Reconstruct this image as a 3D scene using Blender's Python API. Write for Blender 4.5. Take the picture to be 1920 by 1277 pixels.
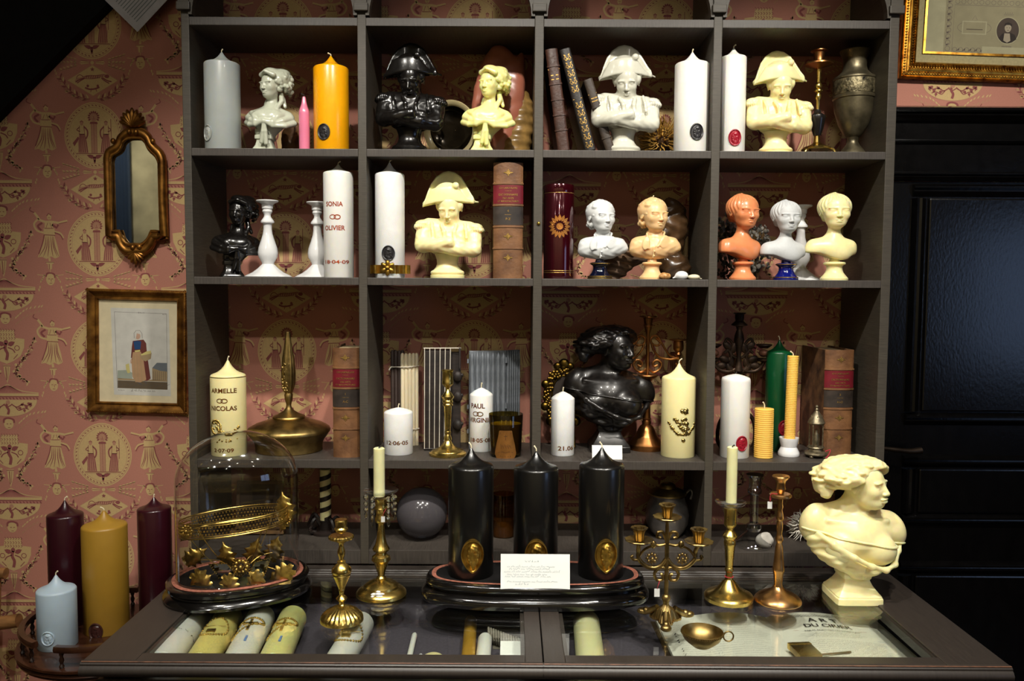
import bpy, bmesh, math, random
import numpy as np
from mathutils import Vector, Matrix

for o in list(bpy.data.objects):
    bpy.data.objects.remove(o, do_unlink=True)
S = bpy.context.scene
COL = S.collection
PI = math.pi
rad = math.radians
random.seed(7)

# ------------------------------------------------------------------ camera
FPX = 1547.0
PITCH, ROLL = rad(3.72), rad(0.33)
CAM = Vector((0, -1.875, 1.5))
_f = Vector((0, math.cos(PITCH), -math.sin(PITCH)))
_u0 = Vector((0, math.sin(PITCH), math.cos(PITCH)))
_r0 = Vector((1, 0, 0))
_r = _r0 * math.cos(ROLL) + _u0 * math.sin(ROLL)
_u = _u0 * math.cos(ROLL) - _r0 * math.sin(ROLL)
cd = bpy.data.cameras.new('camera')
cd.sensor_width = 36.0
cd.lens = 36.0 * FPX / 1920.0
cd.clip_start = 0.02
cam = bpy.data.objects.new('camera', cd)
COL.objects.link(cam)
cam.matrix_world = Matrix(((_r.x, _u.x, -_f.x, CAM.x), (_r.y, _u.y, -_f.y, CAM.y), (_r.z, _u.z, -_f.z, CAM.z), (0, 0, 0, 1)))
S.camera = cam

# ------------------------------------------------------------------ world, lamps, exposure
w = bpy.data.worlds.new('dim_shop'); S.world = w; w.use_nodes = True
w.node_tree.nodes['Background'].inputs[0].default_value = (0.55, 0.6, 0.75, 1)
w.node_tree.nodes['Background'].inputs[1].default_value = 0.05
S.view_settings.view_transform = 'Standard'
S.view_settings.look = 'None'
S.view_settings.gamma = 1.0
S.view_settings.exposure = 0.0
S.view_settings.use_curve_mapping = False

def spot(x, y, z, tx, ty, tz, watts, cone=70, blend=0.7, size=0.03, col=(1.0, 0.95, 0.85)):
    l = bpy.data.lights.new('halogen_and_fill_spot', 'SPOT')
    l.energy = watts; l.color = col; l.spot_size = rad(cone); l.spot_blend = blend; l.shadow_soft_size = size
    o = bpy.data.objects.new('halogen_and_fill_spot', l); COL.objects.link(o)
    o.location = (x, y, z)
    o.rotation_euler = (Vector((tx, ty, tz)) - Vector((x, y, z))).to_track_quat('-Z', 'Y').to_euler()
    return o
KEY = 0.86
# front row of ceiling halogens, about 0.9 m out from the shelves
spot(-0.62, -0.92, 2.60, -0.42, 0.0, 1.10, 56 * KEY, 76)
spot(0.02, -0.92, 2.60, 0.05, 0.0, 1.15, 76 * KEY, 84)
spot(0.72, -0.92, 2.60, 0.62, 0.0, 1.15, 80 * KEY, 84)
spot(1.45, -1.00, 2.60, 1.32, 0.24, 2.12, 64 * KEY, 46, 1.0)
# two fill spots, added to brighten the counter top and the book under glass
spot(-0.30, -1.35, 2.65, -0.38, -0.25, 0.88, 44 * KEY, 46)
spot(0.60, -1.35, 2.65, 0.50, -0.25, 0.88, 60 * KEY, 46)
# second row, behind the viewer
spot(-1.05, -2.55, 2.95, -0.95, 0.1, 1.10, 84 * KEY, 32, 1.0)
spot(0.10, -2.55, 2.95, 0.15, 0.0, 0.95, 38 * KEY, 36, 1.0)
spot(0.95, -2.55, 2.95, 0.75, 0.0, 0.98, 38 * KEY, 36, 1.0)
# unseen fill spots, added to light the far wall for mirror and brass reflections
for sx_ in (-2.7, -1.2, 0.3, 1.6): spot(sx_, -3.3, 3.0, sx_, -4.2, 1.5, 55, 100)
# bare little bulbs dotted over the ceiling
for bx_, by_ in ((-1.3, -1.5), (-0.7, -1.9), (-0.2, -1.45), (0.35, -2.0), (0.95, -1.6), (1.5, -2.2), (-1.6, -2.6), (0.0, -3.0)):
    l_ = bpy.data.lights.new('halogen_bulb', 'POINT'); l_.energy = 2.2; l_.color = (1.0, 0.93, 0.82); l_.shadow_soft_size = 0.035
    o_ = bpy.data.objects.new('halogen_bulb', l_); COL.objects.link(o_); o_.location = (bx_, by_, 2.92)

# ------------------------------------------------------------------ picture <-> place
def ray(px, py):
    return _f + _r * ((px - 960.0) / FPX) + _u * ((638.5 - py) / FPX)
def at(px, py, Y):
    d = ray(px, py); return CAM + d * ((Y - CAM.y) / d.y)
def atz(px, py, Z):
    d = ray(px, py); return CAM + d * ((Z - CAM.z) / d.z)
def sc(Y):                       # metres per pixel on the plane y = Y
    return (Y - CAM.y) / FPX

# ------------------------------------------------------------------ materials
MATS = {}
def lin(c):
    return tuple(((v / 255) / 12.92 if v / 255 <= 0.04045 else ((v / 255 + 0.055) / 1.055) ** 2.4) for v in c)
def mat(name, rgb, rough=0.5, metal=0.0, noise=0.06, nscale=40.0, bump=0.0, bscale=120.0, sss=0.0, sssr=(0.01, 0.006, 0.003),
        spec=0.5, coat=0.0, dark=None, stretch=(1, 1, 1), rnoise=0.0, emit=0.0):
    """procedural principled material; rgb in sRGB 0-255"""
    if name in MATS: return MATS[name]
    m = bpy.data.materials.new(name); m.use_nodes = True
    nt = m.node_tree; b = nt.nodes['Principled BSDF']
    c = lin(rgb)
    d = lin(dark) if dark else tuple(v * (1 - noise * 2.2) for v in c)
    tc = nt.nodes.new('ShaderNodeTexCoord'); mp = nt.nodes.new('ShaderNodeMapping')
    mp.inputs['Scale'].default_value = stretch
    nt.links.new(tc.outputs['Object'], mp.inputs['Vector'])
    nz = nt.nodes.new('ShaderNodeTexNoise'); nz.inputs['Scale'].default_value = nscale; nz.inputs['Detail'].default_value = 5
    nt.links.new(mp.outputs[0], nz.inputs['Vector'])
    rp = nt.nodes.new('ShaderNodeValToRGB')
    rp.color_ramp.elements[0].position = 0.3; rp.color_ramp.elements[1].position = 0.68
    rp.color_ramp.elements[0].color = (*d, 1); rp.color_ramp.elements[1].color = (*c, 1)
    nt.links.new(nz.outputs['Fac'], rp.inputs['Fac'])
    nt.links.new(rp.outputs['Color'], b.inputs['Base Color'])
    b.inputs['Roughness'].default_value = rough; b.inputs['Metallic'].default_value = metal
    b.inputs['Specular IOR Level'].default_value = spec
    b.inputs['Coat Weight'].default_value = coat; b.inputs['Coat Roughness'].default_value = 0.08
    if rnoise:
        mr = nt.nodes.new('ShaderNodeMapRange')
        mr.inputs['To Min'].default_value = max(0.02, rough - rnoise); mr.inputs['To Max'].default_value = min(1, rough + rnoise)
        nt.links.new(nz.outputs['Fac'], mr.inputs['Value']); nt.links.new(mr.outputs[0], b.inputs['Roughness'])
    if sss:
        b.inputs['Subsurface Weight'].default_value = sss
        b.inputs['Subsurface Radius'].default_value = sssr; b.inputs['Subsurface Scale'].default_value = 1.0
    if bump:
        n2 = nt.nodes.new('ShaderNodeTexNoise'); n2.inputs['Scale'].default_value = bscale; n2.inputs['Detail'].default_value = 4
        nt.links.new(mp.outputs[0], n2.inputs['Vector'])
        bp = nt.nodes.new('ShaderNodeBump'); bp.inputs['Strength'].default_value = bump; bp.inputs['Distance'].default_value = 0.002
        nt.links.new(n2.outputs['Fac'], bp.inputs['Height']); nt.links.new(bp.outputs[0], b.inputs['Normal'])
    if emit:
        b.inputs['Emission Color'].default_value = (*c, 1); b.inputs['Emission Strength'].default_value = emit
    MATS[name] = m
    return m
def glassmat(name, tint=(1, 1, 1), refl=1.0, rough=0.01, ior=1.45, body=0.0, bodycol=(200, 200, 200)):
    """thin-walled glass: see-through with a Fresnel reflection"""
    if name in MATS: return MATS[name]
    m = bpy.data.materials.new(name); m.use_nodes = True
    nt = m.node_tree; nt.nodes.remove(nt.nodes['Principled BSDF'])
    out = nt.nodes['Material Output']
    tr = nt.nodes.new('ShaderNodeBsdfTransparent'); tr.inputs[0].default_value = (*tint, 1)
    gl = nt.nodes.new('ShaderNodeBsdfGlossy'); gl.inputs['Roughness'].default_value = rough
    # Schlick reflectance, the same from both sides of the pane
    ge = nt.nodes.new('ShaderNodeNewGeometry'); dt = nt.nodes.new('ShaderNodeVectorMath'); dt.operation = 'DOT_PRODUCT'
    nt.links.new(ge.outputs['Normal'], dt.inputs[0]); nt.links.new(ge.outputs['Incoming'], dt.inputs[1])
    def mth(op, a, b=None):
        n_ = nt.nodes.new('ShaderNodeMath'); n_.operation = op
        for i_, v_ in enumerate((a, b)):
            if v_ is None: continue
            if isinstance(v_, (int, float)): n_.inputs[i_].default_value = v_
            else: nt.links.new(v_, n_.inputs[i_])
        return n_.outputs[0]
    f0 = ((ior - 1) / (ior + 1)) ** 2
    fr_ = mth('ADD', mth('MULTIPLY', mth('POWER', mth('SUBTRACT', 1.0, mth('ABSOLUTE', dt.outputs['Value'])), 5.0), 1 - f0), f0)
    # faint unevenness of old glass
    tc = nt.nodes.new('ShaderNodeTexCoord'); nz = nt.nodes.new('ShaderNodeTexNoise'); nz.inputs['Scale'].default_value = 9
    bp = nt.nodes.new('ShaderNodeBump'); bp.inputs['Strength'].default_value = 0.04; bp.inputs['Distance'].default_value = 0.01
    nt.links.new(tc.outputs['Object'], nz.inputs['Vector']); nt.links.new(nz.outputs['Fac'], bp.inputs['Height'])
    nt.links.new(bp.outputs[0], gl.inputs['Normal'])
    mu = nt.nodes.new('ShaderNodeMath'); mu.operation = 'MULTIPLY'; mu.inputs[1].default_value = refl; mu.use_clamp = True
    nt.links.new(fr_, mu.inputs[0])
    mx = nt.nodes.new('ShaderNodeMixShader')
    nt.links.new(mu.outputs[0], mx.inputs[0])
    src = tr
    if body:
        df = nt.nodes.new('ShaderNodeBsdfDiffuse'); df.inputs[0].default_value = (*lin(bodycol), 1)
        m2 = nt.nodes.new('ShaderNodeMixShader'); m2.inputs[0].default_value = body
        nt.links.new(tr.outputs[0], m2.inputs[1]); nt.links.new(df.outputs[0], m2.inputs[2]); src = m2
    nt.links.new(src.outputs[0], mx.inputs[1]); nt.links.new(gl.outputs[0], mx.inputs[2])
    nt.links.new(mx.outputs[0], out.inputs['Surface'])
    MATS[name] = m
    return m

# ------------------------------------------------------------------ objects
def empty(name, loc, label=None, cat=None, group=None, rz=0.0):
    o = bpy.data.objects.new(name, None); COL.objects.link(o)
    o.empty_display_size = 0.02
    o.location = loc; o.rotation_euler = (0, 0, rz)
    tag(o, label, cat, group)
    return o
def tag(o, label=None, cat=None, group=None, kind=None):
    if label: o['label'] = label
    if cat: o['category'] = cat
    if group: o['group'] = group
    if kind: o['kind'] = kind
    return o
def meshof(name, v, f, smooth=True, ang=40):
    me = bpy.data.meshes.new(name)
    me.from_pydata([tuple(p) for p in v], [], [tuple(q) for q in f])
    if smooth:
        me.polygons.foreach_set('use_smooth', [True] * len(me.polygons))
        me.set_sharp_from_angle(angle=rad(ang))
    me.update()
    return me
def mk(name, vf, m, parent=None, smooth=True, ang=40, loc=None, rot=None):
    if isinstance(vf, bpy.types.Mesh): me = vf
    else: me = meshof(name, vf[0], vf[1], smooth, ang)
    o = bpy.data.objects.new(name, me); COL.objects.link(o)
    if m is not None:
        if len(me.materials) == 0: me.materials.append(m)
        elif me.materials[0] != m:
            o.material_slots[0].link = 'OBJECT'; o.material_slots[0].material = m
    if parent: o.parent = parent
    if loc: o.location = loc
    if rot: o.rotation_euler = rot
    return o
def join(*parts):
    V, F = [], []
    for v, f in parts:
        k = len(V); V += [tuple(p) for p in v]; F += [tuple(i + k for i in q) for q in f]
    return V, F
def xf(vf, loc=(0, 0, 0), rot=(0, 0, 0), s=1.0):
    from mathutils import Euler
    M = Matrix.Translation(loc) @ Euler(rot).to_matrix().to_4x4()
    if not isinstance(s, (tuple, list)): s = (s, s, s)
    return [M @ Vector((p[0] * s[0], p[1] * s[1], p[2] * s[2])) for p in vf[0]], vf[1]
def box(x0, x1, y0, y1, z0, z1, bev=0.0):
    bm = bmesh.new()
    bmesh.ops.create_cube(bm, size=1.0)
    for v in bm.verts:
        v.co = Vector(((x0 + x1) / 2 + v.co.x * (x1 - x0), (y0 + y1) / 2 + v.co.y * (y1 - y0), (z0 + z1) / 2 + v.co.z * (z1 - z0)))
    if bev:
        bmesh.ops.bevel(bm, geom=bm.edges[:], offset=bev, segments=2, profile=0.6, affect='EDGES')
    bm.normal_update()
    V = [v.co.copy() for v in bm.verts]; F = [[v.index for v in q.verts] for q in bm.faces]
    bm.verts.index_update()
    F = [[v.index for v in q.verts] for q in bm.faces]
    bm.free()
    return V, F
def lathe(prof, n=40, mod=None, cap=True, oval=1.0):
    """prof: list of (r, z) bottom to top or top to bottom; mod(theta, r, z) -> r"""
    V, F = [], []
    k = len(prof)
    for i in range(n):
        t = 2 * PI * i / n
        for r, z in prof:
            rr = mod(t, r, z) if mod else r
            V.append((rr * math.cos(t), rr * math.sin(t) * oval, z))
    for i in range(n):
        j = (i + 1) % n
        for a in range(k - 1):
            F.append((i * k + a, j * k + a, j * k + a + 1, i * k + a + 1))
    if cap:
        F.append([i * k for i in range(n)][::-1]); F.append([i * k + k - 1 for i in range(n)])
    if prof[0][1] > prof[-1][1]: F = [tuple(reversed(q)) for q in F]
    return V, F
def tube(pts, r, n=8, closed=False, taper=None):
    P = [Vector(p) for p in pts]
    V, F = [], []
    m = len(P)
    up = Vector((0.13, 0.21, 0.97)).normalized()
    for i, p in enumerate(P):
        if closed: d = P[(i + 1) % m] - P[i - 1]
        else: d = P[min(i + 1, m - 1)] - P[max(i - 1, 0)]
        if d.length < 1e-9: d = Vector((0, 0, 1))
        d.normalize()
        a = d.cross(up)
        if a.length < 0.05: a = d.cross(Vector((1, 0, 0)))
        a.normalize(); b = d.cross(a)
        rr = r if not taper else taper[i] if isinstance(taper, (list, tuple)) else r * taper(i / max(1, m - 1))
        for k in range(n):
            t = 2 * PI * k / n
            V.append(p + (a * math.cos(t) + b * math.sin(t)) * rr)
    for i in range(m if closed else m - 1):
        j = (i + 1) % m
        for k in range(n):
            l = (k + 1) % n
            F.append((i * n + k, i * n + l, j * n + l, j * n + k))
    if not closed:
        F.append(tuple(range(n))[::-1]); F.append(tuple((m - 1) * n + k for k in range(n)))
    return V, F
def bez(p, n=12):
    """Catmull-Rom through points"""
    P = [Vector(q) for q in p]; out = []
    for i in range(len(P) - 1):
        a, b, c, d = P[max(i - 1, 0)], P[i], P[i + 1], P[min(i + 2, len(P) - 1)]
        for k in range(n):
            t = k / n
            out.append(0.5 * ((2 * b) + (c - a) * t + (2 * a - 5 * b + 4 * c - d) * t * t + (3 * b - a - 3 * c + d) * t ** 3))
    out.append(P[-1]); return out
def prism(pts, y0, y1):
    """polygon in x,z extruded along y"""
    n = len(pts)
    V = [(p[0], y0, p[1]) for p in pts] + [(p[0], y1, p[1]) for p in pts]
    F = [tuple(range(n)), tuple(range(2 * n - 1, n - 1, -1))]
    F += [((i + 1) % n, i, n + i, n + (i + 1) % n) for i in range(n)]
    return V, F
def sphere(c, r, n=16, m=10):
    if not isinstance(r, (tuple, list)): r = (r, r, r)
    V, F = [], []
    for j in range(m + 1):
        a = -PI / 2 + PI * j / m
        for i in range(n):
            t = 2 * PI * i / n
            V.append((c[0] + r[0] * math.cos(a) * math.cos(t), c[1] + r[1] * math.cos(a) * math.sin(t), c[2] + r[2] * math.sin(a)))
    for j in range(m):
        for i in range(n):
            k = (i + 1) % n
            F.append((j * n + i, j * n + k, (j + 1) * n + k, (j + 1) * n + i))
    return V, F

# ------------------------------------------------------------------ flat artwork (prints, lettering)
class Art:
    """2-D polygons in layers, baked on a surface; materials by index"""
    def __init__(s): s.P = []
    def poly(s, pts, m=0, h=1): s.P.append((list(pts), m, h))
    def ell(s, x, y, rx, ry=None, m=0, h=1, n=20, rot=0.0):
        ry = rx if ry is None else ry
        c, q = math.cos(rot), math.sin(rot)
        pts = []
        for i in range(n):
            a, b = rx * math.cos(2 * PI * i / n), ry * math.sin(2 * PI * i / n)
            pts.append((x + a * c - b * q, y + a * q + b * c))
        s.poly(pts, m, h)
    def line(s, pts, wd=1.0, m=0, h=2, closed=False, taper=False):
        P = [Vector((p[0], p[1])) for p in pts]; n = len(P)
        L, R = [], []
        for i in range(n):
            d = (P[(i + 1) % n] - P[i - 1]) if closed else P[min(i + 1, n - 1)] - P[max(i - 1, 0)]
            if d.length < 1e-9: d = Vector((1, 0))
            d.normalize(); q = Vector((-d.y, d.x)) * wd / 2
            if taper: q *= max(0.15, math.sin(PI * (i + 0.6) / (n + 0.2)))
            L.append(P[i] + q); R.append(P[i] - q)
        for i in range(n if closed else n - 1):
            j = (i + 1) % n
            s.poly([R[i], R[j], L[j], L[i]], m, h)
    def curve(s, pts, wd=1.0, m=0, h=2, n=5, taper=False):
        s.line([(p.x, p.y) for p in bez([(a[0], a[1], 0) for a in pts], n)], wd, m, h, taper=taper)
    def leaf(s, x, y, ln, wd, a, m=0, h=1):
        c, q = math.cos(a), math.sin(a); pts = []
        for u, v in ((0, 0), (.3, .5), (.65, .42), (1, 0), (.65, -.42), (.3, -.5)):
            pts.append((x + u * ln * c - v * wd * q, y + u * ln * q + v * wd * c))
        s.poly(pts, m, h)
    def add(s, o, x=0, y=0, k=1.0, fx=1):
        for pts, m, h in o.P:
            s.P.append(([(x + p[0] * k * fx, y + p[1] * k) for p in pts], m, h))
    def bake(s, fn, V=None, F=None, MI=None):
        V = [] if V is None else V; F = [] if F is None else F; MI = [] if MI is None else MI
        for pts, m, h in s.P:
            k = len(V)
            V += [fn(p[0], p[1], h) for p in pts]
            a = sum(pts[i][0] * pts[(i + 1) % len(pts)][1] - pts[(i + 1) % len(pts)][0] * pts[i][1] for i in range(len(pts)))
            q = list(range(k, k + len(pts)))
            F.append(q if a > 0 else q[::-1]); MI.append(m)
        return V, F, MI
def artobj(name, art, fn, mats, parent=None):
    V, F, MI = art.bake(fn)
    me = meshof(name, V, F, smooth=False)
    for m in mats: me.materials.append(m)
    me.polygons.foreach_set('material_index', MI)
    o = bpy.data.objects.new(name, me); COL.objects.link(o)
    if parent: o.parent = parent
    return o
_tcache = {}
def text_art(txt, size=1.0, bold=0.0, sx=1.0):
    """built-in lettering as triangles, centred on x, cap height about 0.7*size"""
    key = (txt, bold)
    if key not in _tcache:
        c = bpy.data.curves.new('t', 'FONT'); c.body = txt; c.size = 1.0; c.align_x = 'CENTER'; c.fill_mode = 'FRONT'
        c.offset = bold; c.resolution_u = 3
        o = bpy.data.objects.new('t', c); COL.objects.link(o)
        dg = bpy.context.evaluated_depsgraph_get()
        me = o.evaluated_get(dg).to_mesh()
        me.calc_loop_triangles()
        vs = [(v.co.x, v.co.y) for v in me.vertices]
        _tcache[key] = [[vs[i] for i in t.vertices] for t in me.loop_triangles]
        o.evaluated_get(dg).to_mesh_clear()
        bpy.data.objects.remove(o, do_unlink=True); bpy.data.curves.remove(c)
    a = Art()
    for t in _tcache[key]: a.poly([(p[0] * size * sx, p[1] * size) for p in t], 0, 1)
    return a
def scribble(w, amp, seed, m=0, wd=0.6):
    """illegible handwriting, one line from x=0 to w"""
    rn = random.Random(seed); a = Art(); x = 0
    while x < w:
        L = rn.uniform(0.05, 0.16) * w
        if x + L > w: break
        n = max(4, int(L / (amp * 0.55)))
        a.line([(x + L * i / n, (amp if i % 2 else 0) * rn.uniform(.45, 1.0) + (amp * .9 if rn.random() < .12 else 0)) for i in range(n + 1)], wd, m, 2)
        x += L + amp * 0.9
    return a
# ================================================================== the setting
WY = 0.24                                   # plane of the papered wall
pink = mat('wallpaper_pink', (184, 124, 106), 0.85, noise=0.03, nscale=300, bump=0.15, bscale=900)
cream = mat('wallpaper_cream', (202, 172, 120), 0.85, noise=0.04, nscale=200)
mauve = mat('wallpaper_mauve', (142, 76, 74), 0.85, noise=0.04, nscale=200)
tan = mat('wallpaper_tan', (182, 134, 106), 0.85, noise=0.04, nscale=200)

def paper_tile():
    """one repeat of the printed paper, in pixels of the photograph, origin at the medallion centre"""
    T = Art(); CR, MV, TN = 1, 2, 3
    def med(k):
        pts = []
        for i in range(48):
            t = 2 * PI * i / 48
            c, s_ = math.cos(t), math.sin(t)
            g = 1 + 0.05 * abs(s_) ** 6
            pts.append((54 * k * c, 58 * k * s_ * g))
        return pts
    T.poly(med(1.0), CR, 1); T.poly(med(0.965), TN, 2); T.poly(med(0.945), CR, 3)
    p = med(0.89)
    for i in range(0, 48):
        a = p[i]; b = p[(i + 1) % 48]
        T.line([(a[0], a[1]), ((a[0] * .55 + b[0] * .45) * 1.035, (a[1] * .55 + b[1] * .45) * 1.035)], 1.6, MV, 4)
    T.line(med(0.845), 0.7, TN, 4, closed=True)
    # herm on a pillar
    T.poly([(-5, -32), (5, -32), (5, 22), (-5, 22)], TN, 4)
    for x in (-5, 5, 0): T.line([(x, -32), (x, 22)], 0.6, MV, 5)
    T.poly([(-7.5, 21), (7.5, 21), (6, 25), (-6, 25)], MV, 5)
    T.ell(0, 33, 6.5, 8, TN, 5)
    for i in range(11):
        t = PI * (-0.15 + 1.3 * i / 10); T.leaf(6 * math.cos(t), 33 + 7 * math.sin(t), 5.5, 3.5, t, MV, 6)
    T.line([(-2.5, 30), (2.5, 30)], 0.8, MV, 7); T.line([(0, 35), (0.5, 31)], 0.7, MV, 7)
    T.line([(-33, -33), (33, -33)], 1.4, MV, 5); T.line([(-30, -35.5), (30, -35.5)], 0.6, TN, 5)
    # bird below
    T.ell(0, -43, 2.6, 5, MV, 5); T.leaf(0, -41, 15, 7, 0.35, MV, 5); T.leaf(0, -41, 15, 7, PI - 0.35, MV, 5); T.leaf(0, -44, 8, 4, -1.57, MV, 5)
    # two draped figures beside the pillar
    def standing(A, fx):
        A.ell(0, 22, 3.0, 3.8, TN, 5); A.line([(-3, 24), (0, 26.5), (3, 24)], 1.6, MV, 6)
        A.poly([(-4, 18), (4, 18), (5, 2), (-5, 2)], CR, 5); A.line([(-4, 18), (-5, 2), (5, 2), (4, 18)], 1.0, MV, 6)
        A.poly([(-5, 3), (5, 3), (9, -14), (11, -32), (-5, -32), (-8, -12)], TN, 5)
        for x in (-6, -2.5, 1.5, 5.5, 9.5): A.curve([(x * .5, 2), (x * .8, -14), (x, -31)], 1.7, MV, 6)
        A.curve([(4, 16), (10, 9), (10, 0), (7, -6)], 2.6, MV, 6); A.curve([(-4, 15), (-9, 10), (-3, 7)], 1.5, MV, 6)
    A = Art(); standing(A, 1); A.poly([(-7, -2), (-17, -14), (-14, -20), (-5, -6)], MV, 6); T.add(A, -22, 0)
    A = Art(); standing(A, 1); A.line([(-9, 30), (-9, -8)], 1.0, MV, 6); T.add(A, 22, 0, fx=-1)
    # lozenge with a running beast
    for oy in (100,):
        T.poly([(-47, oy), (0, oy - 29), (47, oy), (0, oy + 29)], TN, 1); T.poly([(-45, oy), (0, oy - 27.5), (45, oy), (0, oy + 27.5)], CR, 2)
        T.curve([(-30, oy - 2), (-26, oy + 2), (-19, oy + 3), (-10, oy + 7), (0, oy + 6), (12, oy + 8), (22, oy + 9), (27, oy + 6)], 5.2, TN, 3)
        T.curve([(-15, oy + 6), (-5, oy + 9), (8, oy + 9), (22, oy + 11)], 1.0, MV, 4); T.curve([(-14, oy + 3), (0, oy + 3), (12, oy + 5)], 1.0, MV, 4)
        for x in range(-10, 20, 4): T.line([(x, oy + 9), (x - 1.5, oy + 4)], 1.2, MV, 4)
        T.ell(26, oy + 7.5, 4.2, 3.4, MV, 4)
        T.curve([(-14, oy + 4), (-22, oy + 2), (-31, oy - 3)], 2.2, MV, 4); T.curve([(-16, oy + 3), (-24, oy - 2), (-28, oy - 5)], 1.8, MV, 4)
        T.curve([(18, oy + 5), (26, oy), (34, oy - 2)], 2.2, MV, 4); T.curve([(16, oy + 4), (24, oy - 2), (30, oy - 5)], 1.8, MV, 4)
        T.curve([(-16, oy + 6), (-22, oy + 10), (-27, oy + 8), (-29, oy + 3)], 1.2, MV, 4)
        T.curve([(-14, oy - 13), (-6, oy - 16), (4, oy - 15), (12, oy - 12)], 3.0, MV, 3); T.ell(-9, oy - 10, 2.4, 2.4, MV, 4); T.ell(9, oy - 10, 2.2, 2.6, MV, 4)
        T.line([(-2, oy - 14), (-4, oy - 21)], 1.2, MV, 4); T.line([(5, oy - 14), (7, oy - 20)], 1.2, MV, 4)
        for i in range(5): T.leaf(0, oy + 20, 4, 2, 2 * PI * i / 5 + 0.3, MV, 4)
    # laurel sprays under the lozenge
    def spray(A):
        c = bez([(4, 0, 0), (22, 4, 0), (42, 18, 0), (56, 38, 0)], 5)
        A.line([(q.x, q.y) for q in c], 1.0, MV, 2)
        for i, q in enumerate(c[1:]):
            t = 0.35 + i * 0.05
            A.leaf(q.x, q.y, 10, 3.4, t + 0.75, (CR, TN, MV)[i % 3], 2); A.leaf(q.x, q.y, 10, 3.2, t - 0.75, (TN, MV, CR)[i % 3], 3)
            A.line([(q.x, q.y), (q.x + 9 * math.cos(t - .75), q.y + 9 * math.sin(t - .75))], 0.8, MV, 4)
        A.ell(46, 14, 2.5, 2.5, CR, 3); A.ell(34, 6, 2.5, 2.5, CR, 3)
    A = Art(); spray(A); T.add(A, 2, 66); T.add(A, -2, 66, fx=-1)
    # crossed arrows and sprigs between medallion and lozenge
    T.ell(0, -67, 3.2, 3.2, CR, 3)
    for fx in (1, -1):
        A = Art()
        A.poly([(6, -1.6), (20, -3.4), (23, 0), (20, 3.4), (6, 1.6)], CR, 2); A.line([(6, 0), (22, 0)], 0.8, MV, 4); A.line([(8, 2.6), (20, 4)], 0.7, MV, 4)
        for y0, y1 in ((4, 15), (0, 0), (-4, -15)):
            A.line([(24, y0), (60, y1)], 0.7, TN, 2)
            for i in range(5):
                x = 28 + i * 6.5; y = y0 + (y1 - y0) * (x - 24) / 36
                A.leaf(x, y, 7, 2.6, 0.5, CR, 2); A.leaf(x, y, 7, 2.6, -0.5, TN, 2)
        T.add(A, 0, -67, fx=fx)
    # dancing woman on a bracket, with mask
    def dancer(A):
        A.poly([(-9, 14), (9, 14), (15, -8), (18, -26), (10, -30), (2, -26), (-6, -31), (-14, -27), (-22, -28), (-15, -8)], CR, 2)
        for x0, x1 in ((-7, -20), (-4, -12), (-1, -4), (3, 6), (6, 14), (8, 17)): A.curve([(x0, 12), (x0 * 1.2, -8), (x1, -27)], 1.5, MV, 3, taper=True)
        A.curve([(-20, -22), (-12, 0), (-9, 14)], 2.0, MV, 3); A.poly([(-10, 26), (10, 26), (11, 13), (-10, 14)], CR, 3); A.line([(-10, 14), (11, 13)], 1.4, MV, 4)
        A.poly([(-7, 40), (7, 40), (8, 26), (-8, 26)], CR, 3); A.line([(-8, 26), (8, 26)], 1.2, MV, 4); A.line([(-5, 27), (-2, 36)], .8, MV, 4); A.line([(5, 27), (2, 36)], .8, MV, 4)
        A.ell(1, 47, 4.2, 5.6, CR, 3); A.line([(-3.4, 49), (0, 53.5), (4.6, 50)], 1.8, MV, 4); A.line([(-1, 46), (3, 46)], 0.8, MV, 4); A.line([(0, 43), (2.4, 43)], 0.8, MV, 4)
        A.line([(7, 38), (18, 36), (34, 40)], 4.2, CR, 2); A.line([(6, 33), (14, 27), (17, 33)], 4.0, MV, 3); A.line([(18, 34.5), (34, 38.3)], 0.9, MV, 4)
        A.line([(-7, 38), (-16, 41), (-26, 55)], 4.2, CR, 2); A.curve([(-18, 44), (-27, 34), (-22, 22), (-10, 18)], 3.4, CR, 2); A.curve([(-12, 36), (-20, 30), (-14, 22)], 3.8, MV, 3)
        A.curve([(9, 20), (20, 17), (26, 8)], 3.4, CR, 2); A.curve([(10, 18), (20, 14), (25, 5)], 2.0, MV, 3); A.curve([(-26, 55), (-34, 59), (-32, 65)], 1.6, MV, 3)
        A.line([(-1, -28), (0, -35)], 4, CR, 2)
        A.poly([(-8, -36), (8, -36), (6, -40), (4, -40), (3, -50), (-3, -50), (-4, -40), (-6, -40)], CR, 2); A.line([(-8, -37), (8, -37)], 1.0, MV, 3); A.line([(-1.5, -40), (-1.2, -50)], 1.3, MV, 3)
        A.line([(0, -50), (0, -58)], 1.0, CR, 2)
        A.ell(0, -69, 8, 11, CR, 3); A.curve([(-8, -64), (-6, -58), (0, -57), (7, -59), (8, -66)], 2.6, MV, 4); A.line([(-4, -68), (-1, -68)], 1.2, MV, 4); A.line([(2, -68), (5, -68)], 1.2, MV, 4)
        A.line([(1, -68), (1.6, -73)], 0.9, MV, 4); A.line([(-2, -76), (3, -76)], 1.0, MV, 4)
        for fx in (1, -1):
            for k in range(6): A.leaf(fx * (9 + k * 2.6), -60 - k * 3.2 * (1 if k < 4 else 1.6), 6.5, 2.6, (-0.7 - .2 * k) if fx > 0 else PI + 0.7 + .2 * k, CR, 2)
            A.line([(fx * 8, -62), (fx * 24, -60)], 1.2, CR, 2)
    A = Art(); dancer(A); T.add(A, -87, 2); T.add(A, 87, 2, fx=-1)
    # crest column, half a repeat away
    X = 172.5
    A = Art()
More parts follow.
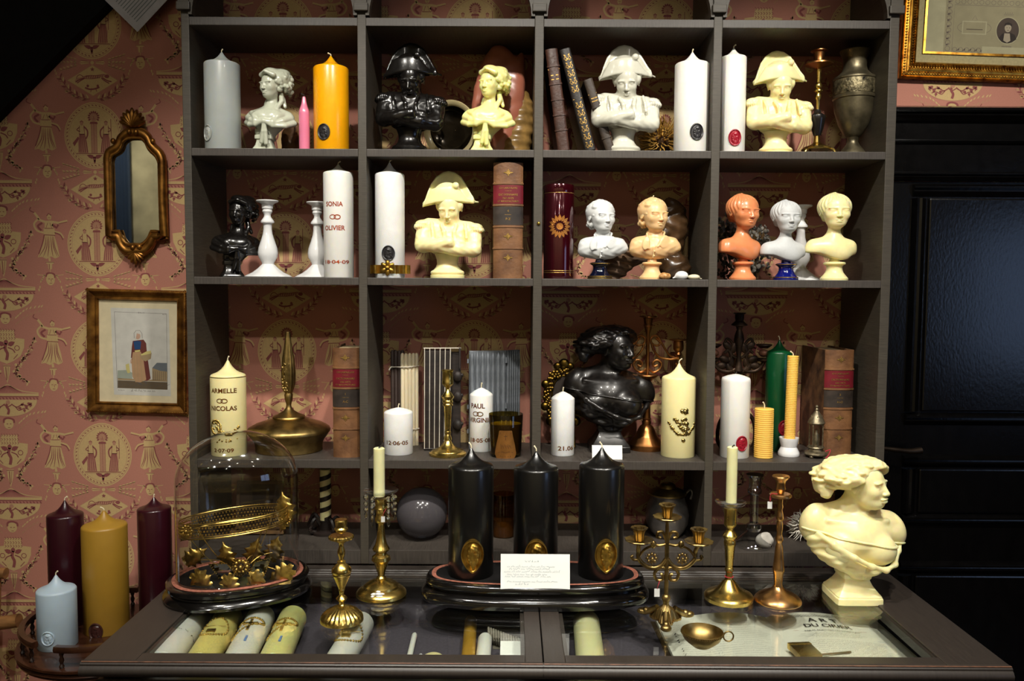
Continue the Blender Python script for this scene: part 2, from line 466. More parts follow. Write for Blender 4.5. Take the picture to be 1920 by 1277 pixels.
    A.poly([(-57, 116), (57, 116), (57, 111), (-57, 111)], CR, 2); A.line([(-57, 110), (57, 110)], 1.6, MV, 3)
    for i in range(18): A.line([(-54 + i * 6.3, 108), (-51 + i * 6.3, 105)], 2.0, MV, 3)
    bowl = [(-54, 104)] + [(54 * math.cos(t), 104 - 31 * math.sin(-t) * -1 * -1) for t in []]
    for i in range(25):
        t = PI + PI * i / 24; bowl.append((54 * math.cos(t), 104 + 32 * math.sin(t)))
    A.poly(bowl, CR, 2)
    A.line([(54 * math.cos(PI + PI * i / 24), 104 + 32 * math.sin(PI + PI * i / 24)) for i in range(25)], 1.2, TN, 3)
    A.curve([(-57, 117), (-30, 120), (-10, 127), (0, 133), (10, 127), (30, 120), (57, 117)], 1.6, CR, 2)
    for i in range(-8, 9): A.line([(i * 3.2, 118), (i * 0.6, 130)], 0.8, MV, 2)
    for fx in (1, -1):
        B = Art()
        B.curve([(6, 96), (16, 90), (26, 95), (36, 93), (44, 98)], 2.2, MV, 4); B.curve([(14, 90), (20, 84), (30, 88), (38, 86)], 1.8, MV, 4)
        for x, y in ((26, 95), (34, 90), (38, 97), (22, 88), (30, 84), (42, 94)): B.ell(x, y, 2.6, 2.6, MV, 4, n=8); B.leaf(x, y, 5, 2.2, x, MV, 5)
        A.add(B, 0, 0, fx=fx)
    A.curve([(0, 100), (-3, 92), (1, 84), (-1, 76)], 4.6, MV, 4); A.ell(0, 99, 4, 4, TN, 5); A.curve([(-9, 95), (0, 91), (8, 96)], 2.0, MV, 5)
    A.ell(0, 58, 9, 10, CR, 3); A.curve([(-9, 60), (-8, 67), (0, 69), (9, 66), (10, 60)], 3.4, MV, 4); A.line([(-4, 58), (-1, 58)], 1.3, MV, 4); A.line([(2, 58), (5, 58)], 1.3, MV, 4); A.line([(-2, 51), (3, 51)], 1.0, MV, 4)
    for fx in (1, -1): A.curve([(fx * 9, 62), (fx * 15, 60), (fx * 12, 54)], 2.4, TN, 3)
    A.poly([(-15, 37), (15, 37), (17, 22), (-17, 22)], CR, 2)
    for y in (39, 31, 24):
        for i in range(7): A.line([(-15 + i * 5, y), (-12.5 + i * 5, y - 3), (-15 + i * 5, y - 5)], 1.1, MV, 3)
    A.poly([(-34, 20), (-18, 22), (18, 22), (34, 20), (33, 4), (26, -12), (12, -22), (0, -27), (-12, -22), (-26, -12), (-33, 4)], CR, 2)
    A.ell(0, 14, 4, 4.5, MV, 4); A.curve([(0, 12), (-2, 2), (2, -8), (0, -20)], 5.5, MV, 4)
    for fx in (1, -1):
        A.leaf(fx * 3, 8, 15, 9, 0.45 if fx > 0 else PI - .45, MV, 4); A.curve([(fx * 3, 4), (fx * 12, 0), (fx * 16, -6)], 2.2, MV, 4)
        A.line([(fx * 20 + 4.5 * math.cos(2 * PI * i / 10), 3 + 4.5 * math.sin(2 * PI * i / 10)) for i in range(10)], 1.4, MV, 4, closed=True); A.line([(fx * 13, -18), (fx * 21, -9)], 1.4, MV, 4)
    A.poly([(-7, -29), (7, -29), (6, -33), (5, -44), (0, -64), (-5, -44), (-6, -33)], CR, 2); A.line([(-7, -31), (7, -31)], 1.4, MV, 3); A.line([(-2, -33), (-1, -58)], 1.6, MV, 3); A.line([(2.5, -33), (1, -55)], 0.8, MV, 3)
    for fx in (1, -1):
        B = Art(); rn = random.Random(3)
        c = bez([(52, 18, 0), (42, -4, 0), (30, -20, 0), (16, -38, 0), (22, -52, 0), (38, -62, 0)], 5)
        B.line([(q.x, q.y) for q in c], 0.9, MV, 1)
        for i, q in enumerate(c):
            a = rn.uniform(0, 6.28)
            for k in range(3): B.leaf(q.x, q.y, rn.uniform(4, 8), 3, a + k * 2.1, (CR, TN, CR, MV, TN)[(i + k) % 5], 2 + k % 2)
            if 6 < i < 20: B.ell(q.x + rn.uniform(-4, 4), q.y + rn.uniform(-4, 4), 2.8, 2.8, CR, 3, n=8); B.ell(q.x, q.y, 1.4, 1.4, MV, 4, n=6)
        B.leaf(52, 18, 9, 6, 1.2, TN, 2)
        for s0 in (0, 12):
            c = bez([(18, 46 + s0, 0), (38, 62 + s0, 0), (66, 72 + s0 * .6, 0)], 4)
            B.line([(q.x, q.y) for q in c], 0.8, TN, 1)
            for q in c: B.leaf(q.x, q.y, 7, 2.4, 0.9, CR if s0 else TN, 2)
        A.add(B, 0, 0, fx=fx)
    T.add(A, X, 0)
    return T
def wall_with_paper():
    x0, x1, z0, z1 = -3.2, 2.8, 0.0, 3.1
    V = [(x0, WY, z0), (x1, WY, z0), (x1, WY, z1), (x0, WY, z1)]; F = [(0, 1, 2, 3)]; MI = [0]
    T = paper_tile()
    k = sc(WY)
    PX, PZ = 352.0 * k, 199.0 * k
    o = at(182, 457, WY)
    kx, kz = k * 352.0 / 345.0, k
    for i in range(-5, 6):
        for j in range(-8, 9):
            cx, cz = o.x + i * PX, o.z + j * PZ
            if cx < x0 + 0.2 or cx > x1 - 0.5 or cz < z0 + 0.2 or cz > z1 - 0.28: continue
            if not (-1.7 < cx < 1.75 and 0.5 < cz): continue
            T.bake(lambda u, v, h: (cx + u * kx, WY - 0.00012 * h, cz + v * kz), V, F, MI)
    me = meshof('wall_back', V, F, smooth=False)
    for m in (pink, cream, mauve, tan): me.materials.append(m)
    me.polygons.foreach_set('material_index', MI)
    ob = bpy.data.objects.new('wall_back', me); COL.objects.link(ob)
    ob['kind'] = 'structure'; ob['label'] = 'pink wallpaper with cream medallions, dancers and lozenges behind the shelves'
    return ob
wall_with_paper()
plain = mat('pale_plaster', (206, 190, 150), 0.9, noise=0.2, nscale=6, bump=0.1)
def struct(name, vf, m, **k):
    o = mk(name, vf, m, smooth=False, **k); o['kind'] = 'structure'; return o
struct('floor', box(-3.2, 2.8, -4.2, 0.24, -0.05, 0.0), mat('floor_boards', (70, 48, 34), 0.45, nscale=8, stretch=(1, 12, 1), noise=0.2))
struct('ceiling', box(-3.2, 2.8, -4.2, 0.24, 3.1, 3.15), mat('ceiling_paint', (92, 86, 78), 0.9))
struct('wall_left', box(-3.25, -3.2, -4.2, 0.24, 0, 3.1), plain)
struct('wall_front', box(-3.2, 2.8, -4.25, -4.2, 0, 3.1), plain)
# right wall with a window onto the street
wr = mat('right_wall_dark', (52, 40, 36), 0.9)
struct('wall_right', join(box(2.8, 2.85, -4.2, -2.9, 0, 3.1), box(2.8, 2.85, -1.7, 0.24, 0, 3.1), box(2.8, 2.85, -2.9, -1.7, 0, 1.0), box(2.8, 2.85, -2.9, -1.7, 1.95, 3.1)), wr)
wn = struct('window_1', join(box(2.79, 2.86, -2.9, -2.84, 1.0, 1.95), box(2.79, 2.86, -1.76, -1.7, 1.0, 1.95), box(2.79, 2.86, -2.84, -1.76, 1.0, 1.06), box(2.79, 2.86, -2.84, -1.76, 1.89, 1.95), box(2.79, 2.86, -2.32, -2.28, 1.06, 1.89)), mat('window_paint', (90, 90, 92), 0.5))
mk('pane', box(2.83, 2.84, -2.84, -1.76, 1.06, 1.89), mat('daylight_pane', (150, 176, 220), 0.3, emit=3.4, noise=0.1, nscale=2), wn, smooth=False)
# blue-grey curtain by the left of the room, seen in the mirror
cv = []
for i in range(60):
    t = i / 59; cv.append((-3.18 + 0.23 * t, -4.1 + 0.035 * math.sin(i * 0.9)))
CV = [(x, y, 0.02) for x, y in cv] + [(x, y, 3.0) for x, y in cv] + [(x, y - 0.006, 0.02) for x, y in cv] + [(x, y - 0.006, 3.0) for x, y in cv]
CF = []
for i in range(59): CF += [(i, i + 1, 61 + i, 60 + i), (121 + i, 120 + i, 180 + i, 181 + i), (60 + i, 61 + i, 181 + i, 180 + i), (i + 1, i, 120 + i, 121 + i)]
tag(mk('curtain', (CV, CF), mat('curtain_blue', (58, 74, 100), 0.85)), 'blue-grey curtain at the far end of the room, seen in the mirror', 'curtain')

# sloping black underside of the stairs on the left
A_, B_ = at(-700, 937, WY), at(520, -293, WY)
blk = mat('stair_black', (9, 8, 8), 0.8, noise=0.3, spec=0.2)
sl = struct('trim_1', prism([(A_.x, A_.z), (B_.x, B_.z), (B_.x, 3.1), (-3.19, 3.1), (-3.19, A_.z)], 0.205, 0.2388), blk)
sl['label'] = 'black sloping stair board across the upper left corner'

# ------------------------------------------------------------------ black door on the right
gloss = mat('door_gloss_black', (9, 8, 8), 0.2, noise=0.2, bump=0.14, bscale=170, spec=0.5, stretch=(1, 1, 0.5))
gl2 = mat('door_gloss_black_moulding', (11, 10, 10), 0.16, noise=0.2, bump=0.12, bscale=90)
def zpx(y, x=1800, Y=0.205): return at(x, y, Y).z
def hmould(x0, x1, zt, zb, y_face, proud, n=5):
    """a horizontal run of moulding with a stepped, rounded section"""
    prof = [(0, 0), (proud * .5, 0.05), (proud, 0.2), (proud, 0.34), (proud * .55, 0.45), (proud * .7, 0.6), (proud * .45, 0.75), (proud * .2, 0.9), (0, 1)]
    V, F = [], []
    for p, t in prof:
        z = zt + (zb - zt) * t
        V += [(x0, y_face - p, z), (x1, y_face - p, z)]
    k = len(prof)
    for i in range(k - 1): F.append((2 * i, 2 * i + 2, 2 * i + 3, 2 * i + 1))
    F.append(tuple(2 * i for i in range(k))[::-1]); F.append(tuple(2 * i + 1 for i in range(k)))
    F.append((0, 1, 2 * k - 1, 2 * k - 2))
    return V, F
def vmould(xa, xb, z0, z1, y_face, proud):
    V, F = hmould(z0, z1, xa, xb, y_face, proud)
    return [(v[2], v[1], v[0]) for v in V], [tuple(reversed(q)) for q in F]
DX0, DX1 = 0.885, 1.72
cas = struct('trim_2', join(box(0.862, 1.84, 0.205, 0.2388, zpx(335), zpx(216)), hmould(0.862, 1.86, zpx(200), zpx(232), 0.205, 0.03), hmould(0.862, 1.84, zpx(262), zpx(272), 0.205, 0.010),
     box(DX1 + 0.003, 1.84, 0.205, 0.2388, 0.001, zpx(335)), hmould(0.862, 1.84, zpx(322), zpx(340), 0.205, 0.014)), gl2)
cas['label'] = 'black moulded casing above and beside the door'
dr = mk('door_1', box(DX0, DX1, 0.212, 0.2385, 0.004, zpx(341)), gloss, smooth=False)
dr['kind'] = 'structure'; dr['label'] = 'glossy black panelled door right of the shelves'
PXL = at(1728, 500, 0.21).x
for (a, b) in ((372, 772), (880, 962), (1080, 1400)):
    zt, zb = zpx(a), max(0.12, zpx(b))
    pn = mk('panel', box(PXL + 0.012, DX1 - 0.105, 0.205, 0.2125, zb, zt, 0.004), gloss, dr, smooth=False)
    mo = mk('panel_moulding', join(hmould(PXL - 0.03, DX1 - 0.065, zt + 0.036, zt + 0.004, 0.212, 0.016), hmould(PXL - 0.03, DX1 - 0.065, zb - 0.004, zb - 0.036, 0.212, 0.016),
         vmould(PXL - 0.03, PXL + 0.006, zb, zt, 0.212, 0.016), vmould(DX1 - 0.1, DX1 - 0.065, zb, zt, 0.212, 0.016)), gl2, dr)
hp = at(1662, 843, 0.17)
iron = mat('handle_dark_bronze', (74, 62, 52), 0.35, 0.9, noise=0.2)
hd = mk('door_handle', join(tube(bez([(hp.x - .028, .172, hp.z + .006), (hp.x + .02, .17, hp.z), (hp.x + .06, .17, hp.z - .004), (hp.x + .088, .172, hp.z - .002)], 8), 0.006, 10, taper=lambda t: 0.75 + 0.75 * t),
     tube([(hp.x - .025, .21, hp.z + .005), (hp.x - .025, .168, hp.z + .005)], 0.007, 10)), iron, dr)
mk('rose', xf(lathe([(0.024, 0), (0.024, 0.004), (0.016, 0.007), (0.009, 0.009)], 20), (hp.x - .025, .2118, hp.z + .005), (PI / 2, 0, 0)), iron, hd)

# ------------------------------------------------------------------ bookcase
dkw = mat('bookcase_paint', (70, 64, 54), 0.55, noise=0.14, nscale=30, stretch=(1, 1, 14), bump=0.12, bscale=60, dark=(54, 48, 40))
dkh = mat('bookcase_paint_shelf', (70, 64, 58), 0.5, noise=0.14, nscale=30, stretch=(14, 1, 1), bump=0.12, bscale=60, dark=(54, 48, 44))
BX = [(-0.740, -0.722), (-0.348, -0.329), (0.047, 0.067), (0.445, 0.464), (0.836, 0.857)]
Z3T, Z3B, Z2T, Z2B, Z1T, Z1B, Z0T, Z0B, ZFL = 1.101, 1.081, 1.519, 1.502, 1.807, 1.790, 2.095, 2.077, 0.890
BD = 0.226
bc = empty('bookcase', (0.058, 0.1, 0.857), 'wide dark grey painted wooden bookcase of square pigeonholes above the glass counter', 'bookcase')
def bpart(name, vf, m, parent=bc):
    o = mk(name, ([Vector(v) - Vector((0.058, 0.1, 0.857)) for v in vf[0]], vf[1]), m, parent, smooth=False); return o
ZTOP = 2.40
for i, (a, b) in enumerate(BX):
    bpart('upright', box(a, b, 0.0, BD, 0.857, ZTOP, 0.0015), dkw)
    cap = join(box(a - .006, b + .006, -.012, 0.001, Z0T + .012, Z0T + .03, .002), box(a - .003, b + .003, -.009, 0.001, Z0T + .03, ZTOP))
    bpart('capital', cap, dkw)
for i in range(4):
    x0, x1 = BX[i][1], BX[i + 1][0]
    for zt, zb in ((Z0T, Z0B), (Z1T, Z1B), (Z2T, Z2B), (Z3T, Z3B)):
        bpart('shelf', box(x0, x1, 0.0, BD - 0.004, zb, zt, 0.0012), dkh)
    bpart('base_shelf', box(x0, x1, 0.0, BD, 0.857, ZFL, 0.0012), dkh)
    bpart('top_board', box(x0, x1, 0.0, BD, ZTOP - 0.02, ZTOP), dkh)
    for sx, fx in ((x0, 1), (x1, -1)):
        R_ = 0.075; zc = Z0T + 0.004
        pts = [(sx, zc)] + [(sx + fx * (0.008 + R_ * (1 - math.cos(t))), zc + R_ * 1.25 * math.sin(t)) for t in [PI / 2 * k / 10 for k in range(11)]] + [(sx + fx * (0.008 + R_), zc + .28), (sx, zc + .28)]
        if fx < 0: pts = pts[::-1]
        bpart('arch_bracket', prism(pts, -0.004, 0.014), dkw)
mk('brass_pin', xf(sphere((0, 0, 0), (0.004, 0.003, 0.004), 10, 6), (0.0585 - 0.058, -0.002 - 0.1, at(1012, 419, 0).z - 0.857)), mat('brass_pin', (214, 180, 84), 0.25, 1.0), bc)

# ------------------------------------------------------------------ the two glass-topped display counters
CZ = 0.855
frm = mat('counter_paint', (54, 47, 42), 0.42, noise=0.1, nscale=24, stretch=(10, 1, 1), bump=0.08, bscale=60)
inn = mat('counter_felt', (80, 73, 84), 0.95, noise=0.15, nscale=200)
edge = mat('counter_worn_edge', (128, 84, 58), 0.5, noise=0.3, nscale=60)
pane_m = glassmat('counter_glass', (0.93, 0.95, 0.93), 1.25, 0.006, 1.5)
IZ = 0.786
def counter(x0, x1, xa, xb, label):
    """x0..x1 outside, xa..xb glass"""
    C = empty('display_counter', ((x0 + x1) / 2, -0.25, 0.0), label, 'counter')
    L = Vector(((x0 + x1) / 2, -0.25, 0.0))
    def cp(name, vf, m, smooth=False): return mk(name, ([Vector(v) - L for v in vf[0]], vf[1]), m, C, smooth=smooth)
    yb, yf, gb, gf = -0.002, -0.502, -0.078, -0.464
    cp('carcass', join(box(x0 + .012, x1 - .012, yf + .03, yf + .05, 0.002, CZ - .045), box(x0 + .012, x0 + .03, yf + .05, yb, 0.002, CZ - .026), box(x1 - .03, x1 - .012, yf + .05, yb, 0.002, CZ - .026), box(x0 + .03, x1 - .03, yb - .02, yb, 0.002, CZ - .026)), frm)
    cp('tray', box(x0 + .031, x1 - .031, yf + .051, yb - .021, IZ - .012, IZ), inn)
    cp('front_rail', box(xa, xb, yf + .008, gf, CZ - .022, CZ, .002), frm)
    cp('back_rail', box(xa, xb, gb, yb, CZ - .022, CZ, .002), frm)
    cp('stile', box(x0, xa, yf + .008, yb, CZ - .022, CZ, .002), frm)
    cp('stile', box(xb, x1, yf + .008, yb, CZ - .022, CZ, .002), frm)
    cp('rebate', join(box(xa - .001, xa + .007, gf, gb, CZ - .02, CZ - .004), box(xb - .007, xb + .001, gf, gb, CZ - .02, CZ - .004), box(xa + .007, xb - .007, gb - .008, gb + .001, CZ - .02, CZ - .004)), frm)
    n = [(x0, 0)]
    nose = [(0.008, 0.0), (0.003, -0.001), (0.0, -0.004), (0.0, -0.007), (-.003, -.009), (-.006, -.014), (-.006, -.020), (-.002, -.025), (0.004, -.028), (0.008, -.028)]
    V = [(x, yf + a, CZ + b) for x in (x0 - .002, x1 + .001) for a, b in nose]; k = len(nose)
    F = [(i, i + 1, k + i + 1, k + i) for i in range(k - 1)] + [tuple(range(k))[::-1], tuple(range(k, 2 * k))] + [(k - 1, 0, k, 2 * k - 1)]
    cp('nosing', (V, F), frm, True)
    cp('worn_edge', tube([(x0, yf + .0028, CZ - .0005), (x1, yf + .0028, CZ - .0005)], 0.0012, 6), edge, True)
    for k, y in enumerate((-0.07, -0.058, -0.046)):
        cp('back_moulding', hm_round(xa, xb, y, CZ, 0.004 + .002 * k), frm, True)
    cp('glass_pane', box(xa, xb, gf, gb, CZ - .0075, CZ - .003), pane_m)
    return C
def hm_round(x0, x1, y, z, r):
    V = []; n = 8
    for x in (x0, x1):
        for i in range(n + 1):
            t = PI * i / n; V.append((x, y - r * math.cos(t), z + r * math.sin(t)))
    F = [(i + 1, i, n + 1 + i, n + 2 + i) for i in range(n)]
    return V, F
counter(-0.735, 0.0565, -0.645, 0.026, 'left half of the dark wooden counter, holding decorated candles under its glass')
counter(0.0585, 0.860, 0.096, 0.752, 'right half of the dark wooden counter, with an open book under its glass')
# ================================================================== builders
def wax(name, rgb, sss=0.35, rough=0.38, r=(0.012, 0.008, 0.004), noise=0.03, coat=0.0, bump=0.0):
    return mat(name, rgb, rough, sss=sss, sssr=r, noise=noise, nscale=30, coat=coat, bump=bump, bscale=700)
W_white = wax('wax_white', (236, 234, 228))
W_pearl = wax('wax_pearl_white', (238, 238, 236), noise=0.05, bump=0.25)
W_grey = wax('wax_pale_grey', (176, 182, 180), coat=0.2)
W_orange = wax('wax_orange', (252, 176, 12), rough=0.28, coat=0.3, r=(0.012, 0.006, 0.001))
W_pink = wax('wax_pink', (226, 128, 160), rough=0.22, coat=0.5)
W_cream = wax('wax_cream', (238, 226, 168), r=(0.016, 0.011, 0.004))
W_burg = wax('wax_burgundy', (48, 10, 20), 0.15, rough=0.3, coat=0.2)
W_mustard = wax('wax_mustard', (160, 122, 40), 0.25, rough=0.42)
W_blue = wax('wax_blue_grey', (172, 190, 204), rough=0.42)
W_green = wax('wax_dark_green', (6, 66, 34), 0.1, rough=0.3, coat=0.2)
W_black = wax('wax_black', (13, 12, 11), 0.0, rough=0.3, coat=0.35)
W_taper = wax('wax_pale_green_cream', (226, 222, 172), 0.5, r=(0.02, 0.014, 0.006))
W_bee = wax('wax_honeycomb', (240, 190, 86), 0.35, rough=0.5)
wickm = mat('wick_cotton', (226, 214, 180), 0.9)
wickb = mat('wick_burnt', (40, 34, 30), 0.9)
goldm = mat('gold_leaf', (230, 194, 106), 0.34, 1.0, noise=0.25, nscale=60, rnoise=0.1)
brassm = mat('brass_polished', (226, 194, 108), 0.27, 1.0, noise=0.16, nscale=30, rnoise=0.08)
brassd = mat('brass_aged', (178, 150, 92), 0.38, 1.0, noise=0.25, nscale=40, rnoise=0.12)
copperm = mat('copper_brown', (184, 126, 74), 0.34, 1.0, noise=0.2, nscale=30, rnoise=0.1)
rosebr = mat('rose_bronze', (208, 160, 104), 0.3, 1.0, noise=0.16, nscale=30, rnoise=0.08)
porc = mat('porcelain_white', (228, 228, 228), 0.14, noise=0.03, coat=0.5)
letterm = mat('copper_lettering', (150, 92, 40), 0.35, 0.7, noise=0.2)
letterr = mat('copper_red_lettering', (196, 84, 44), 0.4, 0.5, noise=0.2)
sealb = mat('seal_black', (38, 36, 38), 0.4, noise=0.1)
sealr = mat('seal_red', (150, 18, 38), 0.35, noise=0.1)
sealg = wax('seal_grey', (160, 164, 160))
papm = mat('white_card', (240, 240, 236), 0.8, noise=0.02)
inkm = mat('ink_grey', (120, 128, 132), 0.9, noise=0.05)
inkd = mat('ink_black', (44, 40, 42), 0.9, noise=0.05)

def wrapf(r, phi, z):
    return lambda u, v, h: ((r + h) * math.sin(phi + u / r), -(r + h) * math.cos(phi + u / r), z + v)
def relief(x, y, seed=0):
    """height of a little profile head, looking left, in an oval of half-size 1"""
    def g(cx, cy, a, b, h):
        q = ((x - cx) / a) ** 2 + ((y - cy) / b) ** 2
        return h * math.sqrt(max(0.0, 1 - q))
    face = max(g(-.06, .02, .38, .40, .75), g(-.38, -.02, .14, .11, .75), g(-.30, -.26, .16, .10, .7), g(-.22, -.4, .2, .16, .7), g(.08, -.55, .3, .34, .6), g(-.28, .2, .2, .22, .75))
    hair = max(g(.1, .38, .5, .30, 1.0), g(.34, .08, .28, .42, .95), g(.38, -.3, .2, .3, .8))
    hair = hair + (.16 * math.sin(17 * x + 9 * y) * math.sin(15 * y - 8 * x) if hair > .15 else 0)
    return max(face, hair)
def oval_disc(r, phi, z, a, b, t, point=False, n=36, m=14):
    fn = wrapf(r, phi, z); V, F = [], []
    rings = [1 - i / m for i in range(m)]
    for q in rings:
        for i in range(n):
            th = 2 * PI * i / n
            x, y = q * math.cos(th), q * math.sin(th)
            if point and y < 0: yy = y * (1 + .14 * (1 - abs(x)) ** 2); xx = x * (1 - .25 * y * y)
            else: yy, xx = y, x
            if q > .99: h = -t * 0.3
            elif q > .9: h = t * .75
            elif q > .82: h = t * 0.8
            else: h = t * (0.2 + relief(x, y) * 1.0)
            V.append(fn(xx * a, yy * b, h))
    V.append(fn(0, 0, t * (0.2 + relief(0, 0))))
    for j in range(m - 1):
        for i in range(n):
            k = (i + 1) % n; F.append((j * n + i, j * n + k, (j + 1) * n + k, (j + 1) * n + i))
    for i in range(n): F.append(((m - 1) * n + i, (m - 1) * n + (i + 1) % n, len(V) - 1))
    return V, F
def wick_mesh(z, L, bend=0.4, r=0.0013, a=0.0):
    pts = bez([(0, 0, z - .004), (0, 0, z + L * .4), (bend * L * .5 * math.cos(a), bend * L * .5 * math.sin(a), z + L * .8), (bend * L * math.cos(a), bend * L * math.sin(a), z + L)], 4)
    return join(tube(pts, r, 6), sphere(pts[-1], r * 1.5, 6, 4))
def candle(name, label, cx, hw, yrim, yapex, Y, z, m, seal=None, sealm=None, cat='candle', group=None, wick=(0.014, 0.5, 0.3), flat=False, tilt=0.0, wm=None, n=56, x=None, soft=0.06):
    """pillar candle: cx/hw/yrim/yapex are pixels of the photograph read at depth Y"""
    k = sc(Y); r = hw * k
    x = at(cx, (yrim + 700) / 2 if False else yrim, Y).x if x is None else x
    zr = at(cx, yrim, Y).z - z; za = at(cx, yapex, Y).z - z
    C = empty(name, (x, Y, z), label, cat, group)
    hr = za - zr
    if flat:
        prof = [(r * .97, 0), (r, r * .04), (r, zr - r * soft * 2), (r * .985, zr - r * soft), (r * .93, zr), (r * .6, zr + hr * .5), (r * .2, zr + hr * .9), (0.001, za)]
    else:
        prof = [(r * .98, 0), (r, r * .03), (r, zr - r * .05), (r * .985, zr), (r * .94, zr + hr * .07), (r * .82, zr + hr * .13), (r * .66, zr + hr * .2), (r * .5, zr + hr * .3), (r * .36, zr + hr * .44), (r * .24, zr + hr * .6), (r * .14, zr + hr * .78), (r * .07, zr + hr * .93), (0.0012, za)]
    mk('wax_body', lathe(prof, n), m, C, ang=50)
    mk('wick', wick_mesh(za, wick[0], wick[1], a=wick[2]), wm or wickm, C)
    if seal:
        sx, sy, a, b = seal
        phi = math.asin(max(-.9, min(.9, (sx - cx) / hw)))
        zs = at(sx, sy, Y - r).z - z
        mk('seal', oval_disc(r, phi, zs, a * k, b * k, 0.0035), sealm or sealb, C, ang=60)
    C['r'] = r
    return C
def candle_text(C, lines, Y, z, m, squash=1.0, bold=0.022):
    """lines: (text, cx offset in px from the axis, y px, cap height px, x stretch)"""
    r = C['r']; k = sc(Y - r); a = Art()
    L = C.location
    for t, dx, y, cap, sx in lines:
        zc = at(960, y, Y - r).z + (at(960, y, Y - r).z - at(960, y, Y - r).z)
        pj = None
        zc = at(960 + (L.x / k), y, Y - r).z - z
        if t == 'rings':
            for q in (-1, 1):
                n = 18
                a.line([(dx * k + q * cap * k * .62 + cap * k * .8 * math.cos(2 * PI * i / n), zc + cap * k * .55 * math.sin(2 * PI * i / n)) for i in range(n)], 1.4 * k, 0, 1 + (q > 0), closed=True)
            continue
        s = cap * k / 0.70
        ta = text_art(t, s, bold, sx)
        a.add(ta, dx * k, zc - cap * k / 2)
    o = artobj('lettering', a, lambda u, v, h: wrapf(r, 0, 0)(u, v, 0.0005 * h), [m], C)
    o['kind'] = 'stuff'
    return o
def turned(name, label, cx, ybase, Y, z, segs, cat='candlestick', group=None, n=44, mods=None, x=None, xy=None):
    """lathe object; segs: (part name, material, [(half width px, y px), ...]) with y px read at depth Y"""
    k = sc(Y)
    x = at(cx, ybase, Y).x if x is None else x
    C = empty(name, (x, Y, z), label, cat, group)
    for s_ in segs:
        nm, m, pr = s_[:3]
        prof = [(max(0.0004, hw * k), (ybase - y) * k) for hw, y in pr]
        mk(nm, lathe(prof, n, mod=(mods or {}).get(nm)), m, C, ang=35)
    return C
def scallop(nl, amp, lo=None):
    def f(t, r, z):
        if lo and z > lo: return r
        return r * (1 + amp * (abs(math.cos(nl * t / 2)) - .6))
    return f
def flutes(nl, amp): return lambda t, r, z: r * (1 + amp * math.cos(nl * t))

# ---- old books
lea = mat('leather_tan', (128, 88, 54), 0.55, noise=0.3, nscale=28, bump=0.35, bscale=160, dark=(80, 50, 30))
lea2 = mat('leather_brown_red', (72, 42, 30), 0.42, noise=0.3, nscale=26, bump=0.3, bscale=150)
leak = mat('leather_black', (34, 28, 25), 0.42, noise=0.3, nscale=26, bump=0.3, bscale=150)
leao = mat('leather_olive', (58, 44, 30), 0.5, noise=0.3, nscale=26, bump=0.3, bscale=150)
labr = mat('label_red_leather', (112, 24, 36), 0.42, noise=0.15)
labk = mat('label_dark_leather', (56, 46, 40), 0.5, noise=0.3, nscale=50)
pages = mat('page_edges', (190, 168, 128), 0.9, noise=0.2, nscale=8, stretch=(400, 1, 1))
marb = mat('marbled_board', (120, 84, 54), 0.6, noise=0.4, nscale=36, bump=0.3, dark=(54, 34, 24))
gilt = mat('gilt_tooling', (206, 166, 92), 0.4, 0.8, noise=0.3, nscale=300)
def book(name, label, loc, w, h, d, m, bands=(), labels=(), art=None, rz=0.0, ry=0.0, rx=0.0, board=None, group=None):
    """standing book, spine facing -y in its own frame; labels: (z0,z1,material); art(Art, w, h) in metres, x from the spine centre, z from the foot"""
    B = empty(name, loc, label, 'book', group); B.rotation_euler = (rx, ry, rz)
    bulge = w * 0.16
    n = 12
    def sp(u, off=0.0):                  # u in -1..1 across the spine
        a = u * 1.25
        return (math.sin(a) / math.sin(1.25)) * (w / 2 + off), -bulge * (math.cos(a) - math.cos(1.25)) / (1 - math.cos(1.25)) - off
    def strip(z0, z1, off, th=0.0015):
        V, F = [], []
        for zz in (z0, z1):
            for i in range(n + 1): V.append((*sp(-1 + 2 * i / n, off), zz))
            for i in range(n + 1):
                x, y = sp(-1 + 2 * i / n, off); V.append((x * .9, y + .003, zz))
        k = n + 1
        for i in range(n):
            F += [(i, i + 1, 2 * k + i + 1, 2 * k + i), (2 * k + i, 2 * k + i + 1, 3 * k + i + 1, 3 * k + i), (k + i, k + i + 1, i + 1, i)]
        F += [(0, 2 * k, 3 * k, k), (n, k + n, 3 * k + n, 2 * k + n)]
        return V, F
    mk('spine', strip(0, h, 0.0), m, B)
    bt = max(0.0022, w * 0.05)
    for s in (-1, 1):
        x0, x1 = (-w / 2, -w / 2 + bt) if s < 0 else (w / 2 - bt, w / 2)
        mk('board', box(x0, x1, 0.0, d, 0, h, .0008), board or m, B, smooth=False)
    mk('page_block', box(-w / 2 + bt, w / 2 - bt, .002, d - .004, .004, h - .005), pages, B, smooth=False)
    for bz in bands: mk('raised_band', strip(bz - .0018, bz + .0018, .0014), m, B)
    for z0, z1, lm in labels: mk('spine_label', strip(z0, z1, .0005), lm, B)
    if art:
        A = Art(); art(A, w, h)
        def fn(u, v, q):
            t = max(-1, min(1, u / (w / 2))); a = math.asin(max(-1, min(1, t * math.sin(1.25)))) / 1.25
            x, y = sp(a, .0008 + .0002 * q); return (x, y, v)
        artobj('gilt_lettering', A, fn, [gilt], B)['kind'] = 'stuff'
    return B
def fleuron(A, x, y, s):
    for i in range(8): A.leaf(x, y, s * (1.0 if i % 2 == 0 else .7) * (1 if i % 4 else 1.3), s * .4, i * PI / 4, 0, 1)
    A.ell(x, y, s * .25, s * .25, 0, 2, n=8)
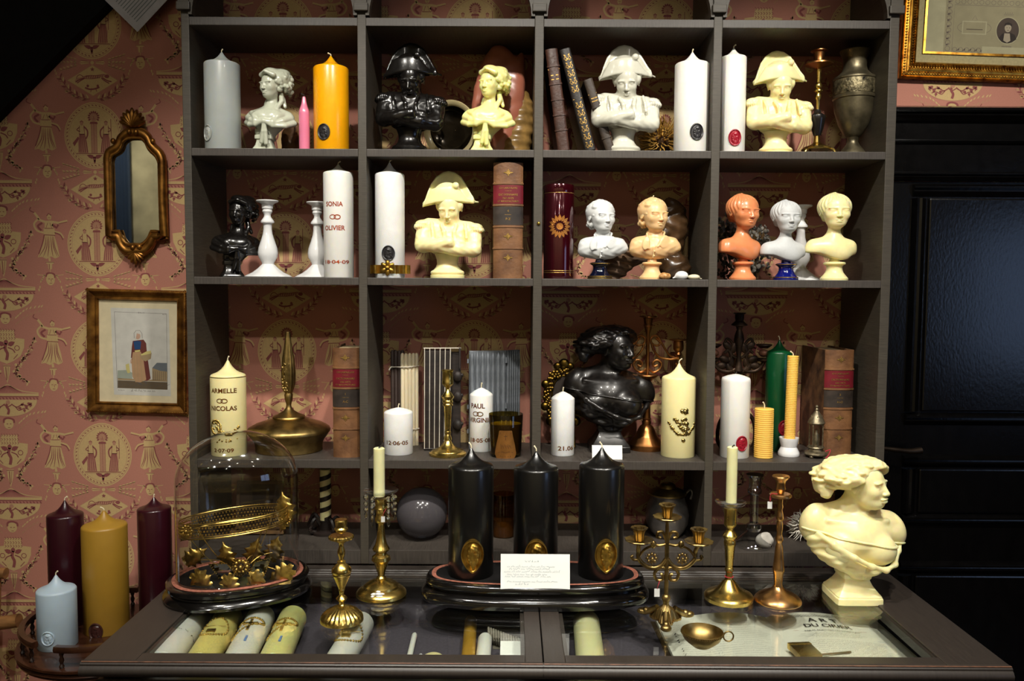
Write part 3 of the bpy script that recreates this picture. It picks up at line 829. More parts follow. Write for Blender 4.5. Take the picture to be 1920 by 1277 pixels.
def dict_art(vol, letters):
    def art(A, w, h):
        u = h / 216.0
        for y in (197, 79, 39): fleuron(A, 0, y * u, 7 * u)
        A.add(text_art('CH LABOULAYE', 4.6 * u, .012), 0, 167 * u); A.line([(-6 * u, 163 * u), (6 * u, 163 * u)], .6 * u, 0, 1)
        A.add(text_art('DICTIONNAIRE', 5.0 * u, .012), 0, 154.5 * u); A.add(text_art('DES ARTS', 4.6 * u, .012), 0, 148 * u); A.add(text_art('ET MANUFACTURES', 4.2 * u, .012), 0, 142.5 * u)
        A.add(text_art(vol, 6 * u, .012), 0, 124 * u); A.line([(-6 * u, 119 * u), (6 * u, 119 * u)], .6 * u, 0, 1); A.add(text_art(letters, 6 * u, .012), 0, 109 * u)
        for y in (179, 175.5, 138.5, 135, 99, 95.5, 58, 55, 18): A.line([(-w * .47, y * u), (w * .47, y * u)], .8 * u, 0, 1)
    return art
def dictionary(label, loc, w, h, d, vol, letters, **k):
    u = h / 216.0
    return book('leather_book', label, loc, w, h, d, lea, bands=[v * u for v in (177, 137, 97, 56.5)], labels=((139.5 * u, 174 * u, labr), (100 * u, 134 * u, labk)), art=dict_art(vol, letters), board=marb, group='matching volumes of a leather-bound dictionary', **k)
# ================================================================== sculpted busts (signed distance fields -> one skin)
class Field:
    def __init__(s, lo, hi, h):
        s.lo = np.array(lo, np.float32); s.h = h
        n = np.ceil((np.array(hi) - np.array(lo)) / h).astype(int) + 1
        ax = [np.arange(n[i], dtype=np.float32) * h + lo[i] for i in range(3)]
        s.P = np.meshgrid(*ax, indexing='ij'); s.n = n
    def ell(s, c, r, rot=None):
        X, Y, Z = [s.P[i] - np.float32(c[i]) for i in range(3)]
        if not isinstance(r, (tuple, list)): r = (r, r, r)
        if rot is not None: X, Y, Z = unrot(X, Y, Z, rot)
        a, b, c_ = X / r[0], Y / r[1], Z / r[2]
        k0 = np.sqrt(a * a + b * b + c_ * c_) + 1e-6
        k1 = np.sqrt((a / r[0]) ** 2 + (b / r[1]) ** 2 + (c_ / r[2]) ** 2) + 1e-6
        return k0 * (k0 - 1) / k1
    def cap(s, a, b, ra, rb=None):
        rb = ra if rb is None else rb
        a = np.array(a, np.float32); b = np.array(b, np.float32); d = b - a
        Q = [s.P[i] - a[i] for i in range(3)]
        t = np.clip((Q[0] * d[0] + Q[1] * d[1] + Q[2] * d[2]) / float(d @ d + 1e-9), 0, 1)
        return np.sqrt((Q[0] - t * d[0]) ** 2 + (Q[1] - t * d[1]) ** 2 + (Q[2] - t * d[2]) ** 2) - (ra + (rb - ra) * t)
    def path(s, pts, ra, rb=None, k=0.01):
        rb = ra if rb is None else rb; out = None; n = len(pts) - 1
        for i in range(n):
            q = s.cap(pts[i], pts[i + 1], ra + (rb - ra) * i / n, ra + (rb - ra) * (i + 1) / n)
            out = q if out is None else smin(out, q, k)
        return out
    def blobs(s, cs, k=0.012):
        out = None
        for c, r in cs:
            q = s.ell(c, r) if isinstance(r, (tuple, list)) else np.sqrt(sum((s.P[i] - np.float32(c[i])) ** 2 for i in range(3))) - r
            out = q if out is None else smin(out, q, k)
        return out
    def mesh(s, D, iso=0.0):
        D = D - iso
        D[0], D[-1] = 1, 1; D[:, 0], D[:, -1] = 1, 1; D[:, :, 0], D[:, :, -1] = 1, 1
        I = D < 0
        nx, ny, nz = D.shape
        cs = np.zeros((nx - 1, ny - 1, nz - 1), np.int8)
        for a in (0, 1):
            for b in (0, 1):
                for c in (0, 1): cs += I[a:nx - 1 + a, b:ny - 1 + b, c:nz - 1 + c]
        act = (cs > 0) & (cs < 8)
        idx = np.argwhere(act); num = -np.ones(act.shape, np.int32); num[tuple(idx.T)] = np.arange(len(idx))
        acc = np.zeros((len(idx), 3), np.float32); cnt = np.zeros((len(idx), 1), np.float32)
        i, j, k = idx.T
        cor = [(a, b, c) for a in (0, 1) for b in (0, 1) for c in (0, 1)]
        for p in cor:
            for ax in range(3):
                if p[ax]: continue
                q = list(p); q[ax] = 1
                va = D[i + p[0], j + p[1], k + p[2]]; vb = D[i + q[0], j + q[1], k + q[2]]
                mm = (va < 0) != (vb < 0)
                t = np.where(mm, va / np.where(mm, va - vb, 1), 0)
                w = np.tile(np.array(p, np.float32), (len(idx), 1)); w[:, ax] = t
                acc += w * mm[:, None]; cnt += mm[:, None]
        V = (idx + acc / np.maximum(cnt, 1)) * s.h + s.lo
        F = []
        for ax in range(3):
            sl0 = [slice(1, -1)] * 3; sl0[ax] = slice(0, -1); sl1 = [slice(1, -1)] * 3; sl1[ax] = slice(1, None)
            A_, B_ = I[tuple(sl0)], I[tuple(sl1)]
            for flip in (False, True):
                e = np.argwhere((A_ & ~B_) if not flip else (~A_ & B_))
                if len(e) == 0: continue
                off = [1, 1, 1]; off[ax] = 0; e = e + np.array(off)
                u, v = (ax + 1) % 3, (ax + 2) % 3
                quad = []
                for du, dv in ((-1, -1), (0, -1), (0, 0), (-1, 0)):
                    g = e.copy(); g[:, u] += du; g[:, v] += dv; quad.append(num[tuple(g.T)])
                q = np.stack(quad, 1)
                F.append(q[:, ::-1] if flip else q)
        F = np.concatenate(F); F = F[(F >= 0).all(1)]
        me = bpy.data.meshes.new('sculpt')
        me.vertices.add(len(V)); me.vertices.foreach_set('co', V.astype(np.float32).ravel())
        me.loops.add(len(F) * 4); me.loops.foreach_set('vertex_index', F.astype(np.int32).ravel())
        me.polygons.add(len(F)); me.polygons.foreach_set('loop_start', np.arange(0, len(F) * 4, 4, dtype=np.int32))
        me.polygons.foreach_set('use_smooth', np.ones(len(F), bool))
        me.update(calc_edges=True); me.validate()
        return me
def unrot(X, Y, Z, rot):
    rx, ry, rz = rot
    if rz: c, s = math.cos(-rz), math.sin(-rz); X, Y = X * c - Y * s, X * s + Y * c
    if ry: c, s = math.cos(-ry), math.sin(-ry); X, Z = X * c + Z * s, -X * s + Z * c
    if rx: c, s = math.cos(-rx), math.sin(-rx); Y, Z = Y * c - Z * s, Y * s + Z * c
    return X, Y, Z
def smin(a, b, k):
    h = np.maximum(k - np.abs(a - b), 0) / k
    return np.minimum(a, b) - h * h * k * 0.25
def smax(a, b, k): return -smin(-a, -b, k)
def head(f, c, s, yaw=0.0, pitch=0.0, roll=0.0, nose=1.0, lips=1.0, cheek=1.0, jaw=1.0, ear=True, brow=1.0, big=1.0, wide=1.0, nlen=1.0, eye=1.0):
    """c: centre (half way chin-crown), s: chin-to-crown height; face towards -y, yaw>0 turns to the viewer's right, pitch>0 looks down"""
    X, Y, Z = [f.P[i] - np.float32(c[i]) for i in range(3)]
    X, Y, Z = unrot(X, Y, Z, (0, 0, yaw))
    X, Y, Z = unrot(X, Y, Z, (pitch, 0, 0))
    if roll: X, Y, Z = unrot(X, Y, Z, (0, roll, 0))
    g = Field.__new__(Field); g.P = [X / (s * wide), Y / s, Z / s]
    D = g.ell((0, .06, .13), (.35 * big, .42 * big, .37 * big))
    D = smin(D, g.ell((0, -.09, -.12), (.285, .30, .37)), .12)
    D = smin(D, g.ell((0, -.2, -.37), (.17 * jaw, .16, .115)), .12)
    D = smin(D, g.ell((0, -.03, -.27), (.225 * jaw, .26, .16)), .1)
    ax = np.abs(g.P[0]); h = Field.__new__(Field); h.P = [ax, g.P[1], g.P[2]]
    D = smin(D, h.ell((.165, -.235, -.11), (.11, .11, .11)), .10) if cheek else D
    D = smin(D, h.ell((.14, -.335, .075), (.13, .055, .03 * brow)), .05)
    D = smax(D, -h.ell((.148, -.425, .0), (.085 * eye, .085, .05 * eye)), .05)
    D = smin(D, h.ell((.145, -.305, .0), (.075 * eye, .062, .046 * eye)), .02)
    D = smin(D, h.ell((.147, -.335, .028 * eye), (.09 * eye, .04, .014)), .015)
    D = smin(D, h.ell((.145, -.33, -.034 * eye), (.075 * eye, .035, .01)), .015)
    D = smin(D, g.cap((0, -.36, .05), (0, -.36 - .112 * nlen, -.15), .03, .047 * nose), .05)
    D = smin(D, h.ell((.05 * nose, -.38 - .045 * nlen, -.165), (.035 * nose, .04, .03)), .025)
    D = smin(D, g.ell((0, -.375, -.262), (.105 * lips, .05 * lips, .024 * lips)), .02)
    D = smin(D, g.ell((0, -.37, -.315), (.085 * lips, .05 * lips, .03 * lips)), .02)
    D = smax(D, -g.cap((-.075 * lips, -.415, -.29), (.075 * lips, -.42, -.29), .007), .012)
    if ear:
        D = smin(D, h.ell((.345, .08, -.03), (.03, .075, .115), (0.15, -.15, 0)), .03)
        D = smax(D, -h.ell((.385, .06, -.02), (.02, .04, .06)), .02)
    return D * s
def headpt(c, s, yaw, pitch, p):
    """point of the head frame in the bust frame"""
    v = Vector(p) * s
    v = Matrix.Rotation(pitch, 3, 'X') @ v; v = Matrix.Rotation(yaw, 3, 'Z') @ v
    return (c[0] + v.x, c[1] + v.y, c[2] + v.z)
def ripple(f, sc_, amp, seed=0.0):
    X, Y, Z = f.P
    a = np.sin(X * sc_ + 1.7 * np.sin(Z * sc_ * .8 + seed) + seed) * np.sin(Z * sc_ * .9 + 1.3 * np.sin(Y * sc_ * .7)) + .6 * np.sin(Y * sc_ * 1.1 + Z * sc_ * .5 + seed * 2)
    return a * amp
def strands(f, c, n, amp, axis=(0, 0, 1), tw=4.0):
    """combed hair: ridges running around a pole"""
    X, Y, Z = [f.P[i] - np.float32(c[i]) for i in range(3)]
    th = np.arctan2(X, -Y)
    return amp * np.sin(n * th + tw * 6 * Z + 1.2 * np.sin(40 * Z))
def sqr(p=6.0):
    def f(t, r, z):
        c, s = abs(math.cos(t)), abs(math.sin(t)); return r / (c ** p + s ** p) ** (1 / p)
    return f

SC = {}
def make_officer():
    H = 1 / 165.0
    f = Field((-.36, -.26, .14), (.38, .2, .72), H)
    D = f.ell((.02, .01, .37), (.235, .125, .155))
    D = smin(D, f.ell((.02, .0, .30), (.18, .11, .10)), .06)
    D = smin(D, f.cap((-.17, .01, .49), (.2, .01, .46), .07, .07), .05)
    D = smin(D, f.cap((.02, .01, .45), (.02, -.01, .58), .085, .075), .04)               # neck and stock
    D = smin(D, f.cap((-.215, .0, .46), (-.225, -.055, .31), .072, .075), .03)          # upper arms
    D = smin(D, f.cap((.25, .0, .43), (.245, -.055, .275), .072, .075), .03)
    D = smin(D, f.path([(.235, -.07, .265), (.1, -.14, .265), (-.04, -.155, .285)], .07, .055), .02)
    D = smin(D, f.path([(-.215, -.07, .305), (-.1, -.15, .30), (.03, -.19, .325)], .07, .05), .012)
    D = smin(D, f.ell((.045, -.185, .325), (.022, .05, .055), (0, -.25, .3)), .008)       # cuff
    D = smin(D, f.ell((.12, -.15, .33), (.06, .03, .035), (0, .3, 0)), .02)               # hand
    for x0, x1, zz in ((-.05, -.02, .49), (.09, .07, .49)): D = smin(D, f.path([(x0, -.095, zz), (x1, -.14, .42), (x1 + .01, -.145, .35)], .016, .02), .012)   # lapels
    for x in (-.14, .165): D = smin(D, f.path([(x, -.07, .51), (x + .01, -.115, .44), (x + .02, -.125, .37)], .014), .012)
    th = lambda c: np.arctan2(f.P[0] - c[0], -(f.P[1] - c[1]))
    for c in ((-.225, -.005, .505), (.255, -.005, .475)):
        e = smin(f.ell(c, (.073, .078, .038)), f.ell((c[0] * 1.06, c[1], c[2] - .03), (.07, .082, .035)), .02)
        e = e + 0.005 * np.sin(26 * th(c)) * (f.P[2] < c[2] - .004)
        D = smin(D, e, .008)
    hc, hs, yw, pt = (.022, -.035, .645), .30, -.16, .36
    hd = head(f, hc, hs, yw, pt, jaw=1.12, brow=1.3)
    D = smin(D, hd, .02)
    for sx in (-1, 1): D = smin(D, f.ell(headpt(hc, hs, yw, pt, (sx * .33, .02, .08)), (.03, .045, .045)), .02)   # side hair
    D = D + ripple(f, 60, .0022, 1.0) * (f.P[2] < .45)
    fig = f.mesh(D)
    # bicorne
    g = Field((-.27, -.2, .63), (.29, .16, 1.03), H)
    X, Y, Z = g.P
    top = np.interp(X, [-.235, -.222, -.213, -.187, -.157, -.109, -.048, .004, .065, .126, .17, .213, .243, .252], [.62, .69, .715, .796, .874, .943, .987, 1.0, .987, .943, .874, .796, .75, .66]).astype(np.float32)
    bot = np.interp(X, [-.23, -.2, -.109, .0, .09, .187, .25], [.66, .668, .687, .70, .70, .694, .70]).astype(np.float32)
    yc = (.045 - .9 * (X * X) * 1.3).astype(np.float32)
    slab = np.maximum(np.maximum((Z - top) * .75, (bot - Z) * .9), np.abs(Y - yc) - .016)
    slab = smax(smax((Z - top) * .75, (bot - Z) * .9, .02), np.abs(Y - yc) - .015, .02)
    ft = np.interp(X, [-.235, -.21, -.175, -.143, -.05, .04, .085, .126, .178, .22, .245], [.66, .69, .755, .815, .828, .838, .845, .80, .745, .725, .72]).astype(np.float32)
    fb = np.interp(X, [-.23, -.2, -.109, .0, .09, .187, .25], [.66, .668, .687, .70, .70, .694, .70]).astype(np.float32)
    fy = (-.12 + 1.9 * X * X - .10 * (.80 - Z)).astype(np.float32)
    fl = smax(smax((Z - ft) * .7, (fb - Z) * .9, .02), np.abs(Y - fy) - .014, .016)
    D = smin(slab, fl, .03)
    D = smin(D, g.ell((.0, -.03, .76), (.135, .105, .125)), .03)
    D = smin(D, g.cap((-.215, -.0, .69), (-.19, .0, .70), .018, .02), .02); D = smin(D, g.cap((.225, -.01, .725), (.19, -.02, .72), .022, .02), .02)
    D = smin(D, g.ell((.083, -.125, .845), (.032, .022, .03)), .012)
    hat = g.mesh(D)
    SC['officer'] = dict(figure=fig, hat=hat, pedestal=lathe([(.158, 0), (.16, .006), (.16, .03), (.148, .034), (.156, .042), (.158, .055), (.15, .068), (.128, .08), (.108, .105), (.098, .135), (.1, .17), (.112, .205), (.122, .225), (.08, .24)], 48, oval=.85))
def make_lady():
    H = 1 / 165.0
    f = Field((-.3, -.28, .06), (.44, .24, 1.0), H)
    D = f.ell((.06, .0, .37), (.20, .125, .12))
    D = smin(D, f.cap((.085, .015, .50), (-.13, .02, .425), .055, .075), .06); D = smin(D, f.cap((.085, .015, .50), (.25, .02, .415), .055, .075), .06)
    D = smin(D, f.cap((.055, -.01, .36), (.02, -.01, .225), .165, .11), .06)
    D = smin(D, f.ell((-.03, -.095, .405), (.085, .07, .07)), .05); D = smin(D, f.ell((.14, -.09, .40), (.085, .07, .07)), .05)
    D = smin(D, f.cap((.085, .01, .46), (.085, .005, .68), .072, .062), .06)
    # shawl folds running to the knot
    kn = (.04, -.185, .335)
    for q, r in (((-.215, .01, .35), .034), ((-.195, -.01, .405), .034), ((-.14, -.04, .455), .028)):
        D = smin(D, f.path([q, (q[0] * .72 + .01, -.12, q[2] - .045), (-.06, -.185, q[2] * .5 + .12), kn], r, .02), .02)
    for q, r in (((.345, .01, .34), .034), ((.30, -.01, .395), .034), ((.235, -.03, .445), .028)):
        D = smin(D, f.path([q, (q[0] * .76 + .01, -.12, q[2] - .05), (.14, -.18, q[2] * .5 + .11), kn], r, .02), .02)
    D = smin(D, f.path([(-.18, .03, .42), (-.07, .09, .46), (.06, .11, .47), (.19, .09, .46), (.3, .02, .40)], .04), .04)
    D = smin(D, f.ell(kn, (.03, .025, .03)), .01)
    D = smin(D, f.path([kn, (.025, -.175, .22), (.0, -.15, .1)], .02, .024), .008); D = smin(D, f.path([kn, (.055, -.175, .22), (.055, -.155, .085)], .02, .026), .008)
    D = smax(D, -(f.P[2] - .20 - .0 * f.P[0]) * 1.0, .03) if False else D
    hc, hs, yw, pt = (.085, -.03, .775), .315, -.48, .05
    D = smin(D, head(f, hc, hs, yw, pt, jaw=.95, nlen=.85), .03)
    for sx in (1,):                                                     # ringlets
        D = smin(D, f.path([(.19, .03, .68), (.2, .0, .6), (.17, -.03, .54), (.16, -.06, .5)], .03, .022), .012); D = smin(D, f.path([(.2, .05, .64), (.235, .02, .54)], .03, .02), .012)
    D = smin(D, f.path([(.02, .05, .62), (.0, .02, .56)], .022, .016), .012)
    fig = f.mesh(D)
    g = Field((-.06, -.28, .62), (.38, .26, 1.02), H)
    D = g.ell((.145, .045, .85), (.16, .17, .125))
    D = smin(D, g.ell((.10, -.01, .925), (.10, .12, .055), (0, .15, 0)), .02); D = smin(D, g.ell((.19, .06, .93), (.10, .11, .055)), .02)
    D = smin(D, g.path([(-.01, -.08, .885), (.06, -.15, .905), (.15, -.15, .87)], .03), .015)
    rn = random.Random(4); bl = []
    for i in range(46):
        a, e = rn.uniform(-1.3, 1.9), rn.uniform(-1.0, .8)
        bl.append(((.17 + .14 * math.cos(e) * math.sin(a + .9), .05 - .15 * math.cos(e) * math.cos(a + .9), .82 + .12 * math.sin(e)), rn.uniform(.022, .034)))
    for i in range(14): bl.append(((.25 + rn.uniform(-.06, .05), .02 + rn.uniform(-.1, .1), .70 + rn.uniform(-.03, .06)), rn.uniform(.022, .032)))
    D = smin(D, g.blobs(bl, .008), .012)
    D = smax(D, -g.ell((hc[0] - .065, -.17, .745), (.11, .13, .15), (0, 0, -.48)), .02)
    hair = g.mesh(D)
    SC['lady'] = dict(figure=fig, hair=hair, pedestal=lathe([(.138, 0), (.138, .012), (.125, .035), (.1, .075), (.087, .125), (.088, .143), (.103, .148), (.105, .165), (.103, .19), (.09, .2), (.1, .215), (.1, .26)], 48, mod=sqr(7)))
def make_girl():
    H = 1 / 150.0
    f = Field((-.36, -.26, .19), (.3, .28, 1.02), H)
    D = f.ell((-.03, -.01, .35), (.215, .115, .13))
    D = smin(D, f.cap((-.02, .02, .45), (-.235, .01, .375), .05, .075), .09); D = smin(D, f.cap((-.02, .02, .45), (.165, .03, .375), .05, .07), .09)
    D = smin(D, f.cap((-.235, .01, .37), (-.25, .0, .33), .075, .075), .06); D = smin(D, f.cap((.165, .03, .37), (.175, .02, .33), .07, .06), .06)
    D = smin(D, f.cap((-.02, .02, .42), (-.01, .0, .62), .08, .064), .06)
    X, Y, Z = f.P
    D = smin(D, f.ell((.03, -.03, .29), (.13, .09, .09)), .05)
    lim = np.interp(X, [-.36, -.2, -.15, -.05, .05, .12, .17, .3], [.315, .305, .29, .25, .228, .238, .275, .315]).astype(np.float32)
    D = smax(D, (lim - Z), .012)
    hc, hs = (-.01, -.02, .77), .375
    D = smin(D, head(f, hc, hs, -.06, .02, jaw=.95, nose=.85, nlen=.72, lips=.82, cheek=1.2, brow=.6, big=1.03, wide=1.2, eye=1.2), .04)
    fig = f.mesh(D)
    g = Field((-.22, -.2, .62), (.21, .24, 1.04), H)
    D = g.ell((-.01, .025, .82), (.182, .182, .155)) + strands(g, (-.01, .04, .8), 26, .004)
    D = smin(D, g.ell((.0, .08, .955), (.06, .06, .035)) + ripple(g, 90, .006), .03)
    D = smin(D, g.ell((-.01, .12, .72), (.10, .08, .09)) + strands(g, (-.01, .04, .8), 26, .004), .04)
    D = smax(D, -g.ell((-.02, -.17, .745), (.165, .115, .165)), .02)
    D = smax(D, .665 - g.P[2], .02)
    hair = g.mesh(D)
    SC['girl'] = dict(figure=fig, hair=hair, pedestal=SOCLE)
SOCLE = lathe([(.148, 0), (.15, .006), (.15, .026), (.142, .034), (.138, .04), (.118, .062), (.098, .09), (.087, .12), (.085, .15), (.092, .168), (.108, .177), (.118, .184), (.118, .2), (.108, .206), (.06, .212), (.05, .25)], 48)
def make_boy():
    H = 1 / 155.0
    f = Field((-.3, -.26, .2), (.38, .24, 1.02), H)
    X, Y, Z = f.P
    D = f.ell((.025, -.01, .375), (.235, .125, .14))
    D = smin(D, f.cap((.03, .02, .49), (-.165, .01, .41), .05, .08), .09); D = smin(D, f.cap((.03, .02, .49), (.235, .01, .415), .05, .075), .09)
    D = smin(D, f.cap((-.17, .01, .41), (-.195, .0, .35), .08, .075), .07); D = smin(D, f.cap((.235, .01, .41), (.28, .0, .385), .075, .055), .07)
    D = smin(D, f.cap((.03, .02, .45), (.03, .0, .62), .078, .066), .06)
    D = smax(D, (.30 - Z) - .065 * np.cos(np.clip((X - .0) / .22, -1.5, 1.5)) - .28 * np.maximum(X - .18, 0) * -1, .02)
    D = D + ripple(f, 45, .003, 2.2) * (Z < .5)
    # open collar
    D = smin(D, f.path([(-.05, .04, .575), (-.075, -.06, .54), (-.07, -.118, .45), (-.065, -.13, .37)], .012, .012), .015)
    D = smin(D, f.ell((-.095, -.118, .43), (.042, .013, .085), (-.2, .15, -.25)), .01)
    D = smin(D, f.path([(.1, .04, .59), (.135, -.04, .56), (.11, -.108, .48), (.045, -.135, .39)], .012, .012), .015)
    D = smin(D, f.ell((.125, -.108, .45), (.058, .013, .085), (-.2, .55, .28)), .01)
    D = smin(D, f.cap((.0, -.138, .38), (-.01, -.125, .26), .008), .012)
    for z in (.33, .28): D = smin(D, f.ell((.005, -.142 + (.33 - z) * .25, z), .011), .004)
    hc, hs, yw = (.015, -.02, .765), .38, .42
    D = smin(D, head(f, hc, hs, yw, .02, jaw=.95, nose=.85, nlen=.72, lips=.85, cheek=1.2, brow=.6, wide=1.17, eye=1.2), .04)
    fig = f.mesh(D)
    g = Field((-.22, -.2, .6), (.2, .24, 1.03), H)
    D = g.ell((-.005, .03, .825), (.178, .175, .15))
    D = smin(D, g.ell((-.06, .1, .73), (.1, .09, .1)), .04)
    rn = random.Random(8); bl = []
    for i in range(60):
        a, e = rn.uniform(-3.14, 3.14), rn.uniform(-.5, 1.45)
        bl.append(((-.005 + .145 * math.cos(e) * math.sin(a), .03 + .16 * math.cos(e) * math.cos(a), .82 + .14 * math.sin(e)), (rn.uniform(.025, .045), rn.uniform(.025, .045), rn.uniform(.018, .03))))
    for i in range(10): bl.append(((-.12 + rn.uniform(-.03, .05), .03 + rn.uniform(-.05, .08), .65 + rn.uniform(-.02, .08)), .028))
    D = smin(D, g.blobs(bl, .01), .015)
    D = smax(D, -g.ell(headpt(hc, hs, yw, 0, (0, -.42, -.08)), (.15, .13, .16), (0, 0, yw)), .02)
    hair = g.mesh(D)
    SC['boy'] = dict(figure=fig, hair=hair, pedestal=SOCLE)
def make_woman():
    H = 1 / 180.0
    f = Field((-.42, -.32, .12), (.42, .26, 1.02), H)
    X, Y, Z = f.P
    D = f.ell((.0, .01, .46), (.27, .135, .15))
    D = smin(D, f.cap((.0, .0, .40), (.01, .0, .20), .19, .095), .10)
    D = smin(D, f.ell((-.275, .03, .52), (.085, .09, .125), (0, .3, 0)), .05)       # shoulders
    D = smin(D, f.ell((.275, .03, .475), (.085, .09, .125), (0, -.4, 0)), .05)
    D = smin(D, f.cap((-.23, .05, .585), (-.03, .04, .63), .045, .06), .06); D = smin(D, f.cap((.22, .05, .54), (.02, .04, .62), .045, .06), .06)
    D = smin(D, f.ell((.125, -.115, .375), (.115, .10, .105)), .03); D = smin(D, f.ell((-.13, -.11, .38), (.105, .09, .10)), .03)
    D = smin(D, f.cap((-.01, .03, .54), (.015, .01, .76), .084, .072), .05)
    D = smin(D, f.cap((.03, -.075, .56), (.075, -.03, .70), .014, .018), .025)            # neck tendon
    for sx in (-1, 1): D = smin(D, f.cap((sx * .03, -.11, .545), (sx * .2, -.055, .555), .014, .014), .025)
    body = D
    hc, hs, yw, pt = (.05, -.04, .80), .325, .80, -.08
    D = smin(D, head(f, hc, hs, yw, pt, jaw=1.08, nose=1.15, nlen=.7, lips=1.3, brow=1.1), .03)
    fig = f.mesh(D)
    zl = (.445 - .15 * (X + .03)).astype(np.float32)
    cord = f.mesh(smax(smax(body - .010, np.abs(Z - zl) - .008, .008), Y - .0, .01))
    # dress: drapery gathered under the chest
    q = Field((-.4, -.33, .12), (.42, .26, .56), H)
    X, Y, Z = q.P
    D = smin(q.cap((.0, .0, .36), (.01, .0, .20), .205, .112), q.ell((.13, .02, .37), (.215, .135, .10), (0, -.35, 0)), .05)
    D = smin(D, q.ell((-.13, .02, .38), (.215, .135, .10), (0, .3, 0)), .05)
    D = smin(D, q.ell((-.14, -.10, .36), (.10, .095, .10)), .04)
    D = smin(D, q.ell((.0, .0, .335), (.265, .16, .145)), .04)
    D = smin(D, q.ell((.03, -.05, .25), (.15, .12, .075)), .03)
    fold = np.sin(58 * (Z + .42 * X * np.sign(.02 - X) + .03 * np.sin(11 * X + 1))) + .5 * np.sin(105 * (Z - .3 * X) + 6 * np.sin(7 * X))
    D = D + .0075 * fold
    lim = np.interp(X, [-.4, -.3, -.2, -.08, .04, .14, .22, .28, .34, .4], [.46, .46, .43, .345, .285, .262, .285, .34, .41, .44]).astype(np.float32)
    D = smax(D, (Z - lim) * .8, .02)
    D = smin(D, q.path([(-.27, -.06, .47), (-.2, -.17, .425), (-.08, -.215, .35), (.04, -.215, .29), (.14, -.2, .262), (.22, -.15, .285), (.285, -.05, .35), (.32, .01, .41)], .016, .014, .03), .03)
    D = smax(D, .16 - Z, .02)
    dress = q.mesh(D)
    # hair, tied and swept
    g = Field((-.34, -.3, .66), (.28, .28, 1.03), H)
    D = g.ell((-.05, .03, .87), (.205, .185, .11), (0, -.15, 0))
    D = smin(D, g.ell((.12, -.02, .925), (.09, .11, .05), (0, .35, 0)), .03); D = smin(D, g.ell((.165, .03, .89), (.05, .08, .05), (0, .7, 0)), .03)
    D = smin(D, g.ell((-.2, .04, .775), (.075, .09, .06)), .03); D = smin(D, g.ell((-.21, -.02, .74), (.04, .045, .04)), .02)
    rn = random.Random(11); bl = []
    for i in range(70):
        a, e = rn.uniform(-3.14, 3.14), rn.uniform(-.6, 1.3)
        x = -.05 + .20 * math.cos(e) * math.sin(a)
        bl.append(((x, .03 + .175 * math.cos(e) * math.cos(a), .87 + .095 * math.sin(e) + .18 * (x + .05)), (rn.uniform(.03, .055), rn.uniform(.03, .05), rn.uniform(.014, .022))))
    D = smin(D, g.blobs(bl, .01), .012)
    D = D + ripple(g, 70, .004, .3)
    D = smax(D, -g.ell(headpt(hc, hs, yw, pt, (0, -.44, -.12)), (.165, .15, .155), (0, 0, yw)), .03)
    hair = g.mesh(D)
    SC['woman'] = dict(figure=fig, hair=hair, dress=dress, cord=cord, pedestal=lathe([(.155, 0), (.158, .004), (.158, .042), (.152, .05), (.152, .056), (.135, .075), (.105, .115), (.092, .14), (.088, .155), (.095, .165), (.1, .19), (.09, .22)], 48, mod=sqr(14)))
for _m in (make_officer, make_lady, make_girl, make_boy, make_woman): _m()
_used = {}
def bust(kind, name, label, cx, ybase, ytop, Y, z, m, pm=None, rz=0.0, group=None, wickz=None, x=None, bands=None):
    H = at(cx, ytop, Y).z - z
    x = at(cx, ybase, Y).x if x is None else x
    group = group or {'officer': 'officer busts in bicorne hats', 'lady': 'lady busts with knotted shawls', 'girl': 'girl busts on round socles', 'boy': 'boy busts in open-collared shirts', 'woman': 'busts of a woman with tousled hair'}[kind]
    B = empty(name, (x, Y, z), label, 'bust', group); B.scale = (H, H, H); B.rotation_euler = (0, 0, rz)
    for part, src in SC[kind].items():
        key = (kind, part)
        if key not in _used:
            if isinstance(src, tuple): src = meshof(part, *src, ang=35)
            src.materials.append(m); _used[key] = src
        mk(part, _used[key], (pm or m) if part == 'pedestal' else m, B)
    if wickz: mk('wick', xf(wick_mesh(0, .03, .3, .005), (wickz[0], wickz[1], wickz[2])), wickm, B)
    for r, zz in (bands or ()):
        mk('gold_band', tube([(r * math.cos(2 * PI * i / 40), r * math.sin(2 * PI * i / 40), zz) for i in range(40)], .006, 8, closed=True), goldm, B)
    return B
# ================================================================== row 1 and row 2 of the shelves
W_but = wax('wax_butter', (247, 234, 176), 0.5, rough=0.34, r=(0.016, 0.009, 0.003))
W_butg = wax('wax_green_butter', (240, 234, 160), 0.6, rough=0.3, r=(0.018, 0.011, 0.003))
W_peach = wax('wax_peach', (232, 192, 140), 0.45, rough=0.36, r=(0.016, 0.01, 0.004))
W_terra = wax('wax_terracotta', (222, 140, 92), 0.35, rough=0.3, r=(0.014, 0.006, 0.003), coat=0.2)
P_cel = mat('porcelain_celadon', (196, 200, 180), 0.24, coat=0.4, noise=.03)
P_glaze = mat('porcelain_glazed_grey', (206, 204, 188), 0.2, coat=0.5, noise=.03)
P_bisque = mat('bisque_white', (208, 210, 209), 0.55, noise=.03)
P_bisqueg = mat('bisque_grey_white', (196, 198, 198), 0.55, noise=.03)
B_black = mat('bust_black_gloss', (22, 19, 17), 0.26, noise=0.3, coat=0.4)
B_bronze = mat('bust_black_bronze', (30, 26, 24), 0.34, 0.25, noise=0.3, coat=0.3)
navy = mat('glaze_navy', (10, 14, 34), 0.1, coat=1.0)
cobalt = mat('glaze_cobalt', (14, 22, 104), 0.1, coat=1.0)

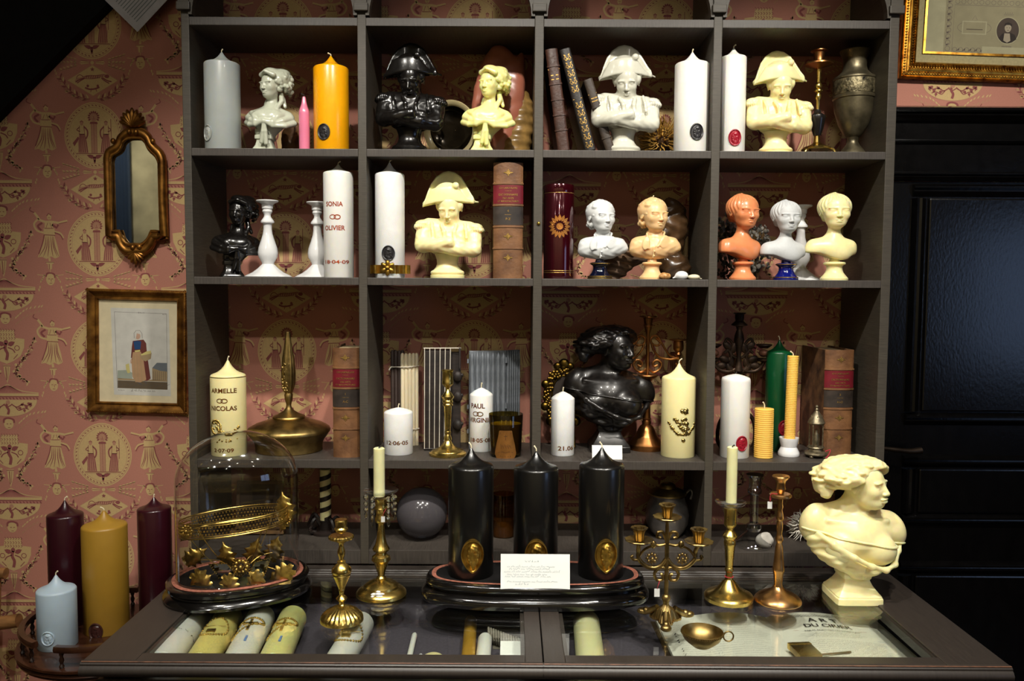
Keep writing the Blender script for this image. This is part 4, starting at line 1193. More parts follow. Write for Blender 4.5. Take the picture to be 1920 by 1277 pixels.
def lump(name, label, cat, c, parts, h=0.0022, group=None):
    """organic object from fields; parts: (part name, material, fn(Field)->D, half extents)"""
    E = empty(name, c, label, cat, group)
    for nm, m, fn, lo, hi in parts:
        f = Field(lo, hi, h); me = f.mesh(fn(f)); mk(nm, me, m, E)
    return E
def spiky(name, label, c, r, n, L, core, spine, seed, lo=0.4, squash=1.0):
    E = empty(name, (c[0], c[1], c[2]), label, 'natural object')
    rn = random.Random(seed)
    mk('core', sphere((0, 0, r), (r * .72, r * .72, r * .72 * squash), 16, 10), core, E)
    parts = []
    for i in range(n):
        d = Vector((rn.gauss(0, 1), rn.gauss(0, 1), rn.gauss(0, 1))).normalized()
        l = L * rn.uniform(lo, 1.0)
        p0 = d * r * .6; p1 = d * (r * .72 + l * .6); p2 = d * (r * .72 + l) + Vector((rn.uniform(-1, 1), rn.uniform(-1, 1), rn.uniform(-1, 1))) * l * .35
        zz = Vector((0, 0, r))
        if (p2 + zz).z < 0.001: continue
        parts.append(tube([p0 + zz, p1 + zz, p2 + zz], r * .045, 4, taper=[r * .045, r * .035, r * .008]))
    o = mk('spines', join(*parts), spine, E)
    return E

# ---- row 1, first bay
zS = Z1T
candle('pillar_candle', 'pale grey pillar candle with a grey seal, leftmost on the top row', 416, 32, 121, 98, .052, zS, W_grey, (397, 248, 11.5, 15.5), sealg, wick=(.006, .3, 0))
bust('lady', 'lady_bust', 'grey-green glazed porcelain lady bust between grey and orange candles', 497.5, 278, 125, .06, zS, P_cel)
c = turned('taper_candle', 'short pink bottle-shaped candle beside the orange pillar', 571, 279, .045, zS, [('wax_body', W_pink, [(9.7, 279), (9.8, 277), (9.8, 209), (9.3, 205), (7.6, 200), (5.6, 194), (4.2, 188), (3.2, 181), (2.6, 179), (.6, 178.4)])], cat='candle')
mk('wick', wick_mesh(100.5 * sc(.045), .006, -.9), wickb, c)
candle('pillar_candle', 'orange-yellow pillar candle with a black oval seal on the top row', 620.5, 32, 129, 105, .052, zS, W_orange, (613, 247, 12.5, 15.5), wick=(.006, -1.0, 0))
brown = mat('brown_wood_rough', (120, 82, 44), 0.6, noise=0.35, nscale=40, bump=0.4)
p = at(545, 278, .14)
lump('wood_carving', 'small brown wooden carving half hidden behind the porcelain lady bust', 'carving', (p.x, .14, zS), [('body', brown, lambda f: smin(f.ell((.004, 0, .055), (.022, .02, .032), (0, .5, 0)), f.cap((0, 0, .0), (.0, 0, .03), .03, .018), .015) + ripple(f, 220, .0012), (-.045, -.04, -.002), (.045, .04, .1))])
# ---- row 1, second bay
bust('officer', 'officer_bust', 'glossy black bust of an officer in a bicorne hat with folded arms', 768, 278, 77, .075, zS, B_black)
bm_ = mat('enamel_cream', (214, 198, 150), 0.3, coat=0.4); bd = mat('bowl_dark_inside', (52, 44, 32), 0.14, 0.6, noise=0.35, nscale=20)
R_ = 53 * sc(.14); p = at(846, 225, .14)
B = empty('enamel_bowl', (p.x, .13, zS + R_ * .985), 'cream-rimmed dark bowl stood on edge behind the black officer bust', 'bowl'); B.rotation_euler = (PI / 2 + .12, 0, -.35)
mk('bowl', lathe([(R_ * .45, -.03), (R_ * .9, -.012), (R_, .004), (R_ * .985, .008), (R_ * .86, .004), (R_ * .80, -.002)], 48, cap=False), bm_, B)
mk('inside', lathe([(R_ * .80, -.002), (R_ * .7, -.014), (R_ * .45, -.024), (R_ * .1, -.027), (.0005, -.027)], 48, cap=False), bd, B)
bust('lady', 'lady_bust', 'translucent yellow-green wax lady bust in front of the conch shell', 904, 278, 120, .055, zS, W_butg)
shp = mat('shell_pink', (182, 110, 88), 0.3, noise=0.2, nscale=14, coat=0.3, stretch=(1, 1, .3)); sht = mat('shell_tan', (176, 138, 78), 0.35, noise=0.3, nscale=30, coat=0.3)
p = at(942, 278, .14); k = sc(.14)
def shell_lip(f):
    d = f.ell((-.014, -.01, .125), (.06, .022, .145), (0, .06, 0)); d = smin(d, f.ell((.034, 0, .165), (.017, .02, .09), (0, .12, 0)), .02)
    return smax(d, -f.ell((-.03, -.05, .11), (.04, .035, .10)), .012) + ripple(f, 90, .0012)
lump('conch_shell', 'large pink-lipped conch shell standing in the top row', 'shell', (p.x, .15, zS), [('lip', shp, shell_lip, (-.09, -.06, .0), (.09, .06, .29)), ('whorl', sht, lambda f: smin(f.ell((.04, .015, .085), (.036, .04, .085), (0, .1, 0)), f.ell((.025, .01, .03), (.04, .04, .036)), .02) + .0015 * np.sin(f.P[2] * 260), (-.05, -.05, -.006), (.09, .07, .2))], h=.0026)
# ---- row 1, third bay
def scroll_art(A, w, h):
    for i in range(12):
        z = h * (.04 + .078 * i)
        if 5.2 < i < 6.5: A.line([(-w * .4, z), (w * .4, z)], .0012, 0, 1); continue
        for fx in (-1, 1):
            pts = [(fx * w * (.16 + .14 * math.cos(t) * (1 - t / 9)), z + h * .028 * math.sin(t) * (1 - t / 9)) for t in [q * .5 for q in range(14)]]
            A.line(pts, .0011, 0, 1); A.leaf(fx * w * .1, z + h * .03, .006, .003, 1.57 - fx * .8, 0, 1)
        A.ell(0, z, .0016, .0016, 0, 1, n=8)
def band_art(rows):
    def art(A, w, h):
        for z in rows: A.line([(-w * .46, h * z), (w * .46, h * z)], .0009, 0, 1)
        for z in (.74, .70): A.line([(-w * .3, h * z), (w * .3, h * z)], .0022, 0, 1)
    return art
for (xb, xt, yt, wpx, m, nm, lb, art, Y, d, bands) in (
    (1057, 1033.5, 94, 22, lea2, 'leather_book', 'tall reddish-brown leather book leaning at the left of the top row', band_art((.83, .8, .655, .5, .35, .2)), .02, .13, (.83, .655, .5, .35, .2)),
    (1107, 1059, 95, 20, leak, 'leather_book', 'black leather book with gold scrollwork leaning in the top row', scroll_art, .025, .14, ()),
    (1146, 1102, 152, 17, leao, 'leather_book', 'short dark olive book leaning behind the white officer bust', band_art((.8, .62, .5, .2)), .05, .12, (.62, .2))):
    a = at(xb, 279, Y); t = at(xt, yt, Y); k = sc(Y); ang = math.atan2(t.x - a.x, t.z - zS); w_ = wpx * k; h_ = math.hypot(t.x - a.x, t.z - zS)
    book(nm, lb, (a.x, Y, zS + w_ / 2 * abs(math.sin(ang)) + .0005), w_, h_, d, m, bands=[q * h_ for q in bands], art=art, ry=ang)
bust('officer', 'officer_bust', 'glazed grey-white porcelain bust of an officer in a bicorne, beside leaning books', 1168, 278, 81, .07, zS, P_glaze)
straw = mat('dry_straw', (196, 150, 64), 0.7, noise=0.3, nscale=80); strawd = mat('dry_brown_core', (84, 56, 30), 0.8, noise=0.3)
p = at(1238, 278, .12); spiky('dried_thistle', 'dried spiky brown seed head between the officer bust and white candle', (p.x, .12, zS), .042, 330, .034, strawd, straw, 5)
p = at(1196, 278, .1); k = sc(.1)
lump('cream_shell', 'small cream shell peeping out behind the white officer bust', 'shell', (p.x, .13, zS), [('body', mat('shell_cream', (222, 206, 160), .35), lambda f: smin(f.ell((0, 0, .022), (.012, .012, .024)), f.ell((-.001, 0, .045), (.007, .007, .012)), .006), (-.02, -.02, -.003), (.02, .02, .07))], h=.0018)
candle('pillar_candle', 'white pillar candle with a black seal, right of the dried thistle', 1298, 31.5, 122, 98, .052, zS, W_white, (1302, 247, 13, 16), wick=(.006, .2, 0))
# ---- row 1, fourth bay
candle('pillar_candle', 'white pillar candle with a red seal on the top row', 1375.5, 23.5, 109, 90, .06, zS, W_white, (1375, 258, 12, 16), sealr, wick=(.007, .6, .3))
bust('officer', 'officer_bust', 'pale yellow wax bust of an officer beside the pewter urn', 1454, 284, 92, .07, zS, W_but)
ebony = mat('ebony_turned', (26, 22, 20), 0.3, noise=0.2, coat=0.3)
z4 = 4.257
def zz(pr, y0): return [(h_ / z4, y0 + y / z4) for y, h_ in pr]
pw = mat('pewter_aged', (138, 128, 102), 0.42, 0.85, noise=0.3, nscale=30, rnoise=.1, bump=.2, bscale=120)
cst = turned('brass_candlestick', 'slender brass and ebony candlestick between yellow officer bust and urn', 1531, 285, .07, zS, [
    ('socket', copperm, zz([(395, 65), (402, 66), (410, 45), (440, 41), (475, 42), (486, 45), (490, 20)], 0)[::-1]), ('drip_pan', copperm, zz([(488, 96), (495, 104), (505, 105), (515, 70), (530, 25), (545, 16)], 0)[::-1]),
    ('stem', brassm, zz([(540, 18), (640, 14), (650, 22), (668, 26), (680, 24), (692, 14), (700, 33), (708, 35), (714, 30), (722, 15), (745, 23), (765, 22), (780, 13), (852, 14)], 0)[::-1]),
    ('knop', ebony, zz([(850, 20), (875, 28), (885, 40), (897, 58), (912, 61), (930, 57), (1000, 45), (1052, 28)], 0)[::-1]), ('foot_plate', brassm, zz([(1052, 20), (1105, 24), (1120, 45), (1135, 80), (1145, 105), (1160, 118), (1168, 112)], 0)[::-1])])
k = sc(.07)
for a in (-.6, PI + .6, PI / 2):
    c_, s_ = math.cos(a), math.sin(a)
    mk('foot', tube(bez([(c_ * 20 * k, s_ * 20 * k, 13 * k), (c_ * 30 * k, s_ * 30 * k, 10 * k), (c_ * 34 * k, s_ * 34 * k, 2.5 * k)], 5), 2.4 * k, 8), brassm, cst)
urn = turned('pewter_urn', 'tall aged pewter urn at the right end of the top row', 1598, 285, .1, zS, [('body', pw, zz([(1211, 116), (1206, 118), (1192, 115), (1150, 85), (1105, 50), (1080, 40), (1062, 42), (1048, 46), (1030, 70), (950, 112), (850, 142), (760, 152), (752, 160), (736, 162), (730, 156), (612, 156), (606, 162), (594, 162), (588, 154), (574, 130), (540, 96), (500, 85), (440, 90), (400, 110), (384, 116), (378, 113), (384, 104), (440, 80)], 0))], cat='vase', n=52)
mk('engraved_band', lathe([(158 / z4 * sc(.1), (285 - 725 / z4) * sc(.1)), (159.5 / z4 * sc(.1), (285 - 722 / z4) * sc(.1)), (159.5 / z4 * sc(.1), (285 - 618 / z4) * sc(.1)), (158 / z4 * sc(.1), (285 - 614 / z4) * sc(.1))], 52, cap=False), mat('pewter_engraved', (168, 156, 122), .45, .8, noise=.5, nscale=90, bump=.9, bscale=260), urn)

# ---- row 2, first bay
zS = Z2T
bust('lady', 'lady_bust', 'black bronze lady bust with draped shawl, left end of the second row', 435, 517, 362, .065, zS, B_black, rz=.45)
z4 = 4.73
wc = [(508, 95), (516, 96), (524, 90), (532, 66), (545, 50), (578, 48), (588, 40), (596, 42), (606, 44), (616, 38), (632, 29), (650, 30), (668, 42), (690, 58), (703, 58), (712, 41), (722, 37), (760, 37), (800, 42), (860, 60), (920, 80), (965, 87), (1000, 83), (1030, 66), (1052, 54), (1066, 52), (1080, 66), (1110, 98), (1140, 138), (1162, 185), (1176, 205), (1182, 200)]
def wstick(label, cx, Y, s=1.0, lo=0, ry=0.0):
    c = turned('porcelain_candlestick', label, cx, 270 + 1182 / z4 * 1.0, Y, zS, [('stem', porc, zz([(y, h_) for y, h_ in wc if y <= 1066], 270)[::-1]), ('foot', porc, zz([(y, h_) for y, h_ in wc if y >= 1066], 270)[::-1])], group='white porcelain candlesticks', mods={'foot': lambda t, r, z: r * (1 + .05 * (abs(math.cos(5 * t)) - .6) * min(1, r / .03))})
    c.scale = (s, s, s); return c
wstick('white porcelain candlestick in front, beside the black lady bust', 503, .065)
wstick('white porcelain candlestick partly hidden behind the lettered SONIA candle', 596, .115, .985)
c = candle('pillar_candle', 'tall white pillar candle lettered SONIA and OLIVIER', 633.5, 27.5, 325, 308, .05, zS, W_white, wick=(.006, .8, 0), x=at(635, 440, .05).x)
candle_text(c, [('SONIA', -3, 382, 8.5, .92), ('rings', -1, 406.5, 7, 1), ('OLIVIER', -3, 427, 8.5, .95), ('18·04·09', 0, 491, 6.5, 1.6)], .05, zS, letterr)
# ---- row 2, second bay
c = candle('pillar_candle', 'pearly white pillar candle with black seal and gold ribbon bow', 729, 27.5, 328, 305, .055, zS, W_pearl, (730, 475, 12.5, 15), wick=(.006, .8, 0), x=at(731, 440, .055).x)
rib = mat('gold_ribbon', (196, 152, 64), 0.3, 0.9, noise=.3, nscale=60)
k = sc(.03); r = c['r']; zb = at(731, 505, .03).z - zS
def ribwave(x0, x1, r0):
    n = 14; V = []; F = []
    for i in range(n + 1):
        t = i / n; x = x0 + (x1 - x0) * t; y = -r * .9 + .004 * math.sin(t * 9) + abs(t - .0) * .012
        V += [(x, y, zb - 8 * k), (x, y - .001, zb + 8 * k)]
    for i in range(n): F.append((2 * i, 2 * i + 2, 2 * i + 3, 2 * i + 1))
    return V, F
rb = mk('ribbon', lathe([(r * 1.015, zb - 8 * k), (r * 1.03, zb), (r * 1.015, zb + 8 * k)], 40, cap=False), rib, c)
mk('ribbon_tail', ribwave(r * .55, r * 1.45, r), rib, c); mk('ribbon_tail', ribwave(-r * .55, -r * 1.25, r), rib, c)
loops = []
for a in (.6, 2.5, 3.7, 5.7, 1.57, 4.7):
    ux, uz = math.cos(a), math.sin(a); L = .016
    loops.append(xf(sphere((0, 0, 0), (L * .55, .004, .0055), 10, 6), (ux * L * .6, -r * 1.12, zb + .003 + uz * L * .6), (0, -a, 0)))
loops.append(sphere((0, -r * 1.18, zb + .003), (.006, .005, .006), 8, 6))
mk('bow', join(*loops), rib, c)
bust('officer', 'officer_bust', 'pale yellow wax officer bust in the second row beside the dictionary', 839, 520, 319, .07, zS, W_but)
p = at(951, 520, .0); k = sc(0.02)
dictionary('upright leather dictionary volume in the second row, right of the yellow officer bust', (at(952.5, 440, .02).x, .022, zS), 55 * k, 214 * k, .16, '4', 'P-Z')
# ---- row 2, third bay
tinm = mat('tin_dark_red', (70, 10, 22), 0.12, 0.6, noise=.1, coat=1.0)
t = turned('tin_canister', 'tall shiny dark red canister with a gold sunflower', 1047, 521, .06, zS, [('body', tinm, [(27.6, 521), (28, 519), (28, 364), (27.5, 363)]), ('lid', tinm, [(28.3, 363), (28.5, 362), (28.5, 351), (27.5, 348), (25.5, 347), (24, 349), (1, 349)])], cat='tin')
k = sc(.06)
for y in (360.5, 363.5, 506, 509.5): mk('gold_line', lathe([(28.2 * k, (521 - y) * k - .0006), (28.4 * k, (521 - y) * k), (28.2 * k, (521 - y) * k + .0006)], 40, cap=False), gilt, t)
A = Art()
for i in range(16): A.leaf(9 * k * math.cos(i * PI / 8), 9 * k * math.sin(i * PI / 8), 13 * k, 6 * k, i * PI / 8, 0, 1)
A.ell(0, 0, 9 * k, 9 * k, 1, 2); A.ell(0, 0, 6 * k, 6 * k, 0, 3)
artobj('sunflower', A, lambda u, v, h: wrapf(28 * k, 0, (521 - 425) * k)(u, v, .0004 * h), [mat('sunflower_gilt', (210, 140, 70), .35, .8), tinm], t)
bust('boy', 'boy_bust', 'white bisque boy bust on a navy and gold socle', 1124.5, 521, 371, .065, zS, P_bisque, navy, bands=((.152, .012), (.15, .034), (.12, .192)))
bust('boy', 'boy_bust', 'peach-coloured wax boy bust with a wick, beside the small shells', 1222, 523, 367, .065, zS, W_peach, wickz=(.0, .02, .97))
drift = mat('driftwood', (122, 94, 70), 0.7, noise=0.4, nscale=30, bump=.5, stretch=(1, 1, 3)); bwax = mat('brown_glossy', (92, 66, 42), 0.25, noise=.25, coat=.4)
p = at(1160, 520, .13); lump('driftwood', 'ridged brown piece of driftwood between the two boy busts', 'driftwood', (p.x, .135, zS), [('wood', drift, lambda f: smin(f.ell((-.005, -.01, .04), (.03, .02, .05), (0, .5, 0)) + .004 * np.sin(f.P[2] * 330 + 90 * f.P[0]), f.path([(.0, 0, .02), (.04, .0, .045), (.085, .01, .05)], .012, .006), .02), (-.06, -.05, -.012), (.11, .05, .11))])
p = at(1262, 520, .16); lump('brown_figurine', 'dark brown glossy figurine in shadow behind the peach boy bust', 'figurine', (p.x, .165, zS), [('figure', bwax, lambda f: smin(smin(f.ell((.0, 0, .15), (.034, .03, .05), (0, -.3, 0)), f.ell((-.02, 0, .10), (.045, .03, .05)), .02), f.ell((0, 0, .03), (.045, .032, .036)), .02) + ripple(f, 120, .003), (-.08, -.05, -.008), (.07, .05, .22))], h=.0028)
def shell(label, px, Y, r, m, tip, amp=0.0):
    p = at(px, 521, Y)
    lump('seashell', label, 'shell', (p.x, Y, zS), [('shell', m, lambda f: smin(f.ell((0, 0, r[2] * .9), r), f.cap((-r[0] * .6, 0, r[2] * .7), (-r[0] * 1.3 * tip, 0, r[2] * .35), r[2] * .4, r[2] * .15), r[2] * .4) + (amp * np.sin(f.P[0] * 420 + f.P[1] * 200) if amp else 0), (-r[0] * 1.7, -r[1] * 1.3, -.003), (r[0] * 1.7, r[1] * 1.3, r[2] * 2.2))], h=.0012, group='small shells at the foot of the peach boy bust')
shell('mottled brown seashell beside the peach boy bust', 1246, .035, (.014, .011, .0085), mat('shell_mottled', (206, 160, 100), .3, noise=.5, nscale=160, dark=(120, 62, 24)), .3, .0006)
shell('glossy white rounded seashell between two smaller shells', 1278, .035, (.015, .012, .0105), porc, 1.0)
shell('flat cream seashell, rightmost of the three', 1301, .03, (.014, .011, .0065), mat('shell_pale', (220, 212, 184), .3), -1.0)
# ---- row 2, fourth bay
bust('girl', 'girl_bust', 'terracotta-coloured wax girl bust turned to the right', 1392, 525, 360, .065, zS, W_terra, rz=.42)
bust('girl', 'girl_bust', 'grey-white bisque girl bust on a cobalt blue socle', 1473, 525, 372, .065, zS, P_bisqueg, cobalt, rz=.12, bands=((.145, .034), (.12, .192)))
bust('girl', 'girl_bust', 'pale yellow wax girl bust, rightmost in the second row', 1563.5, 526, 358, .065, zS, W_but)
c = wstick('grey-white porcelain candlestick standing behind the girl with the blue socle', 1499, .15, .98)
lich = mat('lichen_grey', (150, 144, 134), 0.9, noise=.4, nscale=60); lich2 = mat('lichen_brown', (86, 74, 50), 0.9, noise=.4, nscale=60)
E_ = empty('dried_flowers', (at(1392, 520, .16).x, .16, zS), 'dried grey and brown flower cluster behind the terracotta girl bust', 'dried flowers')
rn = random.Random(21)
def florets(n, cx, cz, rx, rz_):
    out = []
    for i in range(n):
        a = rn.uniform(0, 6.28); q = math.sqrt(rn.random()); b = rn.uniform(-.03, .03)
        s_ = rn.uniform(.004, .007)
        out.append(xf(sphere((0, 0, 0), (s_, s_ * .35, s_ * .8), 6, 4), (cx + q * rx * math.cos(a), b, cz + q * rz_ * math.sin(a)), (rn.uniform(-1, 1), rn.uniform(-2, 2), rn.uniform(-1, 1))))
    return join(*out)
mk('flower_head', florets(150, .034, .075, .03, .06), lich, E_); mk('flower_head', florets(130, -.04, .07, .03, .07), lich2, E_); mk('flower_head', florets(60, -.03, .14, .028, .03), lich, E_)
mk('stems', join(tube([(.03, 0, 0), (.034, 0, .07)], .003, 6), tube([(-.02, 0, 0), (-.04, 0, .08)], .003, 6), tube([(-.01, 0, 0), (-.03, 0, .14)], .003, 6)), lich2, E_)
# ================================================================== row 3
zS = Z3T
def onshelf(px, py, r_px=0, z=None):
    """depth of an object's axis, from the pixel of its nearest foot and its foot radius in pixels"""
    p = atz(px, py, zS if z is None else z); return p.y + r_px * sc(p.y)
def bumps(items, r, fn):
    """little raised beads on a curved face: (u, v, radius) in metres"""
    out = []
    for u, v, q, *e in items:
        c = fn(u, v, 0.0); ex = e[0] if e else 1.0
        out.append(sphere(c, (q * ex, q * .5, q), 8, 6))
    return join(*out)
Y = onshelf(427, 857, 32)
c = candle('pillar_candle', 'cream pillar candle lettered ARMELLE and NICOLAS with gold crest, behind the dome', 427.5, 32.5, 704, 675, Y, zS, W_cream, wick=(.008, .3, 0))
candle_text(c, [('ARMELLE', 1, 733, 8.5, 1.05), ('rings', -1, 752, 7, 1), ('NICOLAS', 0, 766, 8.5, 1.05), ('2·07·09', 0, 845, 7, 1.3)], Y, zS, letterm)
r = c['r']; k = sc(Y)
mk('gold_line', lathe([(r * 1.003, at(427, 705.5, Y).z - zS - .001), (r * 1.008, at(427, 705.5, Y).z - zS), (r * 1.003, at(427, 705.5, Y).z - zS + .001)], 48, cap=False), goldm, c)
rn = random.Random(2); it = []
for i in range(26):                                   # crest
    a = 2 * PI * i / 26; it.append(((-15 + 11 * math.cos(a)) * k, (-2 + 13 * math.sin(a)) * k, rn.uniform(1.6, 2.6) * k))
for i in range(16): it.append(((-15 + rn.uniform(-7, 7)) * k, (-2 + rn.uniform(-9, 9)) * k, rn.uniform(1.2, 2.4) * k))
for i in range(30):                                   # swag
    t = i / 29; it.append(((-4 + 34 * t) * k, (-14 + 16 * (t - .35) ** 2 * 1.6 + rn.uniform(-3, 4)) * k, rn.uniform(1.5, 2.8) * k))
for i in range(14): it.append(((-12 + 40 * rn.random()) * k, (-27 + rn.uniform(-3, 3)) * k, rn.uniform(1.2, 2.2) * k))
zo = at(427, 800, Y - r).z - zS
mk('gold_crest', bumps(it, r, wrapf(r, 0, zo)), goldm, c)['kind'] = 'stuff'
# brass lamp foot
z3 = 3.65
def zq(pr, y0=530): return [(h_ / z3, y0 + y / z3) for y, h_ in pr][::-1]
Y = .112; yb = 843
t = turned('brass_lamp_base', 'round domed brass base with a tapering fluted stem', 542.5, yb, Y, zS, [
    ('stem', brassd, zq([(325, 14), (333, 16), (400, 22), (500, 38), (600, 47), (680, 45), (725, 32), (748, 25)])), ('collar', brassd, zq([(745, 24), (760, 29), (790, 27), (815, 19), (830, 17), (845, 20), (856, 24)])),
    ('dome', brassd, zq([(852, 24), (868, 36), (890, 72), (905, 108), (914, 112), (920, 108), (935, 150), (960, 228), (985, 272), (1000, 280), (1012, 280), (1022, 272), (1062, 243), (1070, 236), (1085, 230), (1120, 226), (1138, 226), (1142, 222)]))],
    cat='lamp base', mods={'stem': flutes(14, .045)})
k = sc(Y); it = []
for i in range(34): it.append((rn.uniform(-7, 7) * k, (rn.uniform(-26, 26)) * k, rn.uniform(1.4, 3.2) * k))
mk('fruit_ornament', bumps(it, 11 * k, lambda u, v, h: (-3 * k + u, -11.5 * k + abs(u) * .3, (yb - 704) * k + v)), brassd, t)
k = sc(.02)
dictionary('leather dictionary volume on the third row beside the brass lamp base', (at(645.5, 760, .01).x, atz(645, 858, zS).y + .008, zS), 50 * k, 209 * k, .15, '1', 'A-C', rz=.02)
# second bay
Y = onshelf(747, 855, 27)
c = candle('pillar_candle', 'short fat white candle with the date 12·06·05', 747, 27, 771, 764, Y, zS, W_pearl, wick=(.008, .2, 0), flat=True)
candle_text(c, [('12·06·05', 0, 831, 7.5, 1.25)], Y, zS, letterm)
Y = .185; k = sc(Y)
tb = empty('taper_bundle', (at(760, 820, Y).x, Y, zS), 'bundle of ivory and dark tapers tied with white string', 'candles')
W_ivory = wax('wax_ivory', (214, 200, 170)); dkt = mat('taper_dark', (62, 46, 40), .6, noise=.2)
h_ = at(768, 662, Y).z - zS
for i, (dx, dy) in enumerate(((-4, -8), (3, -8.5), (10, -8), (16.5, -6.5), (22, -3))): mk('taper', xf(lathe([(3.6 * k, 0), (3.6 * k, h_ - .004), (2.2 * k, h_), (.0006, h_ + .001)], 12), (dx * k, dy * k, 0)), W_ivory, tb)
for i, (dx, dy) in enumerate(((-24, 2), (-17.5, 1), (-11, 0), (-20, 9), (-6, 8))): mk('taper', xf(lathe([(3.7 * k, 0), (3.7 * k, h_ + .002), (2.2 * k, h_ + .006), (.0006, h_ + .007)], 12), (dx * k, dy * k, 0)), dkt, tb)
strm = mat('string_white', (224, 216, 200), .9)
for zz_ in (h_ * .85, h_ * .17):
    mk('string', tube(bez([(-29 * k, 0, zz_ - .004), (-20 * k, -4.5 * k, zz_), (-5 * k, -13 * k, zz_ + .001), (12 * k, -13.5 * k, zz_ + .002), (27 * k, -6 * k, zz_ + .004)], 6), .0012, 6), strm, tb)
mk('string', tube(bez([(-20 * k, -5.5 * k, h_ * .85), (-25 * k, -8 * k, h_ * .85 + .001), (-29 * k, -9 * k, h_ * .85 - .007)], 5), .0013, 6), strm, tb)
# wired candle mould
mw = mat('mould_dark_wood', (44, 34, 30), .6, noise=.3, nscale=30, stretch=(1, 1, 5)); wire = mat('wick_wire', (214, 206, 190), .6, noise=.1)
Y = .135; k = sc(Y); x0 = at(828, 740, Y).x; zt = at(828, 652, Y).z - zS
mo = empty('candle_mould', (x0, Y, zS), 'dark wooden candle mould strung with pale vertical wicks', 'candle mould', rz=.12)
mk('body', box(-33 * k, 18 * k, -.012, .03, 0, zt - .006, .002), mw, mo, smooth=False)
mk('back_post', box(18 * k, 36 * k, -.004, .03, 0, zt - .012, .003), mw, mo, smooth=False)
for zz_ in (.06, .13, .18): mk('clamp', join(sphere((30 * k, -.008, zz_), (.012, .01, .014), 10, 8), tube([(24 * k, -.008, zz_), (40 * k, -.012, zz_ + .004)], .004, 8)), mw, mo)
mk('top_rod', tube([(-34 * k, -.016, zt), (36 * k, -.016, zt)], .0014, 8), wire, mo); mk('bottom_rod', tube([(-34 * k, -.018, .004), (24 * k, -.018, .004)], .0022, 8), mw, mo)
for i in range(6): mk('wick', tube([(-32 * k + i * 9.6 * k, -.018, zt), (-32.5 * k + i * 9.2 * k, -.019, .004)], .0011, 6), wire, mo)
mk('rod_bracket', box(32 * k, 35 * k, -.018, .0, zt - .05, zt + .001), mw, mo, smooth=False)
# brass candlestick
z3 = 4.911
Y = onshelf(840, 860, 35); yb = 853
cs = [(345, 50), (350, 55), (358, 53), (366, 48), (448, 50), (455, 53), (480, 52), (500, 36), (515, 20), (530, 17), (550, 25), (578, 48), (595, 62), (610, 56), (630, 44), (640, 50), (650, 50), (660, 41), (670, 48), (680, 48), (686, 38), (700, 37), (900, 27), (918, 25), (925, 31), (940, 31), (950, 24), (975, 35), (1000, 38), (1006, 30), (1040, 50), (1070, 78), (1086, 108), (1100, 145), (1108, 150), (1115, 165), (1122, 173), (1140, 174), (1144, 168)]
turned('brass_candlestick', 'polished brass candlestick on the third row in front of the wired mould', 839.5, yb, Y, zS, [('socket', brassm, zq([q for q in cs if q[0] <= 530], 620)), ('stem', brassm, zq([q for q in cs if 530 <= q[0] <= 950], 620)), ('foot', brassm, zq([q for q in cs if q[0] >= 950], 620))])
# grey hinged taper mould
pwg = mat('mould_grey_metal', (128, 134, 142), .5, .35, noise=.25, nscale=30, bump=.25)
Y = .15; k = sc(Y); gm = empty('taper_mould', (at(948, 780, Y).x, Y, zS), 'open hinged grey metal taper mould with ribbed leaves', 'candle mould')
zt = at(910, 657, Y).z - zS
def leaf_plate(name, n, w_, rz_, lean):
    P = mk(name, box(-w_ if lean < 0 else 0, 0 if lean < 0 else w_, -.003, .006, 0, zt, .001), pwg, gm, smooth=False); P.rotation_euler = (0, 0, rz_)
    st = w_ / n
    for i in range(n):
        x = (-w_ + st * (i + .5)) if lean < 0 else st * (i + .5)
        mk('rib', lathe([(st * .40, .002), (st * .40, zt - .018), (st * .3, zt - .01), (.0006, zt - .001)], 12), pwg, P, loc=(x, -.004, 0))
    return P
leaf_plate('mould_leaf', 7, 70 * k, .22, -1); leaf_plate('mould_leaf', 6, 34 * k, .75, 1)
for zz_ in (.04, .10, zt - .03): mk('hinge', lathe([(.003, 0), (.003, .014)], 10), pwg, gm, loc=(0.001, -.006, zz_)); mk('hinge_tab', box(-72 * k, -69 * k, -.022, -.014, zz_, zz_ + .01), pwg, gm, smooth=False)
Y = onshelf(902, 848, 22)
c = candle('pillar_candle', 'slim white candle lettered PAUL and VIRGINIE', 902.5, 21.8, 738, 727, Y, zS, W_pearl, wick=(.011, .1, 0), flat=True)
candle_text(c, [('PAUL', -7, 761.5, 9, .95), ('rings', -6, 776.5, 7, 1), ('VIRGINIE', -3, 788, 8.5, .95), ('18·05·08', -2, 826, 7.5, 1.2)], Y, zS, letterm)
